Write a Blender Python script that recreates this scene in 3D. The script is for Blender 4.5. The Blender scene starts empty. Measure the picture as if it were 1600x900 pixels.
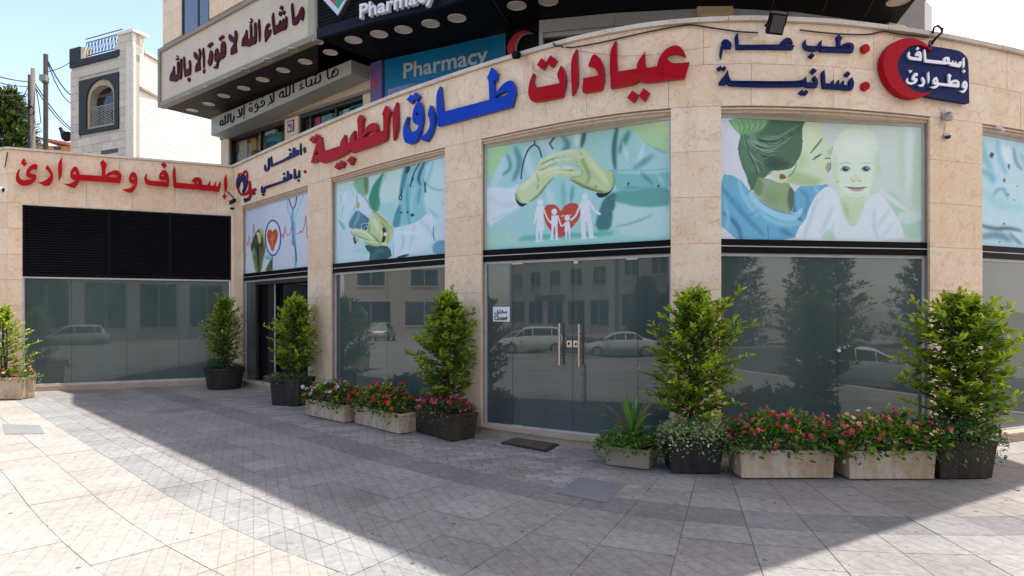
import bpy, bmesh, math, random
import numpy as np
from mathutils import Vector, Matrix
from mathutils.geometry import tessellate_polygon
rnd = random.Random(7)
nrs = np.random.RandomState(5)
C = bpy.context.scene.collection
sc = bpy.context.scene

# ------------------------------------------------------------------ camera, sky, sun, exposure
F = 1000.0; CX = 800.0; HY = 485.0; EYE = 1.6          # focal length and horizon in photo pixels (1600 wide)
cam = bpy.data.cameras.new('camera'); camo = bpy.data.objects.new('camera', cam); C.objects.link(camo)
camo.location = (0, 0, EYE); camo.rotation_euler = (math.radians(90), 0, 0)
cam.sensor_width = 36; cam.lens = 36 * F / 1600; cam.shift_y = (HY - 450) / 1600
cam.clip_end = 3000; cam.clip_start = .05
sc.camera = camo
SUN_EL, SUN_AZ = math.radians(70.7), math.atan2(.95, .313)   # azimuth measured from +Y towards +X
world = bpy.data.worlds.new('World'); sc.world = world; world.use_nodes = True
wn = world.node_tree.nodes; wl = world.node_tree.links
sky = wn.new('ShaderNodeTexSky'); sky.sky_type = 'NISHITA'; sky.sun_disc = False
sky.sun_elevation = SUN_EL; sky.sun_rotation = SUN_AZ; sky.air_density = 1.0; sky.dust_density = 1.1; sky.ozone_density = 1.8
# thin bright haze round the sun's side of the sky, and the camera's warm white balance as one even tint
_tc = wn.new('ShaderNodeTexCoord'); _dp = wn.new('ShaderNodeVectorMath'); _dp.operation = 'DOT_PRODUCT'; _dp.inputs[1].default_value = (math.sin(SUN_AZ) * .80, math.cos(SUN_AZ) * .80, .6)
wl.new(_tc.outputs['Generated'], _dp.inputs[0]); _mr = wn.new('ShaderNodeMapRange'); _mr.interpolation_type = 'SMOOTHSTEP'; _mr.inputs[1].default_value = .1; _mr.inputs[2].default_value = .8; wl.new(_dp.outputs['Value'], _mr.inputs[0])
_mx = wn.new('ShaderNodeMix'); _mx.data_type = 'RGBA'; _mx.blend_type = 'MIX'; wl.new(_mr.outputs[0], _mx.inputs[0]); wl.new(sky.outputs[0], _mx.inputs[6]); _mx.inputs[7].default_value = (4.6, 4.7, 4.9, 1)
_tn = wn.new('ShaderNodeMix'); _tn.data_type = 'RGBA'; _tn.blend_type = 'MULTIPLY'; _tn.inputs[0].default_value = 1; wl.new(_mx.outputs[2], _tn.inputs[6]); _tn.inputs[7].default_value = (1.11, .992, .925, 1)
wl.new(_tn.outputs[2], wn['Background'].inputs[0]); wn['Background'].inputs[1].default_value = .15
sl = bpy.data.lights.new('sun', 'SUN'); sl.energy = 2.85; sl.angle = math.radians(.5); sl.color = (1, .96, .9)
so = bpy.data.objects.new('sun', sl); C.objects.link(so)
sdir = Vector((math.sin(SUN_AZ) * math.cos(SUN_EL), math.cos(SUN_AZ) * math.cos(SUN_EL), math.sin(SUN_EL)))
so.rotation_euler = (-sdir).to_track_quat('-Z', 'Y').to_euler(); so.location = (10, 5, 30)
sc.view_settings.view_transform = 'Standard'; sc.view_settings.look = 'None'; sc.view_settings.gamma = 1
sc.view_settings.exposure = 1.30
sc.cycles.max_bounces = 8; sc.cycles.diffuse_bounces = 4; sc.cycles.transparent_max_bounces = 8

# ------------------------------------------------------------------ helpers
def lin(c):
    return tuple(((v / 255 / 12.92) if v / 255 <= .04045 else ((v / 255 + .055) / 1.055) ** 2.4) for v in c)
def tag(o, label=None, cat=None, group=None, kind=None):
    if label: o['label'] = label
    if cat: o['category'] = cat
    if group: o['group'] = group
    if kind: o['kind'] = kind
    return o
def empty(name, loc=(0, 0, 0), rz=0, **k):
    o = bpy.data.objects.new(name, None); C.objects.link(o); o.location = loc; o.rotation_euler = (0, 0, rz)
    o.empty_display_size = .2
    return tag(o, **k)
def link(name, me, mats=None, parent=None, smooth=False, keep=False):
    o = bpy.data.objects.new(name, me); C.objects.link(o)
    if mats is not None:
        for m in (mats if isinstance(mats, (list, tuple)) else [mats]): me.materials.append(m)
    if smooth:
        me.polygons.foreach_set('use_smooth', [True] * len(me.polygons))
    if parent is not None:
        o.parent = parent
        if keep: o.matrix_parent_inverse = Matrix.LocRotScale(parent.location, parent.rotation_euler, None).inverted()
    return o
class MB:
    """collects shapes, builds them as one mesh object"""
    def __init__(s): s.v = []; s.f = []; s.m = []
    def add(s, vs, fs, mi=0):
        n = len(s.v); s.v += [tuple(v) for v in vs]; s.f += [tuple(i + n for i in f) for f in fs]; s.m += [mi] * len(fs); return s
    def box(s, a, b, mi=0, M=None):
        (x0, y0, z0), (x1, y1, z1) = a, b
        vs = [(x0, y0, z0), (x1, y0, z0), (x1, y1, z0), (x0, y1, z0), (x0, y0, z1), (x1, y0, z1), (x1, y1, z1), (x0, y1, z1)]
        if M is not None: vs = [M @ Vector(v) for v in vs]
        return s.add(vs, [(0, 3, 2, 1), (4, 5, 6, 7), (0, 1, 5, 4), (1, 2, 6, 5), (2, 3, 7, 6), (3, 0, 4, 7)], mi)
    def bar(s, p, q, w, d, up=(0, 0, 1), mi=0):
        p = Vector(p); q = Vector(q); t = (q - p).normalized(); u = Vector(up)
        if abs(t.dot(u)) > .98: u = Vector((1, 0, 0))
        r = t.cross(u).normalized() * w / 2; u = r.cross(t).normalized() * d / 2
        vs = [p - r - u, p + r - u, p + r + u, p - r + u, q - r - u, q + r - u, q + r + u, q - r + u]
        return s.add(vs, [(0, 3, 2, 1), (4, 5, 6, 7), (0, 1, 5, 4), (1, 2, 6, 5), (2, 3, 7, 6), (3, 0, 4, 7)], mi)
    def tube(s, pts, r, n=6, mi=0, cap=True):
        pts = [Vector(p) for p in pts]; rs = r if isinstance(r, (list, tuple)) else [r] * len(pts)
        rings = []; base = len(s.v)
        pu = None
        for i, p in enumerate(pts):
            t = (pts[min(i + 1, len(pts) - 1)] - pts[max(i - 1, 0)]).normalized()
            if pu is None: pu = t.orthogonal().normalized()
            u = (pu - t * pu.dot(t)).normalized(); pu = u; w = t.cross(u)
            for k in range(n):
                a = 2 * math.pi * k / n; s.v.append(tuple(p + (u * math.cos(a) + w * math.sin(a)) * rs[i]))
        for i in range(len(pts) - 1):
            for k in range(n):
                a = base + i * n + k; b = base + i * n + (k + 1) % n
                s.f.append((a, b, b + n, a + n)); s.m.append(mi)
        if cap:
            s.f.append(tuple(base + k for k in range(n))[::-1]); s.m.append(mi)
            e = base + (len(pts) - 1) * n; s.f.append(tuple(e + k for k in range(n))); s.m.append(mi)
        return s
    def lathe(s, prof, n=24, c=(0, 0, 0), mi=0, M=None):
        base = len(s.v)
        for (r, z) in prof:
            for k in range(n):
                a = 2 * math.pi * k / n; v = Vector((c[0] + r * math.cos(a), c[1] + r * math.sin(a), c[2] + z))
                s.v.append(tuple(M @ v if M is not None else v))
        for i in range(len(prof) - 1):
            for k in range(n):
                a = base + i * n + k; b = base + i * n + (k + 1) % n
                s.f.append((a, b, b + n, a + n)); s.m.append(mi)
        s.f.append(tuple(base + k for k in range(n))[::-1]); s.m.append(mi)
        e = base + (len(prof) - 1) * n; s.f.append(tuple(e + k for k in range(n))); s.m.append(mi)
        return s
    def prism(s, plan, z0, z1, mi=0):
        """vertical prism over a plan polygon [(x, y)]"""
        n = len(plan); a = sum(plan[i][0] * plan[(i + 1) % n][1] - plan[(i + 1) % n][0] * plan[i][1] for i in range(n))
        if a < 0: plan = plan[::-1]
        b = len(s.v)
        s.v += [(x, y, z0) for x, y in plan] + [(x, y, z1) for x, y in plan]
        for t in tessellate_polygon([[Vector((x, y, 0)) for x, y in plan]]):
            p = [plan[i] for i in t]
            ar = (p[1][0] - p[0][0]) * (p[2][1] - p[0][1]) - (p[2][0] - p[0][0]) * (p[1][1] - p[0][1])
            if ar < 0: t = t[::-1]
            s.f.append(tuple(b + n + i for i in t)); s.f.append(tuple(b + i for i in t[::-1])); s.m += [mi, mi]
        for i in range(n):
            j = (i + 1) % n; s.f.append((b + i, b + j, b + n + j, b + n + i)); s.m.append(mi)
        return s
    def build(s, name, mats, parent=None, smooth=False, bevel=0, keep=False):
        me = bpy.data.meshes.new(name); me.from_pydata(s.v, [], s.f); me.update()
        ml = mats if isinstance(mats, (list, tuple)) else [mats]
        for m in ml: me.materials.append(m)
        if len(ml) > 1: me.polygons.foreach_set('material_index', s.m)
        if bevel:
            bm = bmesh.new(); bm.from_mesh(me); bmesh.ops.remove_doubles(bm, verts=bm.verts, dist=1e-5)
            bmesh.ops.bevel(bm, geom=[e for e in bm.edges if e.is_manifold and e.calc_face_angle(0) > .5], offset=bevel, segments=2, affect='EDGES', profile=.5)
            bm.to_mesh(me); bm.free()
        return link(name, me, None, parent, smooth, keep)
def copy_tree(o, parent=None):
    c = o.copy(); C.objects.link(c)
    if parent is not None: c.parent = parent
    for ch in list(o.children): copy_tree(ch, c)
    return c

# ------------------------------------------------------------------ materials
def mat(name, col, rough=.7, metal=0, spec=.5, emit=None, **k):
    m = bpy.data.materials.new(name); m.use_nodes = True; b = m.node_tree.nodes['Principled BSDF']
    b.inputs['Base Color'].default_value = (*col, 1); b.inputs['Roughness'].default_value = rough
    b.inputs['Metallic'].default_value = metal; b.inputs['Specular IOR Level'].default_value = spec
    if emit: b.inputs['Emission Color'].default_value = (*emit[0], 1); b.inputs['Emission Strength'].default_value = emit[1]
    return m
class NT:
    def __init__(s, m): s.t = m.node_tree; s.n = s.t.nodes; s.l = s.t.links; s.b = s.n['Principled BSDF']
    def add(s, t, **k):
        n = s.n.new(t)
        for a, v in k.items(): setattr(n, a, v)
        return n
    def coords(s, which='Object', scale=(1, 1, 1), rot=(0, 0, 0)):
        tc = s.add('ShaderNodeTexCoord'); mp = s.add('ShaderNodeMapping'); mp.inputs['Scale'].default_value = scale; mp.inputs['Rotation'].default_value = rot
        s.l.new(tc.outputs[which], mp.inputs[0]); return mp.outputs[0]
    def noise(s, vec, scale, detail=5, rough=.6, dist=0):
        n = s.add('ShaderNodeTexNoise'); n.inputs['Scale'].default_value = scale; n.inputs['Detail'].default_value = detail
        n.inputs['Roughness'].default_value = rough; n.inputs['Distortion'].default_value = dist
        if vec is not None: s.l.new(vec, n.inputs['Vector'])
        return n.outputs['Fac']
    def ramp(s, fac, stops):
        r = s.add('ShaderNodeValToRGB'); e = r.color_ramp.elements
        while len(e) < len(stops): e.new(.5)
        for i, (p, c) in enumerate(stops): e[i].position = p; e[i].color = (*c, 1) if len(c) == 3 else c
        s.l.new(fac, r.inputs[0]); return r.outputs[0]
    def mix(s, fac, a, b, mode='MIX'):
        n = s.add('ShaderNodeMix', data_type='RGBA', blend_type=mode)
        for inp, v in ((n.inputs[0], fac), (n.inputs[6], a), (n.inputs[7], b)):
            if isinstance(v, (int, float)): inp.default_value = v
            elif isinstance(v, tuple): inp.default_value = (*v, 1)
            else: s.l.new(v, inp)
        return n.outputs[2]
    def math(s, op, a, b=None):
        n = s.add('ShaderNodeMath', operation=op)
        for i, v in enumerate((a, b)):
            if v is None: continue
            if isinstance(v, (int, float)): n.inputs[i].default_value = v
            else: s.l.new(v, n.inputs[i])
        return n.outputs[0]
    def bump(s, h, dist=.01, strength=.5):
        n = s.add('ShaderNodeBump'); n.inputs['Distance'].default_value = dist; n.inputs['Strength'].default_value = strength
        s.l.new(h, n.inputs['Height']); s.l.new(n.outputs[0], s.b.inputs['Normal'])
    def base(s, c): s.l.new(c, s.b.inputs['Base Color'])
    def rand(s): return s.add('ShaderNodeObjectInfo').outputs['Random']
def noisy(name, c1, c2, scale=4, rough=.8, bump=.002, spec=.3, pits=0, streak=False, metal=0, objvar=.0):
    m = mat(name, c1, rough, metal, spec); t = NT(m); v = t.coords('Object')
    if streak:
        mp = t.coords('Object', (1, 1, .12)); f = t.noise(mp, scale * 2.2, 4)
    else: f = t.noise(v, scale)
    c = t.ramp(f, [(.3, c1), (.7, c2)])
    f2 = t.noise(v, scale * 9, 4)
    c = t.mix(.35, c, t.ramp(f2, [(.35, tuple(x * .78 for x in c1)), (.65, tuple(min(1, x * 1.12) for x in c2))]))
    if pits:
        f3 = t.noise(v, scale * 14, 3, .5); c = t.mix(t.ramp(f3, [(.27 + .05 * pits, (1, 1, 1)), (.33 + .05 * pits, (0, 0, 0))]), c, tuple(x * .45 for x in c1))
    if objvar:
        r = t.rand(); k = t.math('ADD', t.math('MULTIPLY', r, objvar * 2), 1 - objvar)
        comb = t.add('ShaderNodeCombineColor'); [t.l.new(k, comb.inputs[i]) for i in range(3)]
        c = t.mix(1.0, c, comb.outputs[0], 'MULTIPLY')
    t.base(c)
    if bump: t.bump(f2, bump, .6)
    return m
def stone_mat(name, pale, warm, stain):
    """pinkish cream limestone cladding: cloudy patches, rusty veins, dark pits; every slab a little different"""
    m = mat(name, pale, .62, 0, .35); t = NT(m)
    tc = t.add('ShaderNodeTexCoord'); r = t.rand()
    off = t.add('ShaderNodeVectorMath', operation='ADD'); cb = t.add('ShaderNodeCombineXYZ')
    sc_ = t.math('MULTIPLY', r, 37.0)
    for i in range(3): t.l.new(sc_, cb.inputs[i])
    t.l.new(tc.outputs['Object'], off.inputs[0]); t.l.new(cb.outputs[0], off.inputs[1]); v = off.outputs[0]
    f = t.noise(v, 1.7, 6, .62, .6)
    c = t.ramp(f, [(.30, pale), (.52, tuple((a + b) / 2 for a, b in zip(pale, warm))), (.72, warm)])
    c = t.mix(t.ramp(r, [(.35, (0, 0, 0)), (1, (.75, .75, .75))]), c, warm)
    vein = t.noise(v, 5.5, 7, .68, 2.2)
    c = t.mix(t.ramp(vein, [(.52, (0, 0, 0)), (.62, (.45, .45, .45)), (.74, (.25, .25, .25))]), c, stain)
    w2 = t.noise(v, 11, 5, .7, 3.0)
    c = t.mix(t.ramp(w2, [(.40, (.35, .35, .35)), (.47, (0, 0, 0))]), c, tuple(min(1, x * 1.14) for x in pale))
    p = t.noise(v, 42, 2, .4)
    c = t.mix(t.ramp(p, [(.24, (.8, .8, .8)), (.29, (0, 0, 0))]), c, (.12, .09, .07))
    # drip streaks down the face and splashed dirt near the paving
    mp = t.add('ShaderNodeMapping'); t.l.new(tc.outputs['Object'], mp.inputs[0]); mp.inputs['Scale'].default_value = (1, 1, .09); st = t.noise(mp.outputs[0], 7, 5, .7)
    c = t.mix(t.ramp(st, [(.56, (0, 0, 0)), (.74, (.30,) * 3)]), c, tuple(x * .62 for x in warm))
    sx = t.add('ShaderNodeSeparateXYZ'); t.l.new(tc.outputs['Object'], sx.inputs[0]); low = t.ramp(t.math('ADD', sx.outputs['Z'], t.math('MULTIPLY', t.noise(tc.outputs['Object'], 6, 5), .5)), [(.28, (.55,) * 3), (.62, (0, 0, 0))])
    c = t.mix(low, c, (.26, .20, .15))
    t.base(c); t.bump(t.noise(v, 30, 5), .002, .5)
    return m
STONE = stone_mat('cream stone cladding', (.80, .665, .505), (.72, .50, .315), (.58, .31, .13))
STONE_D = stone_mat('stone trim', (.62, .49, .38), (.55, .40, .29), (.40, .25, .15))
STONE_W = noisy('white house stone', (.60, .54, .46), (.52, .44, .35), 2, .8, .003, objvar=.1)
STONE_W_SUN = noisy('house stone sun tone', (.74, .72, .67), (.69, .66, .60), 2, .8, .003, objvar=.05)  # paler copy of the house stone, sun on the side put into its colour
MORTAR = noisy('mortar', (.34, .27, .21), (.26, .2, .155), 8)
COPING = noisy('coping stone', (.66, .58, .49), (.50, .42, .34), 3, .7, .003, pits=1, objvar=.1)
BLACK = mat('black metal', (.0045, .0045, .005), .5, 0, .08)
BLACK2 = noisy('black slats', (.007, .0075, .009), (.012, .012, .0135), 5, .55, 0, spec=.06)
SOFFIT = noisy('dark soffit', (.0030, .0030, .004), (.0055, .0052, .0052), 2, .6, 0, spec=.1)
SOFFIT_B = noisy('brown soffit boards', (.014, .012, .011), (.024, .021, .019), 2, .6, 0, spec=.15)
NAVYF = mat('blue black fascia', (.010, .012, .024), .5, 0, .1)
CHROME = mat('brushed steel', (.55, .5, .43), .3, 1)
ALU = noisy('aluminium frame', (.55, .54, .52), (.40, .39, .37), 9, .45, 0, spec=.5)
DARKFR = mat('dark frame', (.03, .03, .03), .5)
RED = mat('red letter', (.37, .001, .010), .6, 0, .08); RED.node_tree.nodes['Principled BSDF'].inputs['Coat Weight'].default_value = .0
BRED = mat('bright red letter', (.42, .002, .004), .6, 0, .08)
BLUE = mat('blue letter', (.0005, .046, .42), .6, 0, .08)
NAVY = mat('navy letter', (.002, .011, .085), .6, 0, .08)
NAVYP = mat('navy panel', (.004, .013, .078), .6, 0, .08)
MAROON = mat('maroon letter', (.055, .0015, .005), .7, 0, .06)
WHITE = mat('white letter', (.78, .78, .8), .4)
INK = mat('black letter', (.005, .005, .006), .6, 0, .1)
EDGE = mat('pale letter edge', (.72, .64, .58), .5)
CREAMP = noisy('cream sign board', (.60, .52, .41), (.52, .43, .32), 2.2, .6, 0)
TANFR = noisy('tan sign frame', (.27, .235, .175), (.21, .18, .13), 3, .5, .001)
GREYP = noisy('grey lightbox', (.40, .40, .36), (.34, .34, .31), 1.5, .45, 0)
CABLE = mat('black cable', (.01, .01, .01), .5)
CABLEW = mat('pale conduit', (.48, .42, .36), .6)
PLASTW = mat('white plastic', (.6, .6, .6), .35)
LAMP = mat('frosted downlight', (.62, .55, .48), .5)
def dusty(m, amt=.035):
    """slightly faded, dusty sign faces"""
    t = NT(m); c = tuple(t.b.inputs['Base Color'].default_value)[:3]; v = t.coords('Object', (1, 1, .3)); f = t.noise(v, 3.0, 6, .7)
    t.base(t.mix(t.ramp(f, [(.38, (0, 0, 0)), (.8, (amt,) * 3)]), c, (.45, .38, .32))); rr = t.ramp(f, [(.3, (.42,) * 3), (.7, (.62,) * 3)]); t.l.new(rr, t.b.inputs['Roughness'])
for _m in (RED, BRED, BLUE, NAVY, NAVYP, MAROON): dusty(_m)
def glass_mat(name, tint, rough=.008, ior=1.66):
    m = mat(name, tint, rough); b = m.node_tree.nodes['Principled BSDF']; b.inputs['IOR'].default_value = ior
    t = NT(m); v = t.coords('Object', (1, 1, .35)); f = t.noise(v, 1.1, 4)
    t.base(t.ramp(f, [(.3, tuple(x * .8 for x in tint)), (.7, tuple(x * 1.15 for x in tint))]))
    f2 = t.noise(t.coords('Object'), 3.5, 5); rr = t.ramp(f2, [(.35, (rough,) * 3), (.75, (rough + .02,) * 3)])
    t.l.new(rr, t.b.inputs['Roughness'])
    return m
GLASS = glass_mat('grey green filmed glass', (.070, .094, .087))
GLASS_L = glass_mat('hazy filmed glass', (.070, .100, .093), .012, 1.6)
GLASS_D = glass_mat('dark glass', (.012, .015, .016), .03, 1.5)
GLASS_B = glass_mat('blue sky glass', (.03, .06, .09), .03, 1.9)
def leaf_mat(name, rough=.45, trans=.35):
    m = mat(name, (.05, .1, .02), rough, 0, .4); t = NT(m)
    a = t.add('ShaderNodeAttribute', attribute_name='tint'); c = a.outputs['Color']; t.base(c)
    tr = t.add('ShaderNodeBsdfTranslucent'); t.l.new(t.mix(1.0, c, (1.25, 1.5, .5), 'MULTIPLY'), tr.inputs['Color'])
    ms = t.add('ShaderNodeMixShader'); ms.inputs[0].default_value = trans
    t.l.new(t.b.outputs[0], ms.inputs[1]); t.l.new(tr.outputs[0], ms.inputs[2])
    t.l.new(ms.outputs[0], t.n['Material Output'].inputs['Surface'])
    return m
LEAF = leaf_mat('leaf'); PETAL = leaf_mat('petal', .6, .3)
BARK = noisy('bark', (.10, .07, .045), (.05, .035, .025), 14, .9, .006)
SOIL = noisy('soil', (.04, .028, .02), (.07, .05, .035), 30, 1, .01)
PLANTER = noisy('weathered stone planter', (.64, .55, .42), (.50, .41, .29), 5, .85, .004, streak=True, objvar=.06)
def stained(m, col, amt):
    """rusty run marks and lime bloom down the sides"""
    t = NT(m); src = t.b.inputs['Base Color'].links[0].from_socket; v = t.coords('Object', (1, 1, .22)); f = t.noise(v, 9, 5, .7, .6); g_ = t.noise(t.coords('Object'), 4, 4, .7)
    c = t.mix(t.math('MULTIPLY', t.ramp(f, [(.40, (0, 0, 0)), (.52, (amt,) * 3)]), t.ramp(g_, [(.35, (.2,) * 3), (.65, (1, 1, 1))])), src, col)
    c = t.mix(t.ramp(t.noise(t.coords('Object'), 12, 6, .75), [(.55, (0, 0, 0)), (.7, (.5,) * 3)]), c, (.24, .19, .145)); t.base(c)   # rusty run
stained(PLANTER, (.42, .25, .13), .8)
POT_D = noisy('dark weathered pot', (.018, .018, .018), (.055, .050, .046), 3, .6, .002, streak=True, spec=.15)
POT_B = noisy('dark brown metal pot', (.022, .018, .015), (.075, .052, .038), 3, .6, .002, streak=True, spec=.15)

# ------------------------------------------------------------------ photo pixel -> place
def zs(v, xs, ys): return float(np.interp(v, xs, ys))
def catmull(xs, ys, x):
    """smooth interpolation of a table"""
    i = int(np.clip(np.searchsorted(xs, x) - 1, 0, len(xs) - 2)); x0, x1 = xs[i], xs[i + 1]; h = x1 - x0; t = (x - x0) / h
    def sl(k):
        if k == 0: return (ys[1] - ys[0]) / (xs[1] - xs[0])
        if k == len(xs) - 1: return (ys[-1] - ys[-2]) / (xs[-1] - xs[-2])
        return (ys[k + 1] - ys[k - 1]) / (xs[k + 1] - xs[k - 1])
    m0, m1 = sl(i) * h, sl(i + 1) * h
    return (2*t**3-3*t*t+1)*ys[i] + (t**3-2*t*t+t)*m0 + (-2*t**3+3*t*t)*ys[i+1] + (t**3-t*t)*m1
HX = [365, 495, 600, 675, 750, 850, 912, 1000, 1080, 1150, 1200, 1300, 1375, 1450, 1525, 1600, 1700, 1800]
HT = [225, 284, 328, 355, 380, 410, 426, 443, 451.5, 454.5, 454.2, 449.5, 441.5, 431, 417, 400, 372, 341]
TOP = 4.768
def plan_main(x):
    Z = F * (TOP - EYE) / catmull(HX, HT, x); return ((x - CX) / F * Z, Z)
ZA = F * (TOP - EYE) / 254.0; ZB = F * (TOP - EYE) / 225.0
WING_A = ((12 - CX) / F * ZA, ZA); WING_B = plan_main(365)
class Line:
    """a vertical plane over the plan segment a-b; n points to the camera side"""
    def __init__(s, a, b):
        s.a = Vector(a); s.b = Vector(b); d = (s.b - s.a); s.len = d.length; s.d = d / s.len; s.n = Vector((s.d.y, -s.d.x))
        if s.n.dot(-s.a) < 0: s.n = -s.n
    def off(s, o): return Line(s.a + s.n * o, s.b + s.n * o)
    def hit(s, x):
        k = (x - CX) / F       # X = k * Z
        den = s.d.x - k * s.d.y; t = (k * s.a.y - s.a.x) / den
        p = s.a + s.d * t; return p, t
    def px(s, x, y, off=0):
        p, t = s.hit(x); q = p + s.n * off; return Vector((q.x, q.y, EYE + (HY - y) / F * p.y))
    def at(s, t, z, off=0):
        q = s.a + s.d * t + s.n * off; return Vector((q.x, q.y, z))
def ground_pt(x, y, h=0):
    Z = F * (EYE - h) / (y - HY); return Vector(((x - CX) / F * Z, Z, h))
# facade curve, sampled by arc length
_px = np.linspace(365, 1800, 900); _pl = np.array([plan_main(x) for x in _px])
_s = np.concatenate([[0], np.cumsum(np.linalg.norm(np.diff(_pl, axis=0), axis=1))])
def S(x): return float(np.interp(x, _px, _s))
def facade(s, off=0):
    X = float(np.interp(s, _s, _pl[:, 0])); Y = float(np.interp(s, _s, _pl[:, 1])); e = .12
    d = Vector((float(np.interp(s + e, _s, _pl[:, 0]) - np.interp(s - e, _s, _pl[:, 0])), float(np.interp(s + e, _s, _pl[:, 1]) - np.interp(s - e, _s, _pl[:, 1])))).normalized()
    n = Vector((d.y, -d.x)); return Vector((X, Y)) + n * off, n
class Curve:
    def px(s, x, y, off=0):
        p0, _ = facade(S(x)); p, _ = facade(S(x), off); return Vector((p.x, p.y, EYE + (HY - y) / F * p0.y))
FAC = Curve()
def curved_box(mb, s0, s1, z0, z1, o0, o1, step=.3, mi=0, fn=facade):
    """slab that follows the curved wall: from arc length s0 to s1, offset o0 (inner) to o1 (outer)"""
    n = max(1, int(math.ceil((s1 - s0) / step))); vs = []
    for i in range(n + 1):
        s = s0 + (s1 - s0) * i / n; a, _ = fn(s, o0); b, _ = fn(s, o1)
        vs += [(a.x, a.y, z0), (b.x, b.y, z0), (b.x, b.y, z1), (a.x, a.y, z1)]
    fs = []
    for i in range(n):
        k = 4 * i
        fs += [(k + 1, k + 5, k + 6, k + 2), (k, k + 3, k + 7, k + 4), (k + 3, k + 2, k + 6, k + 7), (k, k + 4, k + 5, k + 1)]
    fs += [(0, 1, 2, 3), (4 * n, 4 * n + 3, 4 * n + 2, 4 * n + 1)]
    return mb.add(vs, fs, mi)
def line_box(mb, L, t0, t1, z0, z1, o0, o1, mi=0):
    vs = [L.at(t0, z0, o0), L.at(t1, z0, o0), L.at(t1, z0, o1), L.at(t0, z0, o1), L.at(t0, z1, o0), L.at(t1, z1, o0), L.at(t1, z1, o1), L.at(t0, z1, o1)]
    return mb.add(vs, [(0, 1, 2, 3), (4, 7, 6, 5), (0, 4, 5, 1), (1, 5, 6, 2), (2, 6, 7, 3), (3, 7, 4, 0)], mi)
# ------------------------------------------------------------------ clinic building (curved stone front and left wing)
clinic = empty('clinic_building', (0, 7, 0), label='single storey clinic front of cream stone slabs with curved wall and parapet', cat='building')
def ck(mb, name, mats, **k): return mb.build(name, mats, clinic, keep=True, **k)
SE = S(1790)
WIN = [(378, 481), (517, 695), (752, 1048), (1127, 1453), (1535, 1760)]
HEAD = 3.83; WTOP = 3.765; ADB = 2.385; BARB = 2.235; SILL = .10
# wall core behind the slabs
mb = MB(); curved_box(mb, 0.0, SE, HEAD, 4.745, -.32, -.032)
prev = 365
for a, b in WIN + [(1790, 1790)]:
    if S(a) - S(prev) > .02: curved_box(mb, S(prev), S(a), -.02, HEAD, -.40, -.032)
    prev = b
for a, b in WIN: curved_box(mb, S(a), S(b), -.02, SILL - .012, -.40, -.01)
ck(mb, 'wall', MORTAR)
# parapet courses
def course(z0, z1, w, start, lo=0.0, hi=SE, nm='stone_slab'):
    s = lo; cut = lo + start
    while s < hi - .05:
        e = min(cut, hi)
        if hi - e < .25: e = hi
        m_ = MB(); j = rnd.uniform(0, .003); curved_box(m_, s + .002, e - .002, z0 + .002, z1 - .002, -.03, j)
        o = ck(m_, nm, STONE); s = e; cut = e + w * rnd.uniform(.9, 1.1)
course(4.285, 4.74, 1.05, .7); course(HEAD, 4.285, .92, .42)
# pillars, slab by slab
prev = 365
for a, b in WIN:
    if a - prev > 0:
        zc = [-.02, .33, .83, 1.33, 1.83, 2.33, 2.84, 3.34, HEAD]
        for i in range(8):
            m_ = MB(); curved_box(m_, S(prev) + .001, S(a) - .001, zc[i] + .0015, zc[i + 1] - .0015, -.03, rnd.uniform(-.001, .002)); ck(m_, 'stone_slab', STONE)
    prev = b
# coping stones on the curved parapet
s = 0
while s < SE - .1:
    e = min(SE, s + rnd.uniform(.55, .68)); m_ = MB(); curved_box(m_, s + .0015, e - .0015, 4.742, 4.79, -.36, .045 + rnd.uniform(-.003, .003)); ck(m_, 'coping_stone', COPING); s = e
# lintel moulding and sills
for k, (a, b) in enumerate(WIN):
    m_ = MB(); curved_box(m_, S(a) - .0, S(b) + .0, WTOP, HEAD - .002, -.24, -.035); ck(m_, 'lintel', STONE_D)
    m_ = MB(); curved_box(m_, S(a) + .002, S(b) - .002, WTOP + .03, HEAD - .02, -.02, -.002 - .012 + .014); ck(m_, 'lintel', STONE_D)
    m_ = MB(); curved_box(m_, S(a) + .003, S(b) - .003, SILL - .012, SILL + .012, -.30, .05); ck(m_, 'sill', STONE_D)
    m_ = MB(); curved_box(m_, S(a) + .003, S(b) - .003, -.015, SILL - .014, -.01, .03); ck(m_, 'sill', STONE_D)

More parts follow.
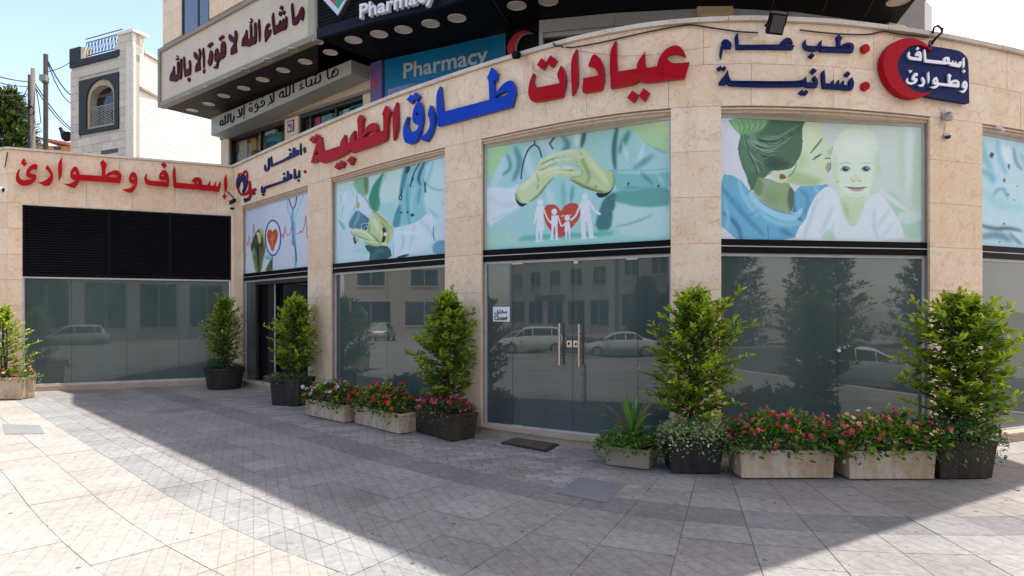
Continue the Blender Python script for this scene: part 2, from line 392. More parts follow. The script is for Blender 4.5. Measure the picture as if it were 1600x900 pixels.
# shopfronts: a flat frame with ad bay above and glass below
def shopfront(a, b, rec, joints, gm, frame_mat=ALU, nopanes=False):
    pa, _ = facade(S(a)); pb, _ = facade(S(b)); L = Line(pa, pb).off(-rec); w = L.len
    fm = MB(); t = .035
    line_box(fm, L, .0, t, SILL + .012, BARB, -.05, .0); line_box(fm, L, w - t, w, SILL + .012, BARB, -.05, .0)
    line_box(fm, L, .0, w, BARB - t, BARB - .001, -.05, .001); line_box(fm, L, t, w - t, SILL + .012, SILL + .035, -.05, .001)
    line_box(fm, L, .0, t, ADB, WTOP, -.05, .001); line_box(fm, L, w - t, w, ADB, WTOP, -.05, .001)
    line_box(fm, L, t, w - t, WTOP - t, WTOP, -.05, .001)
    fr = ck(fm, 'window_frame', frame_mat)
    bm_ = MB(); line_box(bm_, L, -.0, w, BARB, BARB + .068, -.06, .035); line_box(bm_, L, -.0, w, BARB + .078, ADB, -.06, .035); ck(bm_, 'shutter_box', BLACK)
    bm_ = MB(); line_box(bm_, L, 0.001, w - .001, BARB + .068, BARB + .078, -.05, .04); ck(bm_, 'trim_strip', ALU)
    if not nopanes:
        edges = [t] + [L.hit(j)[1] for j in joints] + [w - t]
        for i in range(len(edges) - 1):
            g = MB(); line_box(g, L, edges[i] + .003, edges[i + 1] - .003, SILL + .035, BARB - t, -.030, -.018)
            # each sheet sits very slightly out of true, as toughened glass does
            o = g.build('glass_pane', gm, clinic, keep=True)
        for j in joints:
            g = MB(); tj = L.hit(j)[1]; line_box(g, L, tj - .0028, tj + .0028, SILL + .035, BARB - t, -.031, -.021); ck(g, 'glass_joint', DARKFR)
    return L
LW2 = shopfront(517, 695, .07, [604], GLASS)
LW3 = shopfront(752, 1048, .07, [800, 894, 996], GLASS)
LW4 = shopfront(1127, 1453, .07, [1311], GLASS)
LW5 = shopfront(1535, 1760, .07, [1650], GLASS)
LW1 = shopfront(378, 481, .07, [], GLASS, nopanes=True)
# first bay: open sliding door
g = MB(); line_box(g, LW1, .035, .55, SILL + .035, BARB - .035, -.03, -.018); ck(g, 'glass_pane', GLASS_L)
g = MB(); line_box(g, LW1, .53, .56, SILL + .035, BARB - .035, -.04, -.010); ck(g, 'glass_joint', DARKFR)
g = MB(); line_box(g, LW1, .40, 1.25, SILL + .035, BARB - .035, -.16, -.148); ck(g, 'glass_pane', GLASS_D)
g = MB(); line_box(g, LW1, 1.15, LW1.len - .04, SILL + .035, BARB - .035, -.24, -.228); ck(g, 'glass_pane', GLASS_D)
g = MB(); line_box(g, LW1, .0, LW1.len, SILL, BARB, -.36, -.34); line_box(g, LW1, .56, LW1.len - .035, BARB - .10, BARB - .036, -.2, -.02); ck(g, 'interior_shade_and_head', DARKFR)  # dark sheet put in for the shade of the room, plus header bar
g = MB(); line_box(g, LW1, 1.22, 1.25, SILL + .035, BARB - .1, -.147, -.125); ck(g, 'door_rail', ALU)

# entrance: handles, lock plates, patch fittings, chain
def door_bit(name, x0, x1, y0, y1, o0, o1, m):
    z1 = LW3.px((x0 + x1) / 2, y0).z; z0 = LW3.px((x0 + x1) / 2, y1).z; g = MB()
    line_box(g, LW3, LW3.hit(x0)[1], LW3.hit(x1)[1], z0, z1, o0, o1); ck(g, name, m, bevel=.003)
for x0, x1, y0, y1 in ((799, 817, 406, 413), (896, 903, 403, 412), (977, 996, 400, 406), (800, 815, 664, 671), (896, 904, 676, 684)):
    door_bit('patch_fitting', x0, x1, y0, y1, -.040, -.006, CHROME)
door_bit('lock_plate', 884.5, 893, 532, 543, -.02, -.010, CHROME); door_bit('lock_plate', 895, 903, 532, 543, -.02, -.010, CHROME)
door_bit('lock', 887, 889.5, 535, 539, -.011, -.004, BLACK); door_bit('lock', 898, 900.5, 536, 540, -.011, -.004, BLACK)
for x, y0, y1 in ((876.5, 505, 570), (907, 506, 573)):
    p = LW3.px(x, y0, .045); q = LW3.px(x, y1, .045); h = MB(); h.tube([p, q], .016, 10)
    for f_ in (.22, .78):
        c = p.lerp(q, f_); n3 = Vector((LW3.n.x, LW3.n.y, 0)); h.tube([c, c - n3 * .062], .008, 6)
    ck(h, 'door_handle', CHROME, smooth=False)
ch = MB(); p = LW3.px(911.5, 572, .02)
for i in range(15):
    a = p + Vector((math.sin(i * 1.7) * .006, 0, -i * .031)); ang = i * math.pi / 2 + rnd.uniform(-.3, .3)
    r = []
    for k in range(9):
        w = 2 * math.pi * k / 8; v = Vector((math.cos(w) * .011 * math.cos(ang), math.cos(w) * .011 * math.sin(ang) * .8, math.sin(w) * .021)); r.append(a + v)
    ch.tube(r, .0042, 5, cap=False)
o = ch.build('door_chain', mat('dull chain', (.25, .24, .23), .4, .9), None); tag(o, 'steel chain hanging from the handle of the glass entrance door', 'chain')

# ---- left wing
WL = Line(WING_A, WING_B); ww = WL.len
def wt(x): return WL.hit(x)[1]
def tall(x, y): return WL.px(x, y).z
tl0, tl1 = wt(35), wt(361)
mb = MB(); line_box(mb, WL, -.0, ww, HEAD - .12, 4.745, -.3, -.032)
line_box(mb, WL, .0, tl0, -.02, HEAD - .12, -.3, -.032); line_box(mb, WL, tl1, ww - .001, -.02, HEAD - .12, -.3, -.032); line_box(mb, WL, tl0, tl1, -.02, .10, -.3, .0)
# return of the wing beyond the corner, running away to the left
WR = Line(Vector(WING_A) + Vector((-5.5, 2.2)), WING_A)
line_box(mb, WR, 0, WR.len, -.02, 4.745, -.3, -.032); ck(mb, 'wall', MORTAR)
def lcourse(L, z0, z1, w, start, lo, hi):
    s = lo; cut = lo + start
    while s < hi - .02:
        e = min(cut, hi)
        if hi - e < .2: e = hi
        m_ = MB(); line_box(m_, L, s + .002, e - .002, z0 + .002, z1 - .002, -.03, rnd.uniform(0, .003)); ck(m_, 'stone_slab', STONE); s = e; cut = e + w
HW = 3.71
lcourse(WL, 4.26, 4.74, .98, .9, 0, ww); lcourse(WL, HW, 4.26, .8, .5, 0, ww)
lcourse(WR, 4.26, 4.74, .98, .9, 0, WR.len)
for z0, z1 in ((HW, 4.26), (3.21, HW), (2.7, 3.21), (2.2, 2.7), (1.7, 2.2), (1.2, 1.7), (.7, 1.2), (.2, .7), (-.02, .2)): lcourse(WR, z0, z1, 1.1, .8, 0, WR.len)
for z0, z1 in ((3.21, HW), (2.7, 3.21), (2.2, 2.7), (1.7, 2.2), (1.2, 1.7), (.7, 1.2), (.2, .7), (-.02, .2)):
    lcourse(WL, z0, z1, 2, 2, 0, tl0); lcourse(WL, z0, z1, 2, 2, tl1, ww - .002)
for L_ in (WL, WR):
    s = 0
    while s < L_.len - .02:
        e = min(L_.len, s + .62); 
        if L_.len - e < .15: e = L_.len
        m_ = MB(); line_box(m_, L_, s + .0015, e - .0015, 4.742, 4.785, -.34, .04); ck(m_, 'coping_stone', COPING); s = e
m_ = MB(); line_box(m_, WL, tl0, tl1, HW - .035, HW, -.10, .012); ck(m_, 'lintel', COPING)
# black louvres above the glass: three panels of slats
def lz(x, yl, yr): return EYE + (HY - (yl + (yr - yl) * (x - 36) / (360 - 36))) / F * WL.hit(x)[0].y
LVT, LVB = HW - .037, 2.285
seams = [tl0 + .01, wt(171), wt(266), tl1 - .01]
bk = MB(); line_box(bk, WL, tl0, tl1, LVB - .02, LVT, -.14, -.10); ck(bk, 'louvre_backing', BLACK)
for i in range(3):
    lp = MB(); a, b = seams[i], seams[i + 1]
    line_box(lp, WL, a, a + .03, LVB, LVT, -.08, .0); line_box(lp, WL, b - .03, b, LVB, LVT, -.08, .0); line_box(lp, WL, a + .03, b - .03, LVB, LVB + .03, -.08, .0)
    pn = ck(lp, 'louvre_panel', BLACK)
    n = 26; h = (LVT - LVB - .04) / n
    zz = [0] * n
    me = None
    for k in range(n):
        z = LVB + .035 + h * k; sl_ = MB()
        vs = [WL.at(a + .03, z, -.006), WL.at(b - .03, z, -.006), WL.at(b - .03, z + h * .86, -.045), WL.at(a + .03, z + h * .86, -.045),
              WL.at(a + .03, z - .004, -.012), WL.at(b - .03, z - .004, -.012), WL.at(b - .03, z + h * .86 - .004, -.051), WL.at(a + .03, z + h * .86 - .004, -.051)]
        sl_.add(vs, [(0, 1, 2, 3), (4, 7, 6, 5), (0, 4, 5, 1), (3, 2, 6, 7)])
        sl_.build('slat', BLACK2, pn)
# glass of the wing
fm = MB(); line_box(fm, WL, tl0, tl1, LVB - .05, LVB - .021, -.10, .005); line_box(fm, WL, tl0, tl1, .10, .14, -.12, .02)
line_box(fm, WL, tl0, tl0 + .03, .14, LVB - .05, -.1, .0); line_box(fm, WL, tl1 - .03, tl1, .14, LVB - .05, -.1, .0); ck(fm, 'window_frame', ALU)
ed = [tl0 + .03, wt(111), wt(198), wt(279), tl1 - .03]
for i in range(4):
    g = MB(); line_box(g, WL, ed[i] + .003, ed[i + 1] - .003, .14, LVB - .051, -.06, -.048); ck(g, 'glass_pane', GLASS_L)
    if i:
        g = MB(); line_box(g, WL, ed[i] - .0028, ed[i] + .0028, .14, LVB - .051, -.06, -.05); ck(g, 'glass_joint', DARKFR)
m_ = MB(); line_box(m_, WL, tl0 - .02, tl1 + .02, -.015, .099, .0, .06); ck(m_, 'sill', STONE_D)
# roof slab of the ground floor
pl = [tuple(facade(s_, -.3)[0]) for s_ in np.linspace(0, SE, 40)]
e0 = Vector(WING_A) - WL.n * .3
m_ = MB(); m_.prism([tuple(WR.a - WR.n * .3), tuple(e0)] + pl + [(14, 20), (-12, 22)], 4.2, 4.3); ck(m_, 'roof', noisy('roof screed', (.3, .28, .25), (.22, .2, .18), 2))
# ------------------------------------------------------------------ upper storeys with the pharmacy
upper = empty('pharmacy_building', (0, 12, 0), label='upper storeys set back over the clinic with dark canopy, windows and shop signs', cat='building')
def uk(mb, name, mats, **k): return mb.build(name, mats, upper, keep=True, **k)
HC, HT_ = 6.8, 8.28
def hp(x, y, h):
    p = ground_pt(x, y, h) if y > HY else Vector(((x - CX) / F * F * (h - EYE) / (HY - y), F * (h - EYE) / (HY - y), h)); return Vector((p.x, p.y))
A_, B_ = hp(248, 168, HC), hp(497, 60, HC)
LS = Line(A_, B_)                                        # front of the big cream sign
LU = LS.off(-1.5)                                        # upper wall behind it
u0 = LU.hit(345)[0]; u1 = LU.hit(586)[0]
# wall of the first floor, with its openings
def wallpiece(L, x0, x1, z0, z1, nm='wall', m=STONE_D, o0=-.3, o1=0.0):
    g = MB(); line_box(g, L, L.hit(x0)[1], L.hit(x1)[1], z0, z1, o0, o1); return uk(g, nm, m)
WZ = 6.30
for x0, x1 in ((345, 357), (445, 466), (567, 585)):
    z = 4.31
    while z < WZ - .01:
        z2 = min(WZ, z + .5); wallpiece(LU, x0, x1, z + .002, z2 - .002, 'stone_slab', STONE); z = z2
wallpiece(LU, 345, 585, WZ, HC, 'wall', STONE_D)
wallpiece(LU, 345, 585, WZ - .07, WZ - .002, 'window_head', TANFR, -.2, .03)
g = MB(); line_box(g, LU, -.02, LU.len + 1, 4.31, 6.8, -2.4, -2.2); uk(g, 'wall', mat('shop back wall', (.06, .055, .05), .9))
side = Line(u0 - LU.n * 2.2, u0); g = MB(); line_box(g, side, 0, side.len - .302, 4.31, HC, -.1, .1); uk(g, 'wall', STONE)
g = MB(); g.prism([tuple(LU.a + LU.n * -.02), tuple(LU.b), tuple(LU.b - LU.n * 2.4 + LU.d), tuple(LU.a - LU.n * 2.4)], HC - .001, HC + .1); uk(g, 'ceiling', SOFFIT)
for x0, x1, mull in ((357, 445, (402,)), (466, 567, (480, 520))):
    t0, t1 = LU.hit(x0)[1], LU.hit(x1)[1]; g = MB()
    line_box(g, LU, t0, t0 + .05, 4.31, WZ - .071, -.18, -.05); line_box(g, LU, t1 - .05, t1, 4.31, WZ - .071, -.18, -.05); line_box(g, LU, t0 + .05, t1 - .05, WZ - .13, WZ - .071, -.18, -.05)
    for m_ in mull:
        t = LU.hit(m_)[1]; line_box(g, LU, t - .025, t + .025, 4.31, WZ - .13, -.16, -.08)
    fr = uk(g, 'window_frame', DARKFR)
    g = MB(); line_box(g, LU, t0 + .05, t1 - .05, 4.31, WZ - .13, -.125, -.119)
    gm = bpy.data.materials.get('clear glass')
    if gm is None:
        gm = mat('clear glass', (.01, .012, .012), .02); _g = NT(gm); _tr = _g.add('ShaderNodeBsdfTransparent'); _tr.inputs[0].default_value = (.93, .95, .94, 1); _ms = _g.add('ShaderNodeMixShader'); _ms.inputs[0].default_value = .10; _g.l.new(_tr.outputs[0], _ms.inputs[1]); _g.l.new(_g.b.outputs[0], _ms.inputs[2]); _g.l.new(_ms.outputs[0], _g.n['Material Output'].inputs['Surface'])
    uk(g, 'window_pane', gm)
# goods stacked inside the shop windows
goods = [(363, 372, 205, 240, (90, 60, 25)), (372, 386, 222, 262, (205, 175, 150)), (375, 398, 214, 226, (160, 40, 50)), (383, 392, 226, 250, (200, 200, 190)), (392, 400, 218, 236, (190, 150, 50)), (404, 413, 200, 236, (190, 160, 40)), (415, 432, 212, 224, (60, 140, 160)), (415, 430, 224, 240, (30, 70, 130)),
         (414, 430, 204, 212, (220, 215, 215)), (431, 444, 208, 228, (60, 130, 80)), (404, 444, 180, 200, (80, 30, 22)), (490, 502, 168, 184, (190, 40, 50)), (502, 518, 166, 180, (150, 185, 195)), (490, 500, 185, 200, (200, 90, 110)), (502, 519, 180, 198, (130, 175, 185)), (522, 536, 176, 190, (130, 180, 120)), (536, 545, 172, 186, (215, 215, 205)), (546, 566, 160, 170, (60, 170, 165)), (556, 567, 168, 180, (70, 170, 160)), (468, 480, 172, 215, (130, 90, 20)), (440, 446, 190, 230, (30, 20, 20))]
for i, (x0, x1, y0, y1, c) in enumerate(goods):
    L = LU.off(-.15 - .03 * (i % 4)); za = L.px(x0, y1).z; zb = L.px(x0, y0).z; zb = min(zb, WZ - .15); za = max(za, 4.32)
    if zb - za < .03: continue
    g = MB(); line_box(g, L, L.hit(x0)[1], L.hit(x1)[1], za, zb, -.10, 0)
    nm = 'poster_board' if i % 2 else 'goods_box'
    cn = ['brown', 'pinkish cream', 'crimson', 'off white', 'mustard', 'golden yellow', 'teal', 'deep blue', 'white', 'green', 'dark maroon', 'red', 'pale blue', 'rose pink', 'blue grey', 'light green', 'ivory', 'turquoise', 'bright teal', 'ochre', 'near black'][i]
    o = g.build(nm, noisy('goods %d' % i, tuple(min(.9, v * 1.5) for v in lin(c)), tuple(v * .6 for v in lin(c)), 9, .6, 0), None)
    tag(o, '%s stock piece seen through the %s upper shop window' % (cn, 'dimmer narrow' if x0 < 450 else 'wider'), 'shop goods', 'goods in the upper shop windows')
# small notice on the pier between the two windows
nb = empty('wall_notice', tuple(LU.px(455, 205, .0)), label='small framed notice on the stone pier between the upper shop windows', cat='notice')
for a_, m_, o_ in (((449.5, 459.5, 188, 206), DARKFR, .012), ((450.5, 458.5, 190, 204), mat('notice paper', lin((205, 180, 190)), .6), .018), ((451.5, 455, 193, 198), mat('notice ink', lin((90, 60, 130)), .6), .021), ((454, 458, 195, 202), mat('notice pink', lin((190, 90, 110)), .6), .020)):
    g = MB(); L = LU; line_box(g, L, L.hit(a_[0])[1], L.hit(a_[1])[1], LU.px(455, a_[3]).z, LU.px(455, a_[2]).z, .0, o_); g.build('frame' if m_ is DARKFR else 'paper', m_, nb, keep=True)

# purple strip and blue panel
P1, P2, P3 = hp(584, 92, HC), hp(604, 88, HC), hp(790, 50, HC)
LP0 = Line(u1, LU.hit(604)[0] + LU.n * .02)
LPB = Line(LU.hit(604)[0] + LU.n * .05, P3)
g = MB(); line_box(g, LU, LU.hit(584.5)[1], LU.hit(602)[1], 4.31, HC - .02, .0, .10); sp = g.build('side_banner', noisy('purple panel', lin((112, 96, 150)), lin((96, 82, 132)), 3, .4, 0), None)
tag(sp, 'narrow purple panel beside the blue pharmacy board', 'sign')
q = MB(); c = LU.px(591, 133, .105)
for k in range(14):
    a = 2 * math.pi * k / 14; q.v.append(tuple(c + Vector((LU.d.x, LU.d.y, 0)) * .07 * math.cos(a) + Vector((0, 0, .14 * math.sin(a)))))
q.f.append(tuple(range(14))); q.m.append(0); q.build('emblem', mat('crimson print', lin((185, 30, 50)), .5), sp)
for dz, w in ((.95, .10), (.88, .06)):
    q = MB(); t = LU.hit(591)[1]; line_box(q, LU, t - w, t + w * .8, c.z + dz - .03, c.z + dz, .10, .104); q.build('print', mat('gold print', lin((170, 120, 110)), .5), sp)
bp = empty('pharmacy_board', tuple(Vector((LPB.a.x, LPB.a.y, 5))), label='large blue board lettered Pharmacy under the dark canopy', cat='sign')
g = MB(); line_box(g, LPB, 0, LPB.len, 4.31, HC - .02, -.08, .0); g.build('board', noisy('blue board', lin((12, 122, 168)), lin((8, 100, 146)), 1.2, .35, 0), bp, keep=True)
g = MB(); g.add([LPB.px(606, 140, .004), LPB.px(640, 131, .004), LPB.px(690, 128, .004), LPB.px(606, 170, .004)], [(0, 3, 2, 1)]); g.build('print', noisy('pale print', lin((150, 160, 190)), lin((110, 110, 160)), 5, .4, 0), bp, keep=True)
def text_mesh(body, name, m, parent, mapf, w, h, thick, off=.02, matside=None):
    """latin lettering: Blender's own font turned into a solid, mapped by mapf(u, v, depth)"""
    c = bpy.data.curves.new(name, 'FONT'); c.body = body; c.size = 1; c.offset = off; c.resolution_u = 4; c.extrude = .5
    o = bpy.data.objects.new(name, c); C.objects.link(o); dg = bpy.context.evaluated_depsgraph_get(); me = bpy.data.meshes.new_from_object(o.evaluated_get(dg)); bpy.data.objects.remove(o)
    xs = [v.co.x for v in me.vertices]; ys = [v.co.y for v in me.vertices]; x0, x1, y0, y1 = min(xs), max(xs), min(ys), max(ys)
    for v in me.vertices:
        v.co = mapf((v.co.x - x0) / (x1 - x0) * w, (v.co.y - y0) / (y1 - y0) * h, thick * (v.co.z + .5))
    return me
def letters_from_text(body, L, xa, xb, yb_a, yt_a, m, parent, o0, thick, lower=0.24, nm='letter'):
    """each letter its own object; advance from the whole word's layout. yb_a/yt_a: base and top pixel rows at the left end"""
    ta, tb = L.hit(xa)[1], L.hit(xb)[1]; zb, zt = L.px(xa, yb_a).z, L.px(xa, yt_a).z
    c = bpy.data.curves.new('w', 'FONT'); c.body = body; c.size = 1; c.offset = .018; c.extrude = .5; c.resolution_u = 3
    o = bpy.data.objects.new('w', c); C.objects.link(o); dg = bpy.context.evaluated_depsgraph_get(); me = bpy.data.meshes.new_from_object(o.evaluated_get(dg)); bpy.data.objects.remove(o)
    bm = bmesh.new(); bm.from_mesh(me); bmesh.ops.remove_doubles(bm, verts=bm.verts, dist=1e-6)
    xs = [v.co.x for v in bm.verts]; x0, x1 = min(xs), max(xs); cap = .73
    for v in bm.verts:
        u = (v.co.x - x0) / (x1 - x0); v.co = L.at(ta + (tb - ta) * u, zb + (zt - zb) * v.co.y / cap, o0 + thick * (v.co.z + .5))
    seen = set(); groups = []
    for v in bm.verts:
        if v.index in seen: continue
        st = [v]; comp = []; seen.add(v.index)
        while st:
            a = st.pop(); comp.append(a)
            for e in a.link_edges:
                b = e.other_vert(a)
                if b.index not in seen: seen.add(b.index); st.append(b)
        groups.append(comp)
    for comp in groups:
        ids = {v.index: i for i, v in enumerate(comp)}; fs = set(f for v in comp for f in v.link_faces)
        g = MB(); g.add([v.co.copy() for v in comp], [tuple(ids[v.index] for v in f.verts) for f in fs]); g.build(nm, m, parent, keep=True)
    bm.free()
letters_from_text('Pharmacy', LPB, 631, 763, 123, 98.5, mat('grey print letters', lin((168, 176, 176)), .5), bp, .002, .012)

# dark wall with the crescent, then the banded windows
D0 = P3; PTS = [(790, 50), (843, 33), (960, 21.5), (1087, 15), (1142, 14.5), (1240, 20), (1380, 39), (1406, 44)]
pp = [hp(x, y, HC) for x, y in PTS]
def seg(i, o=0): return Line(pp[i], pp[i + 1]).off(o)
L = seg(0); g = MB(); line_box(g, L, 0, L.len, 4.31, HC, -.2, 0); uk(g, 'wall', SOFFIT)
cres = MB(); oc = []
def crescent(L, cx, cy, R, r, dx, o0, o1, m, name, parent, tilt=0.0, n=26, sx=1.0):
    pts = []; 
    for k in range(n + 1):
        a = math.radians(38 + tilt) + (2 * math.pi - math.radians(76)) * k / n; pts.append((cx + R * math.cos(a) * sx, cy - R * math.sin(a)))
    x1, y1 = pts[-1]; x0, y0 = pts[0]; c2 = (cx + dx, cy)
    a1 = math.atan2(-(y1 - c2[1]), (x1 - c2[0]) / sx); a0 = math.atan2(-(y0 - c2[1]), (x0 - c2[0]) / sx)
    if a1 < 0: a1 += 2 * math.pi
    r = math.hypot((x1 - c2[0]) / sx, y1 - c2[1])
    for k in range(1, n): a = a1 + (a0 - a1) * k / n; pts.append((c2[0] + r * math.cos(a) * sx, c2[1] - r * math.sin(a)))
    return pts
cb = Line(pp[0], pp[1])
# frames over the curved windows
for i in (1, 2, 4, 5):
    L = seg(i); g = MB(); line_box(g, L, 0, L.len, HC - .22, HC - .005, -.1, .04); line_box(g, L, 0, L.len, HC - .30, HC - .23, -.1, .0); uk(g, 'window_frame', ALU)
    g = MB(); line_box(g, L, .0, L.len, 4.31, HC - .301, -.12, -.08); uk(g, 'window_pane', GLASS_D)
L = seg(1); g = MB(); line_box(g, L, 0, .07, 4.31, HC - .23, -.06, .05); uk(g, 'window_frame', ALU)
for i in (3, 6):
    L = seg(i); z = 4.31
    while z < HC - .01:
        z2 = min(HC, z + .6); g = MB(); line_box(g, L, 0, L.len, z + .002, z2 - .002, -.3, .12); uk(g, 'stone_slab', STONE); z = z2
g = MB(); L = Line(pp[7], pp[7] + Vector((.9, 4.5))); line_box(g, L, 0.12, L.len, 4.31, 9.6, -.02, .02); uk(g, 'wall', STONE_D)

# canopy underside: left sign soffit of boards, dark plate elsewhere, upper block above
cl = [hp(590, 33, HC), hp(685, 12, HC)]
nose = [Vector(v) for v in ((-.2, 10.25), (1.2, 9.2), (3.0, 8.45), (5.0, 8.7), (6.4, 9.8))]
edge = [B_] + cl + nose + [hp(1430, 0, HC), hp(1404, 33, HC), hp(1395, 46, HC)]
back = [pp[6] + Vector((0, .4))] + [p + Vector((0, .4)) for p in pp[5:0:-1]] + [P3 + Vector((0, .3)), LU.hit(586)[0] - LU.n * .3, LS.off(-1.5).hit(497)[0]]
plate = [tuple(p) for p in edge + back]
g = MB(); g.prism(plate, HC, HC + .12); uk(g, 'canopy', SOFFIT)
# thin panel seams under the dark canopy
for (x0, y0), (x1, y1) in (((1209, 0), (1206, 12)), ((1294, 0), (1285, 18)), ((1365, 0), (1352, 26)), ((770, 0), (795, 38))):
    a, b = hp(x0, y0, HC - .002), hp(x1, y1, HC - .002); g = MB(); g.bar((a.x, a.y, HC - .003), (b.x, b.y, HC - .003), .012, .004); uk(g, 'panel_seam', mat('seam', (.06, .05, .05), .5))
# boards under the cream sign
A2 = A_ - LS.n * .02
n = 5; 
for i in range(n):
    o0, o1 = -.06 - .288 * i, -.06 - .288 * (i + 1) + .006; g = MB(); line_box(g, LS, .03, LS.len, HC + .0, HC + .05, o1, o0); uk(g, 'soffit_board', SOFFIT_B)
g = MB(); line_box(g, LS, .0, LS.len, HC + .051, HT_ - .05, -1.5, -.12); uk(g, 'canopy_core', SOFFIT)
# black fascia of the pharmacy, horizontal slats
fas = [B_] + cl + nose
for i in range(len(fas) - 1):
    L = Line(fas[i], fas[i + 1]); g = MB(); line_box(g, L, 0, L.len, HC - .012, HC + .16, -.05, .035); uk(g, 'fascia_rail', NAVYF)
    g = MB(); line_box(g, L, 0, L.len, HC + .16, HT_, -.06, -.03); uk(g, 'fascia_backing', BLACK)
    if i < 3:
        for k in range(17):
            z = HC + .165 + k * .0655; g = MB(); line_box(g, L, 0, L.len, z, z + .05, -.03, .0); uk(g, 'slat', BLACK2)
# downlights
def downlight(x, y, h=HC, r=.13):
    p = hp(x, y, h); g = MB(); g.lathe([(r * 1.12, 0), (r * 1.12, -.012), (r, -.016), (r * .98, -.002)], 20, (p.x, p.y, h)); t_ = uk(g, 'downlight', LAMP, smooth=False)
for x, y in ((589, 45), (631, 45.5), (672, 36), (715, 28), (592, 54)): pass
for x, y, r in ((552.5, 62, .15), (592.5, 53, .15), (630.5, 46, .15), (673, 36.5, .15), (714, 28, .15), (807.5, 8.5, .15), (857, 1.5, .15), (1403, 1.5, .16), (516.5, 81.5, .13), (477, 96, .13), (442.5, 109.5, .13), (410.5, 124, .13), (381, 137.5, .13), (350, 149.5, .13), (326, 162, .13), (300.5, 172, .13),
                (496.5, 65, .10), (457, 77, .09), (418.5, 93, .08), (383, 108.5, .08), (353.5, 122.5, .07), (325.5, 136.5, .07), (297.5, 148, .07)):
    downlight(x, y, HC - .001, r)

# upper block; its unseen prow is added and shaped to throw the plaza shade
blk = [hp(257, 78, HT_) , LS.hit(410)[0] + LS.n * .02, Vector((-4.3, 12.0)), Vector((3.43, 4.3)), Vector((8.1, 7.15)), Vector((7.9, 13)), Vector((4, 22)), Vector((-4.8, 21.5))]
blk[0] = LS.hit(257)[0] + LS.n * .015
g = MB(); g.prism([tuple(p) for p in blk], HT_ + .01, 9.7); uk(g, 'upper_wall_shade_prow', MORTAR)
LT = Line(blk[0], blk[1])
for i in range(4):
    z0, z1 = HT_ + .01 + .36 * i, HT_ + .01 + .36 * (i + 1); s = 0; st = [.9, .55][i % 2]
    wa, wb = LT.hit(286)[1], LT.hit(329)[1]
    cuts = [0, st]
    while cuts[-1] < LT.len: cuts.append(cuts[-1] + .95)
    for a, b in zip(cuts, cuts[1:]):
        b = min(b, LT.len)
        for lo, hi in ((a, min(b, wa)), (max(a, wb), b)):
            if hi - lo > .05: m_ = MB(); line_box(m_, LT, lo + .003, hi - .003, z0 + .003, z1 - .003, 0, .03); uk(m_, 'stone_slab', STONE)
m_ = MB(); line_box(m_, LT, wa, wb, HT_ + .01, 9.7, -.02, .008); uk(m_, 'window_pane', GLASS_B)
m_ = MB(); wm = (wa + wb) / 2 + .1; line_box(m_, LT, wa, wa + .05, HT_ + .012, 9.7, .008, .035); line_box(m_, LT, wm, wm + .05, HT_ + .012, 9.7, .008, .025); line_box(m_, LT, wb - .03, wb, HT_ + .012, 9.7, .008, .035); uk(m_, 'window_frame', DARKFR)
# roof plate behind the signs, linking canopy and block
g = MB(); g.prism([tuple(A_ - LS.n * .13), tuple(B_ - LS.n * .13)] + [tuple(p + Vector((0, .07))) for p in cl + nose] + [(6.75, 10.6), (7.0, 13), (4, 22), (-4.8, 21.5)], HT_ - .06, HT_ + .005); uk(g, 'roof', SOFFIT)

# ------------------------------------------------------------------ signs and lettering, traced shapes at their real places
def smooth_poly(p, it=2):
    for _ in range(it):
        n = len(p); out = []
        for i in range(n):
            a, b, c = p[i - 1], p[i], p[(i + 1) % n]
            v1 = (b[0] - a[0], b[1] - a[1]); v2 = (c[0] - b[0], c[1] - b[1]); l1 = math.hypot(*v1) or 1e-6; l2 = math.hypot(*v2) or 1e-6
            cs = (v1[0] * v2[0] + v1[1] * v2[1]) / (l1 * l2)
            if cs < .55: out.append(b)
            else: k = .25; out.append((b[0] - v1[0] * k, b[1] - v1[1] * k)); out.append((b[0] + v2[0] * k, b[1] + v2[1] * k))
        p = out
    return p
def pairs(s):
    v = [float(x) for x in s.split()]; return list(zip(v[::2], v[1::2]))
def glyph(polys, org, scale, surf, o0, o1, m, name, parent, rim=None, it=2):
    """a solid letter: front face, sides and back between offsets o0 and o1 in front of the wall; polys[0] outline, others holes"""
    loops = [[(org[0] + x / scale, org[1] + y / scale) for x, y in (smooth_poly(p, it) if it else p)] for p in polys]
    flat = [q for l in loops for q in l]; n = len(flat)
    tris = tessellate_polygon([[Vector((x, -y, 0)) for x, y in l] for l in loops])
    vs = [surf.px(x, y, o1) for x, y in flat] + [surf.px(x, y, o0) for x, y in flat]; fs = []
    for t in tris:
        a, b, c = [flat[i] for i in t]; ar = (b[0] - a[0]) * (-(c[1] - a[1])) - (c[0] - a[0]) * (-(b[1] - a[1]))
        if ar < 0: t = t[::-1]
        fs.append(tuple(t)); fs.append(tuple(n + i for i in t[::-1]))
    g = MB(); g.add(vs, fs, 0); k = 0; sf = []
    for li, l in enumerate(loops):
        area = sum(l[i][0] * -l[(i + 1) % len(l)][1] + l[(i + 1) % len(l)][0] * l[i][1] for i in range(len(l)))
        for i in range(len(l)):
            a, b = k + i, k + (i + 1) % len(l); f = (a, n + a, n + b, b)
            if (area < 0) == (li == 0): f = f[::-1]
            sf.append(f)
        k += len(l)
    for f in sf: g.f.append(f); g.m.append(1)
    return g.build(name, [m, rim or m], parent, keep=parent is not None)
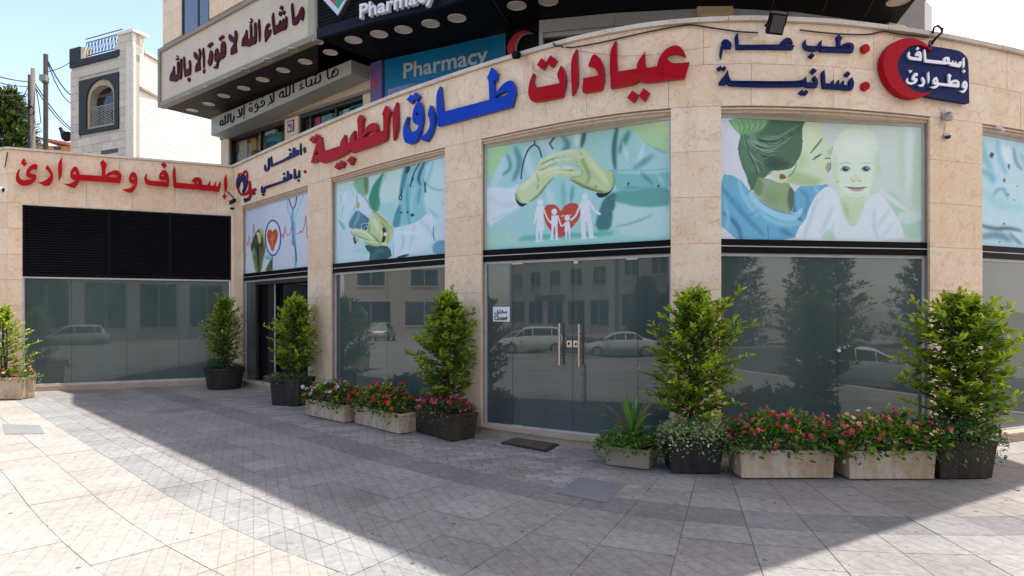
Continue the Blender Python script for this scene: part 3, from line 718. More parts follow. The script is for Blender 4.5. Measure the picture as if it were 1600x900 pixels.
def sign(name, org, scale, surf, o0, o1, m, shapes, label, cat='sign', rim=None, base=None, it=2):
    x, y = base or pairs(shapes[0].split('|')[0])[0]
    e = empty(name, tuple(surf.px(org[0] + x / scale, org[1] + y / scale, o0)), label=label, cat=cat)
    for s_ in shapes:
        mm = m; nm = 'letter'
        if s_[0] == '.': nm = 'letter_dot'; s_ = s_[1:]
        glyph([pairs(p) for p in s_.split('|')], org, scale, surf, o0, o1, mm, nm, e, rim, it if nm == 'letter' else 0)
    return e
REDR = mat('dark red return', (.28, .01, .02), .45); BLUER = mat('dark blue return', (.01, .05, .28), .45)
sign('red_letter_sign', (820, 60), 5.926, FAC, .012, .065, RED, [
 '860 35 868 325 1045 298 1050 235 1118 145 1124 270 1140 290 1228 278 1232 235 1260 170 1310 115 1370 85 1410 85 1450 110 1475 150 1488 190 1460 172 1400 160 1340 168 1305 195 1330 225 1375 255 1523 238 1482 385 1105 432 1068 405 1040 438 810 478 798 130',
 '.1005 497 1060 540 1020 608 958 562', '.1105 478 1165 525 1118 597 1065 545',
 '655 163 690 175 725 225 745 290 752 360 748 430 725 492 565 520 548 505 562 385 700 358 690 325 660 290 630 272 605 272 635 185',
 '500 113 512 400 498 470 460 545 442 215',
 '105 335 112 350 98 410 110 460 130 472 350 428 318 350 358 265 385 310 400 370 398 450 368 555 115 606 80 585 58 535 60 470 75 400',
 '.180 197 225 240 187 302 137 262', '.262 170 315 215 272 283 225 235'], 'crimson raised Arabic word at the crown of the curved parapet, tallest lettering', rim=REDR)
sign('blue_letter_sign', (480, 100), 4.706, FAC, .012, .065, BLUE, [
 '1378 35 1422 78 1408 135 1392 128 1398 245 1440 180 1480 142 1520 130 1545 165 1552 210 1540 270 1525 325 985 468 968 235 1002 172 1018 362 1362 272 1358 128 1345 115|1392 264 1430 230 1480 209 1508 208 1495 238',
 '930 310 950 345 962 410 950 480 925 545 900 577 870 570 848 548 885 530 915 495 928 455 925 415 908 375',
 '838 280 862 300 872 370 868 450 850 530 820 580 785 598 750 588 733 560 728 500 738 440 762 392 768 397 755 450 768 500 800 512 835 490 845 455 820 452 800 430 797 385 812 320|832 358 845 375 832 392 820 375',
 '.820 215 850 245 828 280 797 250', '.785 233 812 262 790 300 755 270'], 'bright blue raised Arabic name between the two crimson words on the parapet', rim=BLUER)
sign('red_letter_sign', (480, 100), 4.706, FAC, .012, .065, RED, [
 '683 287 690 480 660 568 648 372',
 '602 312 638 358 615 405 610 540 600 577 355 658 338 630 315 668 150 735 122 728 105 700 85 730 52 732 72 650 100 560 120 540 135 650 265 608 268 580 300 525 303 598 335 583 338 540 370 495 372 568 400 560 397 450 390 410 415 378 438 405 425 440 428 525 460 470 495 440 525 440 542 475 535 512 585 495 585 390 575 375|430 550 455 520 490 500 517 500 505 524|78 672 98 640 108 664 95 674',
 '.90 518 107 538 90 562 68 545', '.60 535 85 565 65 588 38 562', '.345 682 370 700 348 750 315 715', '.270 712 297 730 280 770 255 750', '.245 730 265 755 248 780 222 765'], 'crimson raised Arabic word above the advert of crossed wrists, left of the blue name', rim=REDR)
sign('navy_letter_sign', (1110, 40), 6.154, FAC, .008, .04, NAVY, [
 '1212 98 1250 132 1228 165 1228 208 1262 185 1310 172 1345 182 1362 215 1345 272 1040 262 1028 240 1005 258 930 255 890 235 875 195 882 160 905 143 898 175 905 200 925 208 1020 210 1028 175 1052 150 1050 210 1200 220 1205 165 1192 130|1235 217 1270 200 1320 205 1315 222',
 '.955 275 985 300 962 328 927 305',
 '250 80 258 105 262 198 655 195 668 165 700 135 735 125 765 150 778 188 740 180 700 178 690 182 710 200 792 200 775 243 238 240 225 120',
 '130 142 165 150 200 190 190 235 160 235 115 230 105 290 92 338 82 300 88 240 92 205 110 192 145 190 135 180 95 188 105 155'], 'navy raised Arabic words of the upper line with the floodlight hanging over them')
sign('navy_letter_sign', (1110, 40), 6.154, FAC, .008, .04, NAVY, [
 '1075 437 1082 470 1088 565 1140 570 1165 530 1165 572 1195 575 1215 530 1220 577 1240 578 1262 535 1262 582 1320 588 1310 545 1340 508 1358 550 1355 605 1335 632 1065 612 1048 470',
 '.1298 450 1325 475 1300 505 1270 480',
 '985 492 1008 520 1018 560 1005 608 905 605 882 585 868 602 175 598 150 562 138 583 72 580 82 540 130 490 158 437 168 500 190 541 868 550 905 498 908 556 975 560 985 540 965 520|112 540 138 512 144 540',
 '.970 420 1008 445 975 478 945 450', '.862 628 890 652 868 680 835 655', '.902 628 925 652 900 682 878 655', '.88 398 108 420 80 448 52 422', '.124 398 148 420 125 445 100 425'], 'navy raised Arabic words of the lower line, with a very long flat stroke')
for cy, lb in ((232, 'round red disc at the end of the upper navy line, nearer the coping'), (592, 'round red disc at the end of the lower navy line')):
    pts = ' '.join('%.1f %.1f' % (1471 + 38 * math.cos(2 * math.pi * k / 24), cy + 42 * math.sin(2 * math.pi * k / 24)) for k in range(24))
    o = glyph([pairs(pts)], (1110, 40), 6.154, FAC, .006, .04, RED, 'red_disc', None, it=0); tag(o, lb, 'sign disc', 'red discs on the parapet')
sign('red_letter_sign', (10, 235), 8.889, WL, .09, .13, BRED, [
 '265 132 285 140 292 160 270 172 268 180 300 180 315 190 272 238 232 205 232 180 245 150',
 '205 272 212 285 195 340 205 395 250 430 330 428 400 405 360 400 310 385 295 350 310 290 350 235 400 207 440 208 455 225 440 285 415 275 370 285 335 325 400 345 435 355 435 400 405 455 340 495 260 508 200 490 160 440 155 380 175 320',
 '595 222 640 280 670 350 665 420 635 480 595 508 530 500 455 458 520 455 590 420 635 365 610 310 562 272',
 '790 115 792 360 748 435 732 205',
 '975 240 1010 260 1030 320 1032 352 1345 370 1335 235 1315 195 1355 142 1412 212 1390 260 1385 360 1440 320 1500 295 1550 290 1590 315 1616 365 1589 468 1030 430 1000 490 960 535 900 525 808 475 880 480 940 465 985 430 930 415 905 380 910 310 940 260|940 325 965 305 985 330 985 350 950 345|1415 380 1470 350 1520 350 1555 375 1550 392',
 '1776 312 1811 335 1833 400 1826 480 1796 550 1756 595 1716 600 1661 580 1619 550 1661 552 1731 540 1781 500 1801 468 1761 480 1726 465 1709 420 1721 360 1751 320|1749 405 1763 380 1791 405 1791 415 1756 412',
 '1956 332 1963 345 1956 390 1971 420 2011 435 2231 452 2226 410 2211 425 2171 430 2136 415 2126 380 2141 330 2181 290 2211 287 2246 320 2266 390 2269 450 2253 522 1991 498 1941 480 1923 430 1931 370|2156 360 2173 345 2201 360 2191 378 2166 375',
 '.2193 178 2239 222 2199 265 2151 215',
 '2349 240 2356 300 2366 460 2601 482 2636 480 2576 440 2601 400 2651 385 2701 395 2726 440 2721 490 2791 497 2836 432 2836 500 2876 505 2916 440 2911 510 2936 515 2951 470 2979 440 2983 500 2956 590 2871 583 2861 570 2831 578 2791 565 2781 572 2676 560 2656 542 2636 560 2331 532 2306 295|2641 455 2659 448 2676 468 2661 478',
 '3059 345 3073 480 3066 560 3031 612 3016 400', '.3031 612 3061 645 3036 690 2998 652'], 'bright red raised Arabic words on the flat wing wall above the black louvres')
sign('navy_letter_sign', (355, 215), 8.179, FAC, .008, .03, NAVY, [
 '955 72 962 215 948 228 942 110', '.1000 120 1015 160 1002 200 985 160',
 '865 125 880 145 872 170 900 155 925 160 918 225 580 378 565 370 560 265 578 240 588 345 800 250 815 200 835 195 845 215 852 150', '.812 140 825 160 812 178 800 160',
 '545 260 552 380 540 415 510 438 490 425 485 380 500 345 505 400 525 395 535 370 530 280'], 'small navy Arabic word beside the heart logo, upper of the two', it=1)
sign('navy_letter_sign', (355, 215), 8.179, FAC, .008, .03, NAVY, [
 '935 415 942 505 885 530 868 532 862 420 878 398 890 500 920 490 925 435', '.925 535 935 550 922 565 912 550',
 '785 425 795 440 795 475 830 465 842 500 830 530 760 565 495 660 495 700 465 715 445 700 445 640 460 620 462 680 480 675 478 645 490 625 730 550 735 505 752 500 755 535 775 525 778 440', '.738 450 750 465 738 482 725 467', '.450 725 470 747 490 728 470 718'], 'small navy Arabic word beside the heart logo, lower of the two', it=1)
o = glyph([pairs('1005 415 1018 437 1005 460 992 437')], (355, 215), 8.179, FAC, .006, .03, RED, 'red_disc', None, it=1); tag(o, 'tiny dark red dot at the head of the small lower navy word', 'sign disc')
lg = empty('heart_logo', tuple(FAC.px(375, 290, .01)), label='small red and navy heart shaped emblem at the inner corner of the parapet', cat='logo')
for s_, m_, o1 in (('150 520 148 480 165 455 190 452 208 470 222 430 245 417 268 432 275 480 272 560 262 560 262 485 250 440 235 440 222 475 205 490 180 468 162 480 160 520', RED, .03), ('140 510 165 500 200 478 240 480 274 510 270 600 242 680 215 725 203 680 225 630 215 570 200 548 175 580 160 640 140 660 125 600', NAVY, .028),
                  ('140 650 155 650 172 700 210 725 255 710 292 655 288 560 303 552 312 600 316 672 370 645 384 668 330 720 302 790 290 770 302 700 260 735 210 748 165 725', RED, .032), ('220 785 300 760 302 795 235 832', NAVY, .026), ('350 705 368 710 358 735 342 725', NAVY, .026)):
    glyph([pairs(s_)], (355, 215), 8.179, FAC, .008, o1, m_, 'emblem_shape', lg)
# navy emergency panel with crescent
em = empty('emergency_sign', tuple(FAC.px(1440, 115, .02)), label='navy board with white Arabic lettering and a big red crescent round its end', cat='sign')
R4 = ((1360, 50), 7.5)
glyph([pairs('575 183 930 238 1000 265 1050 315 1078 380 1085 858 575 778 540 745 450 735 370 690 300 620 250 530 232 440 240 370 280 290 350 215 430 188 500 190')], *R4, FAC, .02, .075, NAVYP, 'panel', em)
glyph([pairs('630 262 560 180 490 135 400 110 300 115 200 155 120 235 75 330 65 430 85 530 130 630 200 715 290 780 390 808 480 805 560 780 628 728 540 748 450 738 370 692 300 622 250 532 232 440 240 370 280 290 350 218 430 190 500 190 570 218')], *R4, FAC, .02, .10, RED, 'crescent', em)
for s_ in ('1010 330 1018 420 1005 455 992 440 990 350', '550 240 565 250 572 355 770 375 765 345 800 322 835 330 845 360 840 385 870 390 880 365 888 395 905 398 912 372 925 402 945 405 955 378 978 380 978 420 960 447 850 430 835 405 800 415 555 388 540 262|788 362 805 352 818 372 800 382',
           '375 265 385 275 380 315 405 328 490 338 488 318 450 315 445 290 470 262 500 262 520 290 518 372 400 362 362 340 355 305 362 280|470 285 485 280 492 295 478 300',
           '1020 600 1045 620 1050 670 1030 720 1000 745 955 720 1000 715 1020 690 990 680 985 650 1000 610|1010 640 1022 635 1028 655 1015 660',
           '840 520 862 545 850 570 850 610 890 590 930 590 960 620 950 680 720 655 700 680 660 697 615 672 660 670 690 650 655 640 645 605 665 565 690 558 705 580 712 625 830 638 825 550 822 530|665 600 680 592 690 612 672 615|865 632 900 615 930 622 925 640',
           '602 495 612 590 600 635 592 615 585 520', '530 555 555 590 560 630 535 672 510 675 475 650 515 650 535 620 515 580',
           '355 570 362 580 358 605 380 622 420 620 438 605 405 590 412 545 445 510 475 520 470 550 440 545 435 565 470 580 468 615 430 645 380 650 345 625 338 595'):
    glyph([pairs(p) for p in s_.split('|')], *R4, FAC, .074, .092, WHITE, 'letter', em)
for s_ in ('1010 470 1028 490 1010 512 992 490', '475 210 493 228 475 250 457 230', '375 475 392 490 410 475 408 492 390 512 378 495'): glyph([pairs(s_)], *R4, FAC, .074, .09, WHITE, 'letter_dot', em, it=0)

# big cream sign on the upper storey
cs = empty('cream_sign', (A_.x, A_.y, HC), label='long cream fascia board with dark maroon Arabic lettering above the balcony lights', cat='sign')
g = MB(); line_box(g, LS, .10, LS.len - .36, HC + .10, HT_ - .10, -.12, -.02); g.build('board', CREAMP, cs, keep=True)
g = MB(); line_box(g, LS, LS.len - .36, LS.len - .06, HC + .10, HT_ - .10, -.12, -.014); g.build('board', noisy('olive cream board', (.42, .37, .27), (.36, .31, .22), 3, .6, 0), cs, keep=True)
g = MB(); line_box(g, LS, 0, .11, HC - .01, HT_, -.14, .03); line_box(g, LS, LS.len - .07, LS.len, HC - .01, HT_, -.14, .03); line_box(g, LS, .11, LS.len - .07, HC - .01, HC + .10, -.14, .028); line_box(g, LS, .11, LS.len - .07, HT_ - .1, HT_, -.14, .03); g.build('frame', TANFR, cs, keep=True)
LSF = LS.off(-.02)
for org, lst in (((260, 50), ['130 535 138 560 140 660 150 685 185 665 185 560 180 490 198 460 208 480 210 650 232 640 228 480 225 440 250 420 258 560 250 720 225 745 200 740 150 782 130 765 110 775 65 768 72 690 90 640 110 620|98 687 115 665 125 690 105 695',
  '290 385 300 440 310 600 372 570 370 520 360 480 378 440 392 490 395 600 385 670 300 705 290 600 275 430', '.365 712 390 745 365 785 340 755', '592 250 600 300 610 480 600 575 590 560 590 420 572 335', '.600 580 618 605 600 655 585 630',
  '455 312 510 380 525 390 530 345 515 290 530 262 555 320 540 420 535 460 545 590 465 630 465 560 480 510 510 470 500 440 470 430 443 390 445 330|505 502 518 488 525 515 508 520',
  '705 287 730 310 740 380 730 460 710 520 685 535 665 500 662 460 680 420 685 350|698 380 712 385 705 410 692 405', '.715 160 742 185 725 225 695 200', '.685 180 708 215 690 255 655 235',
  '800 257 820 280 828 340 865 325 865 290 865 220 885 160 910 147 935 180 940 290 930 395 828 450 820 540 800 578 770 578 735 555 780 545 800 500 805 460 775 468 765 400 770 340 785 280|790 340 802 345 800 375 785 370|885 215 900 220 895 240 880 235', '.890 50 917 75 895 115 868 90', '.855 75 878 105 860 145 830 120',
  '1000 35 1060 90 1075 130 1085 50 1080 0 1100 -20 1125 40 1110 150 1100 200 1112 320 1020 362 1022 270 1060 210 1070 180 1040 150 1020 155 990 110 992 60|1065 227 1080 207 1090 230',
  '.180 370 192 382 180 395 170 382', '.165 415 180 430 200 400 204 420 185 447 165 442']),
  ((370, 0), ['165 468 175 500 180 630 222 610 225 480 218 410 235 375 248 420 250 590 290 575 290 450 282 390 308 352 320 450 322 640 300 690 265 695 245 705 200 735 170 725 150 720 92 728 95 660 110 600 140 560|130 640 150 605 158 635',
  '362 300 375 400 382 560 365 660 360 600 355 480 340 400', '.235 290 245 305 233 320 225 305', '.213 345 225 360 255 315 262 330 230 372 212 365',
  '510 365 530 385 528 410 500 430 490 455 510 480 548 465 550 490 530 560 480 620 460 665 455 600 450 550 460 450 480 395',
  '582 200 590 260 605 415 665 395 690 320 700 320 695 380 725 360 745 290 745 350 770 330 775 280 790 258 800 300 798 400 785 455 750 470 725 480 700 490 670 500 595 550 585 480 560 300',
  '.710 90 740 120 715 165 685 140', '.745 165 772 190 750 240 722 205', '.690 180 718 215 695 262 668 235',
  '882 52 892 100 910 285 955 270 985 210 1010 140 1035 110 1055 130 1068 210 1045 330 1000 310 985 315 960 380 905 405 890 400 880 300 862 110|1010 185 1025 190 1035 215 1015 205'])):
    for s_ in lst:
        nm = 'letter'
        if s_[0] == '.': nm = 'letter_dot'; s_ = s_[1:]
        glyph([pairs(p) for p in s_.split('|')], org, 10, LSF, .002, .035, MAROON, nm, cs, it=1)
# grey lightbox below it
G0, G1 = LU.off(.48).hit(330)[0], LU.off(.48).hit(548.7)[0]
LG = Line(G0, G1); gs = empty('grey_sign', (G0.x, G0.y, 6.3), label='slim grey lightbox with black Arabic lettering beneath the balcony soffit', cat='sign')
g = MB(); zt0, zb0 = LG.px(330, 185).z, LG.px(330, 212).z; zt1, zb1 = LG.px(548.7, 85).z, LG.px(548.7, 115).z
vs = []
for t, zt, zb in ((0, zt0, zb0), (LG.len, zt1, zb1)):
    for o_ in (0, -.46): vs += [LG.at(t, zb, o_), LG.at(t, min(zt, HC - .02), o_)]
g.add(vs, [(0, 4, 5, 1), (2, 3, 7, 6), (0, 2, 6, 4), (1, 5, 7, 3), (0, 1, 3, 2), (4, 6, 7, 5)]); g.build('casing', GREYP, gs, keep=True)
def stroke_poly(pts, w):
    L_, R_ = [], []
    for i, p in enumerate(pts):
        a = pts[max(0, i - 1)]; b = pts[min(len(pts) - 1, i + 1)]; d = (b[0] - a[0], b[1] - a[1]); l = math.hypot(*d) or 1; n_ = (-d[1] / l * w / 2, d[0] / l * w / 2)
        L_.append((p[0] + n_[0], p[1] + n_[1])); R_.append((p[0] - n_[0], p[1] - n_[1]))
    return L_, R_
def stroke(s_, w, org, scale, surf, o0, o1, m, name, parent):
    p = pairs(s_); L_, R_ = stroke_poly(p, w); P = [(org[0] + x / scale, org[1] + y / scale) for x, y in L_ + R_]; n = len(p); g = MB()
    vs = [surf.px(x, y, o1) for x, y in P] + [surf.px(x, y, o0) for x, y in P]; N = 2 * n; fs = []
    for i in range(n - 1): fs += [(i, i + 1, n + i + 1, n + i), (i, N + i, N + i + 1, i + 1), (n + i, n + i + 1, N + n + i + 1, N + n + i)]
    g.add(vs, fs); return g.build(name, m, parent, keep=parent is not None)
for s_, w in (('110 795 120 720 150 690 168 735 150 785 118 790', 24), ('150 782 200 770 207 735 207 600', 24), ('235 745 260 725 265 575', 24), ('305 565 312 715 335 738 365 700 372 610', 24), ('425 640 480 630 515 600 522 460', 24), ('458 485 490 610', 24), ('563 415 560 600', 22), ('551 632 555 658', 24),
              ('685 455 660 480 660 520 685 535 712 515 712 475 685 455', 22), ('662 398 712 374', 22), ('770 450 765 410 790 385 815 405 812 455 775 462', 20), ('815 440 818 495 792 530 750 548', 22), ('790 326 800 345', 26), ('890 392 880 355 910 325 940 345 942 395 900 435 820 462', 22), ('908 266 918 284', 26),
              ('1048 232 1080 350', 24), ('1115 170 1115 330 1090 365 1030 378', 24), ('1012 402 1024 420', 26)): stroke(s_, w, (335, 130), 12, LG, .001, .012, INK, 'letter', gs)
for s_, w in (('205 625 150 690 145 745 200 742 218 690 205 625', 24), ('215 745 258 728 270 690 270 515', 24), ('270 728 325 705 340 665 340 490', 24), ('405 480 405 665', 24), ('590 500 555 500 530 545 560 560 600 560 520 606', 20), ('548 452 558 472', 24), ('640 385 648 530 665 550 728 525 745 480 745 410', 24), ('745 520 800 490 820 440 820 375', 22), ('800 492 870 470 908 440 912 380 905 310', 24), ('798 346 852 318', 18), ('825 298 832 255', 20),
              ('1045 215 1048 370 1065 398 1120 372 1140 300 1190 262', 24), ('1120 372 1185 352 1238 310 1242 240 1195 212 1150 255 1130 330', 22), ('1172 150 1184 172', 26)): stroke(s_, w, (425, 90), 12, LG, .001, .012, INK, 'letter', gs)

# pharmacy fascia letters and shield on the black slats, seen only in part
LF1 = Line(B_, cl[0]); LF2 = Line(cl[0], cl[1]); LFX = Line(B_.lerp(cl[0], .3), cl[1])
fs_ = empty('pharmacy_sign', (B_.x + .3, B_.y, 7.2), label='white raised Pharmacy lettering on black slatted fascia with pentagon shield', cat='sign')
letters_from_text('Pharmacy', LFX.off(.09), 566, 684, 31, 8.5, WHITE, fs_, .0, .08)
for s_, m_, o0, o1 in (('105 -30 345 228 500 -30', mat('shield edge', (.05, .05, .06), .4), .02, .12), ('118 -30 345 215 485 -30', mat('shield border', lin((205, 205, 215)), .4), .12, .135), ('195 -30 300 85 335 40 300 -30', mat('shield red', lin((200, 25, 60)), .4), .135, .142), ('300 85 352 138 435 15 405 -20 375 20 345 30', mat('shield green', lin((20, 140, 100)), .4), .135, .143), ('352 -30 378 45 420 -10 410 -30', mat('shield orange', lin((230, 130, 90)), .4), .135, .145), ('310 -30 330 38 355 10 350 -30', mat('shield cream', lin((225, 205, 180)), .4), .135, .144)):
    glyph([pairs(s_)], (490, 0), 7.619, Line(B_, cl[1]), o0, o1, m_, 'shield', fs_, it=0)
cpts = pairs('935 212 905 198 870 198 830 215 795 255 778 300 782 330 795 355 835 345 830 310 835 270 855 235 890 212')
o = glyph([cpts], (600, 0), 4, cb.off(.02), .0, .05, mat('crescent red', lin((185, 25, 45)), .4), 'crescent_sign', None, rim=mat('crescent rim', (.6, .58, .58), .4)); tag(o, 'thin red crescent emblem with pale rim beside the blue pharmacy board', 'sign')
# ------------------------------------------------------------------ background: house, orange roofed house, grey block, poles, tree
hs = empty('stone_house', (-15.5, 25, 0), label='white stone house with arched window, dark stone surround and roof railing', cat='house')
def hk(mb, name, m, **k): return mb.build(name, m, hs, keep=True, **k)
ZC = 24.0; c0 = Vector(((208 - CX) / F * ZC, ZC)); zl = 24 * 438 / 411; cl0 = Vector(((110 - CX) / F * zl, zl))
LH = Line(cl0, c0); RH = Line(c0, Vector(((217 - CX) / F * 24.0 - .35, 31.5)) + Vector((.95, 0)))
if RH.n.x < 0: RH.n = -RH.n
HTOP = 12.1
def hx(x): return LH.hit(x)[1]
def hz(x, y): return LH.px(x, y).z
g = MB(); _a0, _a1, _b0, _b1 = hx(137), hx(179), hz(158, 198), hz(158, 125); line_box(g, LH, 0, LH.len - .05, -1.1, _b0, -.3, -.04); line_box(g, LH, 0, LH.len - .05, _b1, hz(110, 107), -.3, -.04); line_box(g, LH, 0, _a0, _b0, _b1, -.3, -.04); line_box(g, LH, _a1, LH.len - .05, _b0, _b1, -.3, -.04); line_box(g, LH, hx(187), LH.len - .3, 9, HTOP - .08, -.6, -.04); line_box(g, LH, LH.len - .31, LH.len - .05, 11, HTOP - .08, -.3, -.041); hk(g, 'wall', noisy('pale joint', (.52, .47, .41), (.45, .41, .35), 5))
g = MB(); line_box(g, RH, 0, RH.len, 0, 11.5, -.3, -.04); hk(g, 'wall', noisy('pale joint sun tone', (.66, .62, .55), (.6, .55, .47), 5))  # joints of the sunlit side, sun brightness mixed into the colour
g = MB(); pl_ = [tuple(LH.a - LH.n * .3), tuple(c0 - LH.n * .3), tuple(RH.b - RH.n * .3), (RH.b.x - 4, RH.b.y + .5)]; g.prism(pl_, 10.0, 10.1); hk(g, 'roof', MORTAR)
wx0, wx1, wz0, wz1 = hx(124.5), hx(186.5), hz(155, 206), hz(155, 120)
rows = np.arange(3.2, HTOP - .1, .305)
for i, z in enumerate(rows):
    z1 = min(z + .305, HTOP - .05); s = 0; w = .62; cut = [.45, .2][i % 2]
    tlim0 = hz(110, 107)
    while s < LH.len - .02:
        e = min(cut, LH.len);
        if LH.len - e < .1: e = LH.len
        a, b = s, e; s = e; cut = e + w * (1 + .25 * math.sin(i * 3.1 + e * 5))
        zz1 = z1
        if z > 11.0 and b < hx(187): continue
        if z + .15 > tlim0 - .0 and b <= hx(187) + .02: continue
        segs = [(a, b)]
        if z1 > wz0 and z < wz1: segs = [(a, min(b, wx0)), (max(a, wx1), b)]
        for a_, b_ in segs:
            if b_ - a_ > .04: m_ = MB(); line_box(m_, LH, a_ + .006, b_ - .006, z + .006, zz1 - .006, -.04, rnd.uniform(0, .006)); hk(m_, 'stone_slab', STONE_W)
    s = 0; cut = [.9, .5][i % 2]
    if z1 > 11.55:
        m_ = MB(); line_box(m_, RH, 0, .6, z + .006, z1 - .006, -.04, .0); hk(m_, 'stone_slab', STONE_W_SUN)
    if z1 < 11.6:
        while s < RH.len - .05:
            e = min(cut, RH.len); m_ = MB(); line_box(m_, RH, s + .006, e - .006, z + .006, z1 - .006, -.04, .0); hk(m_, 'stone_slab', STONE_W_SUN); s = e; cut = e + 1.25
m_ = MB(); line_box(m_, LH, hx(186), LH.len + .05, HTOP - .05, HTOP + .06, -.6, .05); line_box(m_, RH, .6, RH.len, 11.5, 11.62, -.35, .06); hk(m_, 'coping_stone', STONE_W_SUN)
# dark parapet and railing
DST = noisy('dark stone', (.012, .012, .015), (.022, .022, .026), 5, .6, .002)
zA, zB = hz(110, 107), hz(125, 93)
for k in range(4):
    m_ = MB(); z = zA + (hz(110, 77) - zA) * k / 4; line_box(m_, LH, -.02, hx(126), z + .004, z + (hz(110, 77) - zA) / 4 - .004, -.3, .03); hk(m_, 'dark_slab', DST)
for k in range(6):
    a, b = hx(126), hx(187); m_ = MB(); line_box(m_, LH, a + (b - a) * k / 6 + .004, a + (b - a) * (k + 1) / 6 - .004, zA, zB - .01, -.3, .03); hk(m_, 'dark_slab', DST)
m_ = MB(); line_box(m_, LH, hx(126), hx(131), zB, hz(128, 74), -.3, .0); hk(m_, 'stone_slab', STONE_W)
rl = MB(); a, b = hx(130), hx(187); zt = hz(158, 63.5)
rl.tube([LH.at(a, zB + .12, -.1), LH.at(b, zB + .12, -.1)], .018, 5); rl.tube([LH.at(a, zB + .8, -.1), LH.at(b, zB + .8, -.1)], .02, 5); rl.tube([LH.at(a, zB + .66, -.1), LH.at(b, zB + .66, -.1)], .014, 5)
n = 11
for k in range(n):
    t = a + (b - a) * (k + .5) / n; w = (b - a) / n * .48
    for sgn in (-1, 1):
        rl.tube([LH.at(t + sgn * w * math.cos(u), zB + .39 + .27 * math.sin(u), -.1) for u in np.linspace(-1.5, 1.5, 7)], .011, 4)
    rl.tube([LH.at(t - w, zB + .12, -.1), LH.at(t + w, zB + .66, -.1)], .010, 4)
hk(rl, 'roof_railing', mat('railing iron', (.02, .02, .022), .6, 0))
# arched window: dark surround cut by a pointed arch, reveal, grille
fx0, fx1 = hx(124.5), hx(186.5); ax0, ax1 = hx(136), hx(180); az0, azs, azt = hz(158, 199), hz(158, 155), hz(158, 124)
def arch(x0, x1, zs, zt, n=12):
    c = (x0 + x1) / 2; w = (x1 - x0) / 2; return [(c + w * math.cos(a), zs + (zt - zs) * math.sin(a) ** .85) for a in np.linspace(0, math.pi, n)]
out = [(fx0, wz0), (fx1, wz0), (fx1, wz1), (fx0, wz1)]; inn = [(ax1, az0)] + arch(ax0, ax1, azs, azt) + [(ax0, az0)]
def plate(outer, hole, L, o0, o1, m, nm):
    loops = [outer] + ([hole] if hole else []); flat = [q for l in loops for q in l]; n = len(flat)
    tr = tessellate_polygon([[Vector((x, y, 0)) for x, y in l] for l in loops]); g = MB()
    vs = [L.at(x, z, o1) for x, z in flat] + [L.at(x, z, o0) for x, z in flat]; fs = [tuple(t) for t in tr] + [tuple(n + i for i in t[::-1]) for t in tr]; k = 0
    for l in loops:
        for i in range(len(l)): fs.append((k + i, k + (i + 1) % len(l), n + k + (i + 1) % len(l), n + k + i))
        k += len(l)
    g.add(vs, fs); return hk(g, nm, m)
plate(out, inn, LH, -.06, .04, DST, 'window_surround')
i2x0, i2x1 = ax0 + .12, ax1 - .12
plate(inn, [(ax1 - .13, az0 + .08)] + arch(ax0 + .13, ax1 - .13, azs, azt - .22) + [(ax0 + .13, az0 + .08)], LH, -.35, -.02, noisy('beige arch stone', (.42, .36, .28), (.34, .28, .22), 4), 'arch_reveal')
plate([(ax0, az0), (ax1, az0), (ax1, azt), (ax0, azt)], None, LH, -.36, -.30, GLASS_D, 'window_pane')
gr = MB(); nx = 7
for k in range(-6, nx + 1):
    w_ = (ax1 - ax0 - .2) / nx; 
    for sgn in (1, -1):
        pts = []
        for j in range(9):
            z = az0 + .1 + j * (azs - .35 - az0) / 8 + .0; t = ax0 + .1 + (k + .5) * w_ + (sgn * j * .9 * w_ if sgn > 0 else (-j * .9) * w_ + 7 * w_)
            if ax0 + .1 <= t <= ax1 - .1: pts.append(LH.at(t, z, -.04))
        if len(pts) > 1: gr.tube(pts, .011, 4)
for z in (az0 + .08, azs - .25): gr.tube([LH.at(ax0 + .05, z, -.04), LH.at(ax1 - .05, z, -.04)], .02, 4)
for k in range(7):
    t = ax0 + .1 + (ax1 - ax0 - .2) * k / 6; gr.tube([LH.at(t, az0 + .08, -.045), LH.at(t, azs - .25, -.045)], .008, 4)
hk(gr, 'window_grille', mat('grille grey', (.25, .24, .22), .5, .4))
# small dark opening low down, and the dark eave on the far side
g = MB(); line_box(g, LH, hx(158), hx(185), hz(172, 240), hz(172, 233.5), -.02, .008); hk(g, 'window_pane', DARKFR)
g = MB(); g.tube([LH.at(-.05, hz(110, 214), .1), LH.at(-.2, hz(110, 211), .1), LH.at(-.42, hz(105, 204), .1), LH.at(-.48, hz(100, 201), .1)], [.22, .15, .06, .07], 8); hk(g, 'eave', DST)

oh = empty('orange_house', (-28, 42, 0), label='distant low house with orange wall and tiled roof beyond the parapet', cat='house')
Zo = 42.0
def oz(y): return EYE + (HY - y) / F * Zo
def ox(x): return (x - CX) / F * Zo
g = MB(); g.box((ox(62), Zo, -1.1), (ox(118), Zo + 5, oz(228))); g.build('wall', noisy('orange render', lin((215, 150, 100)), lin((195, 130, 85)), 1), oh, keep=True)
g = MB(); g.box((ox(58), Zo - .6, -1.1), (ox(66), Zo + 5, oz(224))); g.build('white_gable', noisy('white render', (.7, .68, .64), (.6, .58, .55), 1), oh, keep=True)
g = MB(); vs = [(ox(64), Zo - .5, oz(219)), (ox(118), Zo - .5, oz(230)), (ox(118), Zo - .5, oz(226)), (ox(66), Zo - .5, oz(216.5)), (ox(64), Zo + 5, oz(217)), (ox(118), Zo + 5, oz(227)), (ox(118), Zo + 5, oz(224)), (ox(66), Zo + 5, oz(214))]
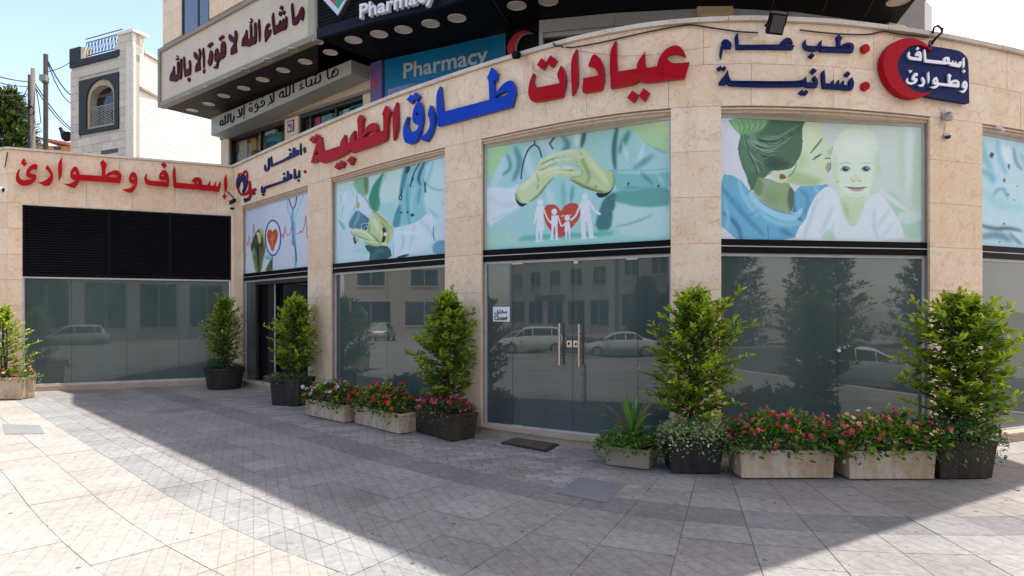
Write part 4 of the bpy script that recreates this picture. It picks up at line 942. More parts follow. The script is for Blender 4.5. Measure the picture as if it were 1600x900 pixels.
g.add(vs, [(0, 1, 2, 3), (3, 2, 6, 7), (4, 7, 6, 5), (0, 4, 5, 1), (1, 5, 6, 2), (0, 3, 7, 4)]); g.build('roof', noisy('terracotta', lin((170, 95, 65)), lin((200, 120, 85)), 6), oh, keep=True)
g = MB(); g.box((ox(84), Zo - .01, oz(234)), (ox(95), Zo + .1, oz(229.5))); g.build('window', DARKFR, oh, keep=True)
gb = empty('grey_block', (13, 21, 0), label='plain pale grey building rising behind the end of the canopy', cat='building')
Zg = 20.0; gx = lambda x: (x - CX) / F * Zg; gz = lambda y: EYE + (HY - y) / F * Zg
g = MB(); g.add([(gx(1422), Zg, 0), (gx(1476), Zg + .6, 0), (gx(1476), Zg + .6, gz(11) + .29), (gx(1440), Zg, gz(-6)), (gx(1422), Zg, gz(-6)), (gx(1422), 27, 0), (gx(1476), 27, 0), (gx(1476), 27, gz(11) + .29), (gx(1440), 27, gz(-6)), (gx(1422), 27, gz(-6))],
      [(0, 1, 2, 3, 4), (5, 9, 8, 7, 6), (1, 6, 7, 2), (2, 7, 8, 3), (3, 8, 9, 4), (0, 4, 9, 5)]); g.build('wall', noisy('grey render', (.52, .52, .51), (.46, .46, .45), .6, .9), gb, keep=True)
g = MB(); g.box((gx(1404), Zg - .6, 0), (gx(1425.5), Zg + 3, gz(-20))); g.build('side_wall', noisy('brownish stone', (.30, .26, .21), (.24, .2, .17), 3), gb, keep=True)
g = MB(); g.tube([(gx(1450), Zg + .2, gz(-3)), (gx(1450), Zg + .2, gz(-3) + .5)], .06, 6); g.build('vent_pipe', DARKFR, gb, keep=True)

def pole(name, x, yt, Z, r, m, label, lean=0):
    X = (x - CX) / F * Z; h = EYE + (HY - yt) / F * Z; g = MB(); g.tube([(X, Z, 0), (X, Z, h * .5), (X + lean, Z, h)], [r * 1.25, r * 1.1, r], 10)
    o = g.build(name, m, None, smooth=True); o.data.update(); tag(o, label, 'pole', 'utility poles behind the wing roof'); return o, X, h
WOOD = noisy('dark weathered pole', (.018, .017, .017), (.035, .031, .028), 6, .85, .004, streak=True); GPOLE = noisy('grey brown pole', (.13, .11, .09), (.19, .165, .135), 6, .8, .003, streak=True)
p1, X1, H1 = pole('utility_pole', 71.5, 85, 19, .062, WOOD, 'tall dark utility pole, the one nearest the white stone house')
p2, X2, H2 = pole('utility_pole', 51.5, 107, 20, .062, GPOLE, 'grey brown utility pole with cable coils beside the conifer')
p3, X3, H3 = pole('utility_pole', 46, 117, 20.2, .045, WOOD, 'short dark post standing just behind the grey brown pole')
g = MB(); g.lathe([(.09, 0), (.10, .04), (.10, .16), (.08, .2)], 10, (X1 - .02, 19, H1 - .85)); g.build('pole_collar', GPOLE, p1)
g = MB(); g.box((X1 - .1, 18.86, H1 - .82), (X1 + .1, 18.94, H1 - .64)); g.build('junction_box', mat('grey box', (.22, .22, .23), .5), p1)
def coil(X, Z, h, r, par):
    g = MB()
    for q in range(3): g.tube([(X + (r + q * .012) * math.cos(a) * .8, Z - .1 - q * .02, h + (r + q * .012) * 1.3 * math.sin(a)) for a in np.linspace(0, 6.3, 17)], .014, 4)
    g.build('cable_coil', CABLE, par)
coil((38.5 - CX) / F * 19.9, 19.9, EYE + (HY - 177) / F * 19.9, .075, p2); coil((53 - CX) / F * 19.9, 19.9, EYE + (HY - 175) / F * 19.9, .09, p2)
def wire(name, p, q, sag, r, m, label, n=14, par=None):
    p, q = Vector(p), Vector(q); g = MB(); g.tube([p.lerp(q, i / n) - Vector((0, 0, 4 * sag * (i / n) * (1 - i / n))) for i in range(n + 1)], r, 4)
    o = g.build(name, m, par, keep=par is not None)
    if label: tag(o, label, 'cable')
    return o
def P(x, y, Z): return ((x - CX) / F * Z, Z, EYE + (HY - y) / F * Z)
wire('overhead_cable', P(75, 96, 19), P(110, 148, 23.5), .12, .02, CABLE, 'thick black cable falling from the tall pole to the house corner')
wire('overhead_cable', P(75, 100, 19), P(110, 161, 23.5), .2, .016, CABLE, 'second cable from the tall pole, sagging under the thick one')
wire('overhead_cable', P(75, 112, 19), P(110, 97, 25.5), .05, .014, CABLE, 'thin cable rising from the tall pole to the roof parapet of the house')
wire('overhead_cable', P(53, 128, 20), P(110, 200, 24), .12, .018, CABLE, 'cable slanting down behind the tall pole towards the house wall')
wire('overhead_cable', P(53, 133, 20), P(110, 203, 24), .16, .016, CABLE, 'lower of the twin cables slanting towards the house wall')
wire('overhead_cable', P(-30, 111, 17), P(46, 128, 20.2), .05, .02, CABLE, 'upper overhead line coming in from the side to the grey brown pole')
wire('overhead_cable', P(-30, 119, 17), P(46, 135, 20.2), .08, .017, CABLE, 'middle overhead line coming in to the grey brown pole')
wire('overhead_cable', P(-30, 145, 17), P(43, 148, 20.2), .04, .014, CABLE, 'lowest overhead line, almost level, ending at the grey brown pole')
wire('overhead_cable', P(43, 137, 20), P(20, 172, 20), .1, .011, CABLE, 'thin loose drop wire hanging over the conifer')
wire('overhead_cable', P(56, 140, 20), P(64, 193, 20), -.15, .014, CABLE, 'loose wire hanging between the two poles')

# leafy things -------------------------------------------------------------------------------------
def leaves(name, pos, dirs, L, W, tint, m, parent=None, curl=.15, simple=False):
    """many leaf shaped faces as one mesh. pos, dirs (n,3); L, W (n,); tint (n,3)"""
    n = len(pos); dirs = dirs / (np.linalg.norm(dirs, axis=1, keepdims=True) + 1e-9)
    up = np.tile([0, 0, 1.0], (n, 1)) + nrs.normal(0, .45, (n, 3)); side = np.cross(dirs, up); side /= (np.linalg.norm(side, axis=1, keepdims=True) + 1e-9); nn = np.cross(side, dirs)
    L = L[:, None]; W = W[:, None]
    if simple:
        V = np.stack([pos, pos + dirs * L * .5 + side * W * .5 + nn * W * .12, pos + dirs * L - nn * L * curl, pos + dirs * L * .5 - side * W * .5 + nn * W * .12], 1)
        k = 4; fs = np.array([[0, 1, 2], [0, 2, 3]])
        F_ = (fs[None] + (np.arange(n) * k)[:, None, None]).reshape(-1, 3); per = 2
    else:
        m1 = pos + dirs * L * .33 - nn * W * .08; m2 = pos + dirs * L * .70 - nn * (W * .05 + L * curl * .4); tip = pos + dirs * L - nn * L * curl
        V = np.stack([pos, m1 + side * W * .46 + nn * W * .14, m1, m1 - side * W * .46 + nn * W * .14, m2 + side * W * .36 + nn * W * .1, m2, m2 - side * W * .36 + nn * W * .1, tip], 1)
        k = 8; fs = [(0, 2, 1), (0, 3, 2), (1, 2, 5), (1, 5, 4), (2, 3, 6), (2, 6, 5), (4, 5, 7), (5, 6, 7)]; fs = np.array(fs)
        F_ = (fs[None] + (np.arange(n) * k)[:, None, None]).reshape(-1, 3); per = 8
    me = bpy.data.meshes.new(name); V = V.reshape(-1, 3); me.vertices.add(len(V)); me.vertices.foreach_set('co', V.ravel().astype(np.float32))
    nf = len(F_); me.loops.add(nf * 3); me.polygons.add(nf); me.loops.foreach_set('vertex_index', F_.ravel().astype(np.int32)); me.polygons.foreach_set('loop_start', np.arange(0, nf * 3, 3, dtype=np.int32)); me.polygons.foreach_set('loop_total', np.full(nf, 3, dtype=np.int32))
    me.update(); me.validate()
    at = me.color_attributes.new('tint', 'FLOAT_COLOR', 'POINT'); col = np.ones((n, k, 4)); col[:, :, :3] = tint[:, None, :]; at.data.foreach_set('color', col.ravel().astype(np.float32))
    o = link(name, me, m, parent, keep=False)
    return o
def rdir(n, up=0.0):
    v = nrs.normal(0, 1, (n, 3)); v /= np.linalg.norm(v, axis=1, keepdims=True); v[:, 2] += up; return v / np.linalg.norm(v, axis=1, keepdims=True)
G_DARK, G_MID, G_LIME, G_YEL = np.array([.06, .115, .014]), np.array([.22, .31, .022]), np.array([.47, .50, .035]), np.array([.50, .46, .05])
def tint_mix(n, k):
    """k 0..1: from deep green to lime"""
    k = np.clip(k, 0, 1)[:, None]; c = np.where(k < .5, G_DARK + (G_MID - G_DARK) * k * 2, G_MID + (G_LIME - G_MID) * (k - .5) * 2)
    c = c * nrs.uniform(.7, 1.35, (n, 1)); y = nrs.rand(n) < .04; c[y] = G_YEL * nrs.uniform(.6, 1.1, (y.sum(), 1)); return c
def shrub(name, base, height, rad, label, nshoot=90, leafL=.075, lime=.55, lean=(0, 0), stem=.25, prof=None, group='clipped shrubs in the pots'):
    """upright bushy shrub: stem, limbs and leafy shoots of uneven length whose tips break the outline"""
    root = empty(name, base, label=label, cat='shrub', group=group)
    prof = prof or [(0, .62), (.15, .92), (.35, 1.0), (.55, .88), (.75, .6), (.9, .32), (1, .10)]
    st = MB(); top = Vector((lean[0], lean[1], height * .95))
    for q in range(3):
        a = q * 2.1; st.tube([(.02 * math.cos(a), .02 * math.sin(a), -.06), (.05 * math.cos(a), .05 * math.sin(a), height * .3), (lean[0] + .04 * math.cos(a + 1), lean[1] + .04 * math.sin(a + 1), height * .62), (lean[0] * .9, lean[1], height * .86)], [.017, .014, .009, .004], 6)
    ps, ds, Ls, ks = [], [], [], []
    for i in range(nshoot):
        f = (i + nrs.rand()) / nshoot; f = f ** .9; z0 = stem * height * .5 + f * height * .80; ang = i * 2.39996 + nrs.normal(0, .3)
        zrel = np.clip((z0 - stem * height * .3) / (height * (1 - stem * .3)), 0, 1)
        R = rad * np.interp(zrel + .05, [p[0] for p in prof], [p[1] for p in prof]) * nrs.uniform(.5, 1.15) * (1 + .16 * math.sin(ang * 2 + base[0] * 9) + .12 * math.sin(zrel * 9 + base[0] * 5 + ang))
        if nrs.rand() < .12: R *= 1.28
        cx, cy = lean[0] * z0 / height, lean[1] * z0 / height
        el = nrs.uniform(.15, .8) + zrel * .6
        p0 = np.array([cx, cy, z0 - .10 * (1 - zrel)]); d = np.array([math.cos(ang) * math.cos(el * .6), math.sin(ang) * math.cos(el * .6), math.sin(el * .9)])
        ln = R / max(.35, math.cos(el * .6)); ln = min(ln, height * .42)
        p1 = p0 + d * ln * np.array([1, 1, .75]); pm = (p0 + p1) / 2 + np.array([0, 0, -.02])
        st.tube([tuple(p0), tuple(pm), tuple(p1)], [.006, .004, .002], 4, cap=False)
        nl = int(10 + ln * 50)
        for j in range(nl):
            u = (j + .6) / nl; u = .22 + .8 * u; pt = (1 - u) ** 2 * p0 + 2 * u * (1 - u) * pm + u * u * p1 if u < 1 else p1
            la = j * 2.4 + ang; sd = np.array([math.cos(la), math.sin(la), .12]); dd = d * (.25 + u * .75) + sd * (1.5 - u * .7) + nrs.normal(0, .25, 3)
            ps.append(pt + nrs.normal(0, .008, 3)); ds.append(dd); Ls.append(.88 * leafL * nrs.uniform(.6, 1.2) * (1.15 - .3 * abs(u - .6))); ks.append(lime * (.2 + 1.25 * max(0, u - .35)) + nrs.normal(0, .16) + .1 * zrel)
    # leader shoots
    for q in range(7):
        ang = nrs.uniform(0, 6.28); r0 = rad * .25 * nrs.rand(); hh = height * nrs.uniform(.86, 1.0) if q else height
        p1 = np.array([lean[0] + r0 * math.cos(ang) * 1.2, lean[1] + r0 * math.sin(ang) * 1.2, hh]); p0 = p1 - np.array([r0 * math.cos(ang) * .6, r0 * math.sin(ang) * .6, height * .22]); st.tube([tuple(p0), tuple(p1)], [.004, .002], 4)
        for j in range(22):
            u = j / 21; la = j * 2.4; dd = np.array([math.cos(la), math.sin(la), .9 + u]); ps.append(p0 + (p1 - p0) * u); ds.append(dd); Ls.append(leafL * nrs.uniform(.65, 1.1) * (1 - .3 * u)); ks.append(lime * (.6 + .5 * u) + nrs.normal(0, .12))
    # inner fill of older leaves
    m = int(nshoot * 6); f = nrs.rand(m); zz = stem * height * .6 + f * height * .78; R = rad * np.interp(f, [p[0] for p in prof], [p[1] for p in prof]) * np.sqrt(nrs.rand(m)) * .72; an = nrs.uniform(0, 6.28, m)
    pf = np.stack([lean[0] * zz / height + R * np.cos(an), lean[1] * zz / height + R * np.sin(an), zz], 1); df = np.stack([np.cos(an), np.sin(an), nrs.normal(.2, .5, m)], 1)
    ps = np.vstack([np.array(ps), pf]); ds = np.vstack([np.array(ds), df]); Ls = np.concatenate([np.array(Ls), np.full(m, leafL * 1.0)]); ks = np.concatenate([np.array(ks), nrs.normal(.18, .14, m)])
    st.build('stem', BARK, root)
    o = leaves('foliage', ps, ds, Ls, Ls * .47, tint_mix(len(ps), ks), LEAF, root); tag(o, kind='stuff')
    return root
def mound(name, base, rx, ry, h, rz, label, n, leafL, tints, cat='plant', spill=.12, flowers=0, fcols=None, fsize=.028, group=None, wide=.55, spiky=0):
    """low bedding plants that fill the mouth of a planter and spill over its rim"""
    root = empty(name, base, rz, label=label, cat=cat, group=group)
    u = nrs.uniform(-1, 1, n); v = nrs.uniform(-1, 1, n); rr = np.sqrt(nrs.rand(n)); an = nrs.uniform(0, 6.28, n)
    if rx > ry * 1.5: x = u * rx; y = v * ry; edge = np.maximum(np.abs(u) ** 3, np.abs(v) ** 2.2)
    else: x = rx * rr * np.cos(an); y = ry * rr * np.sin(an); edge = rr ** 2.5
    lump = .5 + .5 * np.sin(x * 23 + base[0] * 7) * np.cos(y * 19 + 1) ; top = h * (1 - .55 * edge) * (.72 + .34 * lump)
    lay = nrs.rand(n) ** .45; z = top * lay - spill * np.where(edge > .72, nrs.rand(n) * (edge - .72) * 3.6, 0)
    pos = np.stack([x, y, z], 1); pos += nrs.normal(0, .012, (n, 3))
    d = np.stack([x / rx * .8, y / ry * .8, np.full(n, .55)], 1) + nrs.normal(0, .55, (n, 3)); d[:, 2] = np.where(edge > .8, d[:, 2] - .5, d[:, 2])
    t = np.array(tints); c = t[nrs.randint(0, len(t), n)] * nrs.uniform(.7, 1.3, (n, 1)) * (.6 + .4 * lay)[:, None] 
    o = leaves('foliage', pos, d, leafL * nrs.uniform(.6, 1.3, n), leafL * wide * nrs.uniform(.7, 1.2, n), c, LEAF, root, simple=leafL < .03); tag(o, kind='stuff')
    st = MB(); pick = nrs.choice(n, min(26, n), replace=False)
    for i in pick: st.tube([(x[i] * .5, y[i] * .5, -.03), (x[i] * .8, y[i] * .8, z[i] * .5), tuple(pos[i])], [.005, .004, .002], 4, cap=False)
    st.build('stem', BARK, root)
    if spiky:
        m = spiky * 9; idx = nrs.choice(n, spiky); P0 = pos[idx]; PP, DD, KK = [], [], []
        for p in P0:
            ax = np.array([nrs.normal(0, .25), nrs.normal(0, .25), 1]); ln = nrs.uniform(.05, .13)
            for j in range(9): q = j * 2.4; PP.append(p + ax * ln * j / 8); DD.append([math.cos(q), math.sin(q), 1.0]); KK.append(.5 + j * .06)
        PP = np.array(PP); o = leaves('shoots', PP, np.array(DD), np.full(len(PP), leafL * .8), np.full(len(PP), leafL * .3), tint_mix(len(PP), np.array(KK)), LEAF, root); tag(o, kind='stuff')
    if flowers:
        sel = np.where((lay > .72) & (y < ry * .55))[0]; flowers = int(min(len(sel), flowers * 1.25)); fsize = fsize * 1.22; idx = nrs.choice(sel, flowers, replace=False); fp = pos[idx] + np.stack([nrs.normal(0, .01, flowers), nrs.normal(0, .01, flowers) , nrs.uniform(.01, .05, flowers)], 1)
        fp += np.stack([x[idx] / rx * .02, -.012 - np.abs(y[idx]) * .04, np.full(flowers, .012)], 1)
        PP, DD, LL, CC = [], [], [], []
        for i, p in enumerate(fp):
            ax = np.array([nrs.normal(0, .4), -.55 + nrs.normal(0, .35), .8]); ax /= np.linalg.norm(ax); t1 = np.cross(ax, [1, 0, .2]); t1 /= np.linalg.norm(t1); t2 = np.cross(ax, t1); col = np.array(lin(fcols[nrs.randint(len(fcols))])) * nrs.uniform(.8, 1.15); s_ = fsize * nrs.uniform(.75, 1.25)
            for k in range(6):
                a = k * 1.047 + nrs.rand() * .2; PP.append(p + ax * .004); DD.append(t1 * math.cos(a) + t2 * math.sin(a) + ax * .45); LL.append(s_); CC.append(col * nrs.uniform(.85, 1.1))
            for k in range(3): PP.append(p + ax * .008); DD.append(t1 * math.cos(k * 2.1) + t2 * math.sin(k * 2.1) + ax * 1.1); LL.append(s_ * .5); CC.append(col * .8)
        LL = np.array(LL); o = leaves('blossoms', np.array(PP), np.array(DD), LL, LL * .85, np.array(CC), PETAL, root, curl=.05); tag(o, kind='stuff')
    return root
def conifer(name, x, yt, Z, w, label, lk=1.0, seed=1, zlow=2.5, dark=1.0, group=None, n=9000, H=None):
    X = (x - CX) / F * Z if H is None else x; H_ = EYE + (HY - yt) / F * Z if H is None else H
    root = empty(name, (X, Z, 0), label=label, cat='tree', group=group); st = MB(); st.tube([(0, 0, -1.1), (.1, 0, H_ * .5), (0, 0, H_ * .97)], [.22, .13, .03], 8)
    ps, ds = [], []; nb = 130
    for i in range(nb):
        f = (i + .5) / nb; z = zlow + (H_ - zlow) * f; a = i * 2.39996; R = w * (1 - f) ** .62 * nrs.uniform(.65, 1.15) + .15; el = .35 + f * .6
        p0 = np.array([0, 0, z - R * .3]); p1 = p0 + np.array([math.cos(a) * R, math.sin(a) * R, R * math.tan(el) * .5]); st.tube([tuple(p0), tuple((p0 + p1) / 2 - np.array([0, 0, .05])), tuple(p1)], [.05 * (1 - f) + .012, .02, .006], 4, cap=False)
        k = int(n / nb); u = nrs.rand(k) ** .6; c = p0 + (p1 - p0) * u[:, None] + nrs.normal(0, .16 * (1.1 - f * .5), (k, 3)); ps.append(c); ds.append(np.tile(p1 - p0, (k, 1)) / R + nrs.normal(0, .6, (k, 3)) + [0, 0, .4])
    ps = np.vstack(ps); ds = np.vstack(ds); nn_ = len(ps); c = np.array([.030, .050, .018]) + nrs.rand(nn_, 1) * np.array([.045, .055, .018]); c *= dark
    st.build('trunk', BARK, root); o = leaves('crown', ps, ds, lk * nrs.uniform(.14, .3, nn_), lk * nrs.uniform(.05, .10, nn_), c, LEAF, root, simple=True); tag(o, kind='stuff'); return root
conifer('conifer_tree', 14, 148, 27, 1.75, 'dark green conifer beyond the wing roof, next to the poles', n=16000, zlow=4)
# ------------------------------------------------------------------ ground: paving laid out along the curved front
def pave_mat(name, c1, c2, groove, gscale=1.0, var=.12, lichen=None):
    m = mat(name, c1, .72, 0, .35); t = NT(m)
    tc = t.add('ShaderNodeTexCoord'); uv = t.add('ShaderNodeUVMap', uv_map='lay'); r = t.rand()
    f = t.noise(tc.outputs['Object'], 1.3, 6, .62); c = t.ramp(f, [(.33, c1), (.67, c2)])
    f2 = t.noise(tc.outputs['Object'], 16, 5, .65); c = t.mix(.4, c, t.ramp(f2, [(.33, tuple(x * .66 for x in c1)), (.66, tuple(min(1, x * 1.2) for x in c2))]))
    f3 = t.noise(tc.outputs['Object'], 5, 6, .7, 1.5); c = t.mix(t.ramp(f3, [(.56, (0, 0, 0)), (.70, (.5, .5, .5))]), c, tuple(x * .55 for x in c1))
    f4 = t.noise(tc.outputs['Object'], .55, 5, .7, .8); c = t.mix(t.ramp(f4, [(.50, (0, 0, 0)), (.66, (.38,) * 3)]), c, tuple(x * .62 for x in c1))
    vo = t.add('ShaderNodeTexVoronoi'); vo.inputs['Scale'].default_value = 3.1; t.l.new(tc.outputs['Object'], vo.inputs['Vector']); c = t.mix(t.ramp(vo.outputs['Distance'], [(.045, (.75,) * 3), (.065, (0, 0, 0))]), c, (.055, .05, .047))
    a = t.add('ShaderNodeAttribute', attribute_name='shade'); k = t.math('ADD', t.math('MULTIPLY', t.math('SUBTRACT', a.outputs['Fac'], .5), var * 2), 1.0)
    cb = t.add('ShaderNodeCombineColor'); [t.l.new(k, cb.inputs[i]) for i in range(3)]; c = t.mix(1.0, c, cb.outputs[0], 'MULTIPLY')
    h = f2
    if groove:
        mp = t.add('ShaderNodeMapping'); t.l.new(tc.outputs['Object'], mp.inputs[0]); mp.inputs['Rotation'].default_value = (0, 0, math.radians(68)); mp.inputs['Scale'].default_value = (gscale,) * 3
        b = t.add('ShaderNodeTexBrick'); t.l.new(mp.outputs[0], b.inputs['Vector']); b.inputs['Scale'].default_value = 1; b.inputs['Brick Width'].default_value = .62; b.inputs['Row Height'].default_value = .105; b.inputs['Mortar Size'].default_value = .0045; b.inputs['Mortar Smooth'].default_value = .4
        for nm, v in (('Color1', 1), ('Color2', .93), ('Mortar', .68)): b.inputs[nm].default_value = (v, v, v, 1)
        c = t.mix(groove, c, t.mix(1.0, c, b.outputs['Color'], 'MULTIPLY')); h = t.math('SUBTRACT', t.math('MULTIPLY', f2, .25), b.outputs['Fac'])
    t.base(c); t.bump(h, .004, .5); return m
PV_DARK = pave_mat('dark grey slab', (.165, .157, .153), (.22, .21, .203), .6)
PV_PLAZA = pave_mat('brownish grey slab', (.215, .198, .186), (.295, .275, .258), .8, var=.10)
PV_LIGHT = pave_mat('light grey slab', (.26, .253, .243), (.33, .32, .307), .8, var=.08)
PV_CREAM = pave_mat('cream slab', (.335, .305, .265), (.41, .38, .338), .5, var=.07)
PV_WALK = pave_mat('grooved warm grey slab', (.225, .205, .188), (.30, .276, .254), .9, var=.09)
PV_SMALL = pave_mat('small paver', (.22, .198, .182), (.30, .272, .25), 0, var=.2)
JOINT = noisy('joint sand', (.36, .325, .29), (.27, .24, .21), 20, 1, .004)
JOINT_D = noisy('dark joint sand', (.09, .078, .068), (.06, .053, .046), 20, 1, .004)
ground = MB(); ground.box((-900, -900, -1.3), (900, 900, -1.06)); ground.box((-26, 1, -1.05), (8.8, 45, -.06)); ground.box((-9.5, -6, -1.05), (8.8, .999, -.06))
tag(ground.build('ground', noisy('far ground', (.34, .30, .25), (.27, .24, .20), .4, .95, .0)), kind='structure')
_pp = [(-16, 21.9), (-12, 17.9), (-9, 14.9), (-6, 11.9), (-3.8, 9.7), (-2.4, 8.3), (-1.2, 7.1), (-.2, 6.22), (.8, 5.52), (1.8, 5.12), (2.9, 4.96), (4.2, 5.02), (6, 5.5), (9, 7.0), (13, 9.8), (17, 13)]
_q = []
for i in range(len(_pp) - 1):
    P0_, P1_, P2_, P3_ = [np.array(_pp[max(0, min(len(_pp) - 1, i + k))]) for k in (-1, 0, 1, 2)]
    for u in np.linspace(0, 1, 30, endpoint=False): _q.append(.5 * (2 * P1_ + (P2_ - P0_) * u + (2 * P0_ - 5 * P1_ + 4 * P2_ - P3_) * u * u + (3 * P1_ - P0_ - 3 * P2_ + P3_) * u ** 3))
_q = np.array(_q)
for _ in range(60): _q[1:-1] = (_q[:-2] + _q[1:-1] * 2 + _q[2:]) / 4
_qs = np.concatenate([[0], np.cumsum(np.linalg.norm(np.diff(_q, axis=0), axis=1))])
_tg = np.gradient(_q, axis=0); _tg /= np.linalg.norm(_tg, axis=1, keepdims=True); _nm = np.stack([_tg[:, 1], -_tg[:, 0]], 1)
for _ in range(80): _nm[1:-1] = (_nm[:-2] + _nm[1:-1] * 2 + _nm[2:]) / 4
_nm /= np.linalg.norm(_nm, axis=1, keepdims=True)
def lay(s, t):
    return np.array([np.interp(s, _qs, _q[:, 0]) + np.interp(s, _qs, _nm[:, 0]) * t, np.interp(s, _qs, _q[:, 1]) + np.interp(s, _qs, _nm[:, 1]) * t])
def quad_mesh(polys, name, m, parent, kind=None, top=0.0):
    """flat slabs: polys = list of (plan corner list, uv list, shade)"""
    V, Fs, uvs, sh = [], [], [], []
    for pl, uv, s_ in polys:
        n = len(pl); b = len(V); z = top + (s_ - .5) * .003
        V += [(p[0], p[1], z) for p in pl] + [(p[0], p[1], z - .03) for p in pl]; Fs.append(tuple(range(b, b + n))); uvs += uv
        for i in range(n): j = (i + 1) % n; Fs.append((b + j, b + i, b + n + i, b + n + j)); uvs += [uv[j], uv[i], uv[i], uv[j]]
        sh += [s_] * (2 * n)
    me = bpy.data.meshes.new(name); me.from_pydata(V, [], Fs); ul = me.uv_layers.new(name='lay'); ul.data.foreach_set('uv', [c for u in uvs for c in u])
    at = me.attributes.new('shade', 'FLOAT', 'POINT'); at.data.foreach_set('value', sh); me.update()
    return tag(link(name, me, m, parent), kind=kind)
def ccw(pl): 
    a = sum(pl[i][0] * pl[(i + 1) % len(pl)][1] - pl[(i + 1) % len(pl)][0] * pl[i][1] for i in range(len(pl))); return a > 0
def shrink(pl, g):
    c = np.mean(pl, 0); out = []
    for p in pl: d = p - c; l = np.linalg.norm(d); out.append(p - d / l * g)
    return out
def infront(p):
    """plan point lies on the street side of the clinic walls"""
    x, y = p
    if y <= .2: return True
    px_ = CX + x / y * F
    if px_ < 12: return (Vector((x, y)) - WR.b).dot(WR.n) > -.05 or y < 12.5
    if px_ < 365: return (Vector((x, y)) - WL.a).dot(WL.n) > -.02
    if px_ > 1790: return True
    return y < plan_main(px_)[1] + .05
plaza = MB(); plaza.add([(-9.5, -6, -.008), (8.8, -6, -.008), (8.8, 26, -.008), (-26, 26, -.008), (-26, 1, -.008), (-9.5, 1, -.008)], [(0, 1, 2, 3, 4, 5)]); plaza = tag(plaza.build('plaza', JOINT), kind='structure')
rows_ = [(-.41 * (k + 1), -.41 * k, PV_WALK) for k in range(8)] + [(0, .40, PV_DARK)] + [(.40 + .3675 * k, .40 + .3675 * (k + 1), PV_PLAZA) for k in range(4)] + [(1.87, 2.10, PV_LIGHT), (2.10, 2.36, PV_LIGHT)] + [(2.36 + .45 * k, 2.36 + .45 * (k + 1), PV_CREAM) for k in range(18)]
# wide warm-grey rows continue on the right where the plaza fans out
tiles = []
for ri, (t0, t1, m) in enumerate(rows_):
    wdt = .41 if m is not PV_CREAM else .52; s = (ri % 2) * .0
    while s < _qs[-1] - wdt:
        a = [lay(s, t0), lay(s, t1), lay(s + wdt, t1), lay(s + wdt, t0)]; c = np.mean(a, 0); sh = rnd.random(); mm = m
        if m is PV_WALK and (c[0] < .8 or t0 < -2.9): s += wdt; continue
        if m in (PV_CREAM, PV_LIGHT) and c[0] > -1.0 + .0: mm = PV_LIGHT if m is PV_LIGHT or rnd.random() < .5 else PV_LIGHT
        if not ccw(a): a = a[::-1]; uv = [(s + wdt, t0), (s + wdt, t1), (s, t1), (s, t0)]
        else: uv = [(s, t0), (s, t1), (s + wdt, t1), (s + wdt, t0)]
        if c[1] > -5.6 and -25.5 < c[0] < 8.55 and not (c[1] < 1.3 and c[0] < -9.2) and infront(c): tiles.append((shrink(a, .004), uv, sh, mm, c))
        s += wdt
def inview(c, h=0):
    if c[1] < 3.6: return 0
    x = CX + c[0] / c[1] * F; y = HY + F * EYE / c[1]
    return 1 / c[1] ** 3 if (-60 < x < 1660 and y < 935) else 0
tiles.sort(key=lambda q: -inview(q[4]))
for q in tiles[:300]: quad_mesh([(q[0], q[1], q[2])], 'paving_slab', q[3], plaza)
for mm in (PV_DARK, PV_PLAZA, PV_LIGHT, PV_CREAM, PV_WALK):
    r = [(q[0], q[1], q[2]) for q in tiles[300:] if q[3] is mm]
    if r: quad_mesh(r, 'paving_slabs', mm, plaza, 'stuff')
# odd dark replacement slabs lying proud of nothing, just newer stone: one by the entrance, two on the sunny side
pm = MB()
# small diagonal pavers between the plaza edge and the building
side_walk = MB(); side_walk.add([(*lay(s_, 0.0), -.005) for s_ in np.linspace(0, _qs[-1], 60)] + [(*lay(s_, -4.6), -.005) for s_ in np.linspace(_qs[-1], 0, 60)], [tuple(range(120))])
side_walk = tag(side_walk.build('pavement', JOINT_D), kind='structure')
def clip_t(pl):
    out = []
    for i in range(len(pl)):
        a, b = pl[i], pl[(i + 1) % len(pl)]
        if a[1] <= 0: out.append(a)
        if (a[1] <= 0) != (b[1] <= 0): u = a[1] / (a[1] - b[1]); out.append((a[0] + (b[0] - a[0]) * u, 0.0))
    return out
pav = []; bw, bh = .215, .108; r2 = math.sqrt(.5); smax = _qs[-1]
ca_, sa_ = math.cos(math.radians(12)), math.sin(math.radians(12))
def st_of(p):
    d = _q - np.array(p); i = int(np.argmin((d ** 2).sum(1))); v = np.array(p) - _q[i]; return float(_qs[i] + v @ _tg[i]), float(v @ _nm[i])
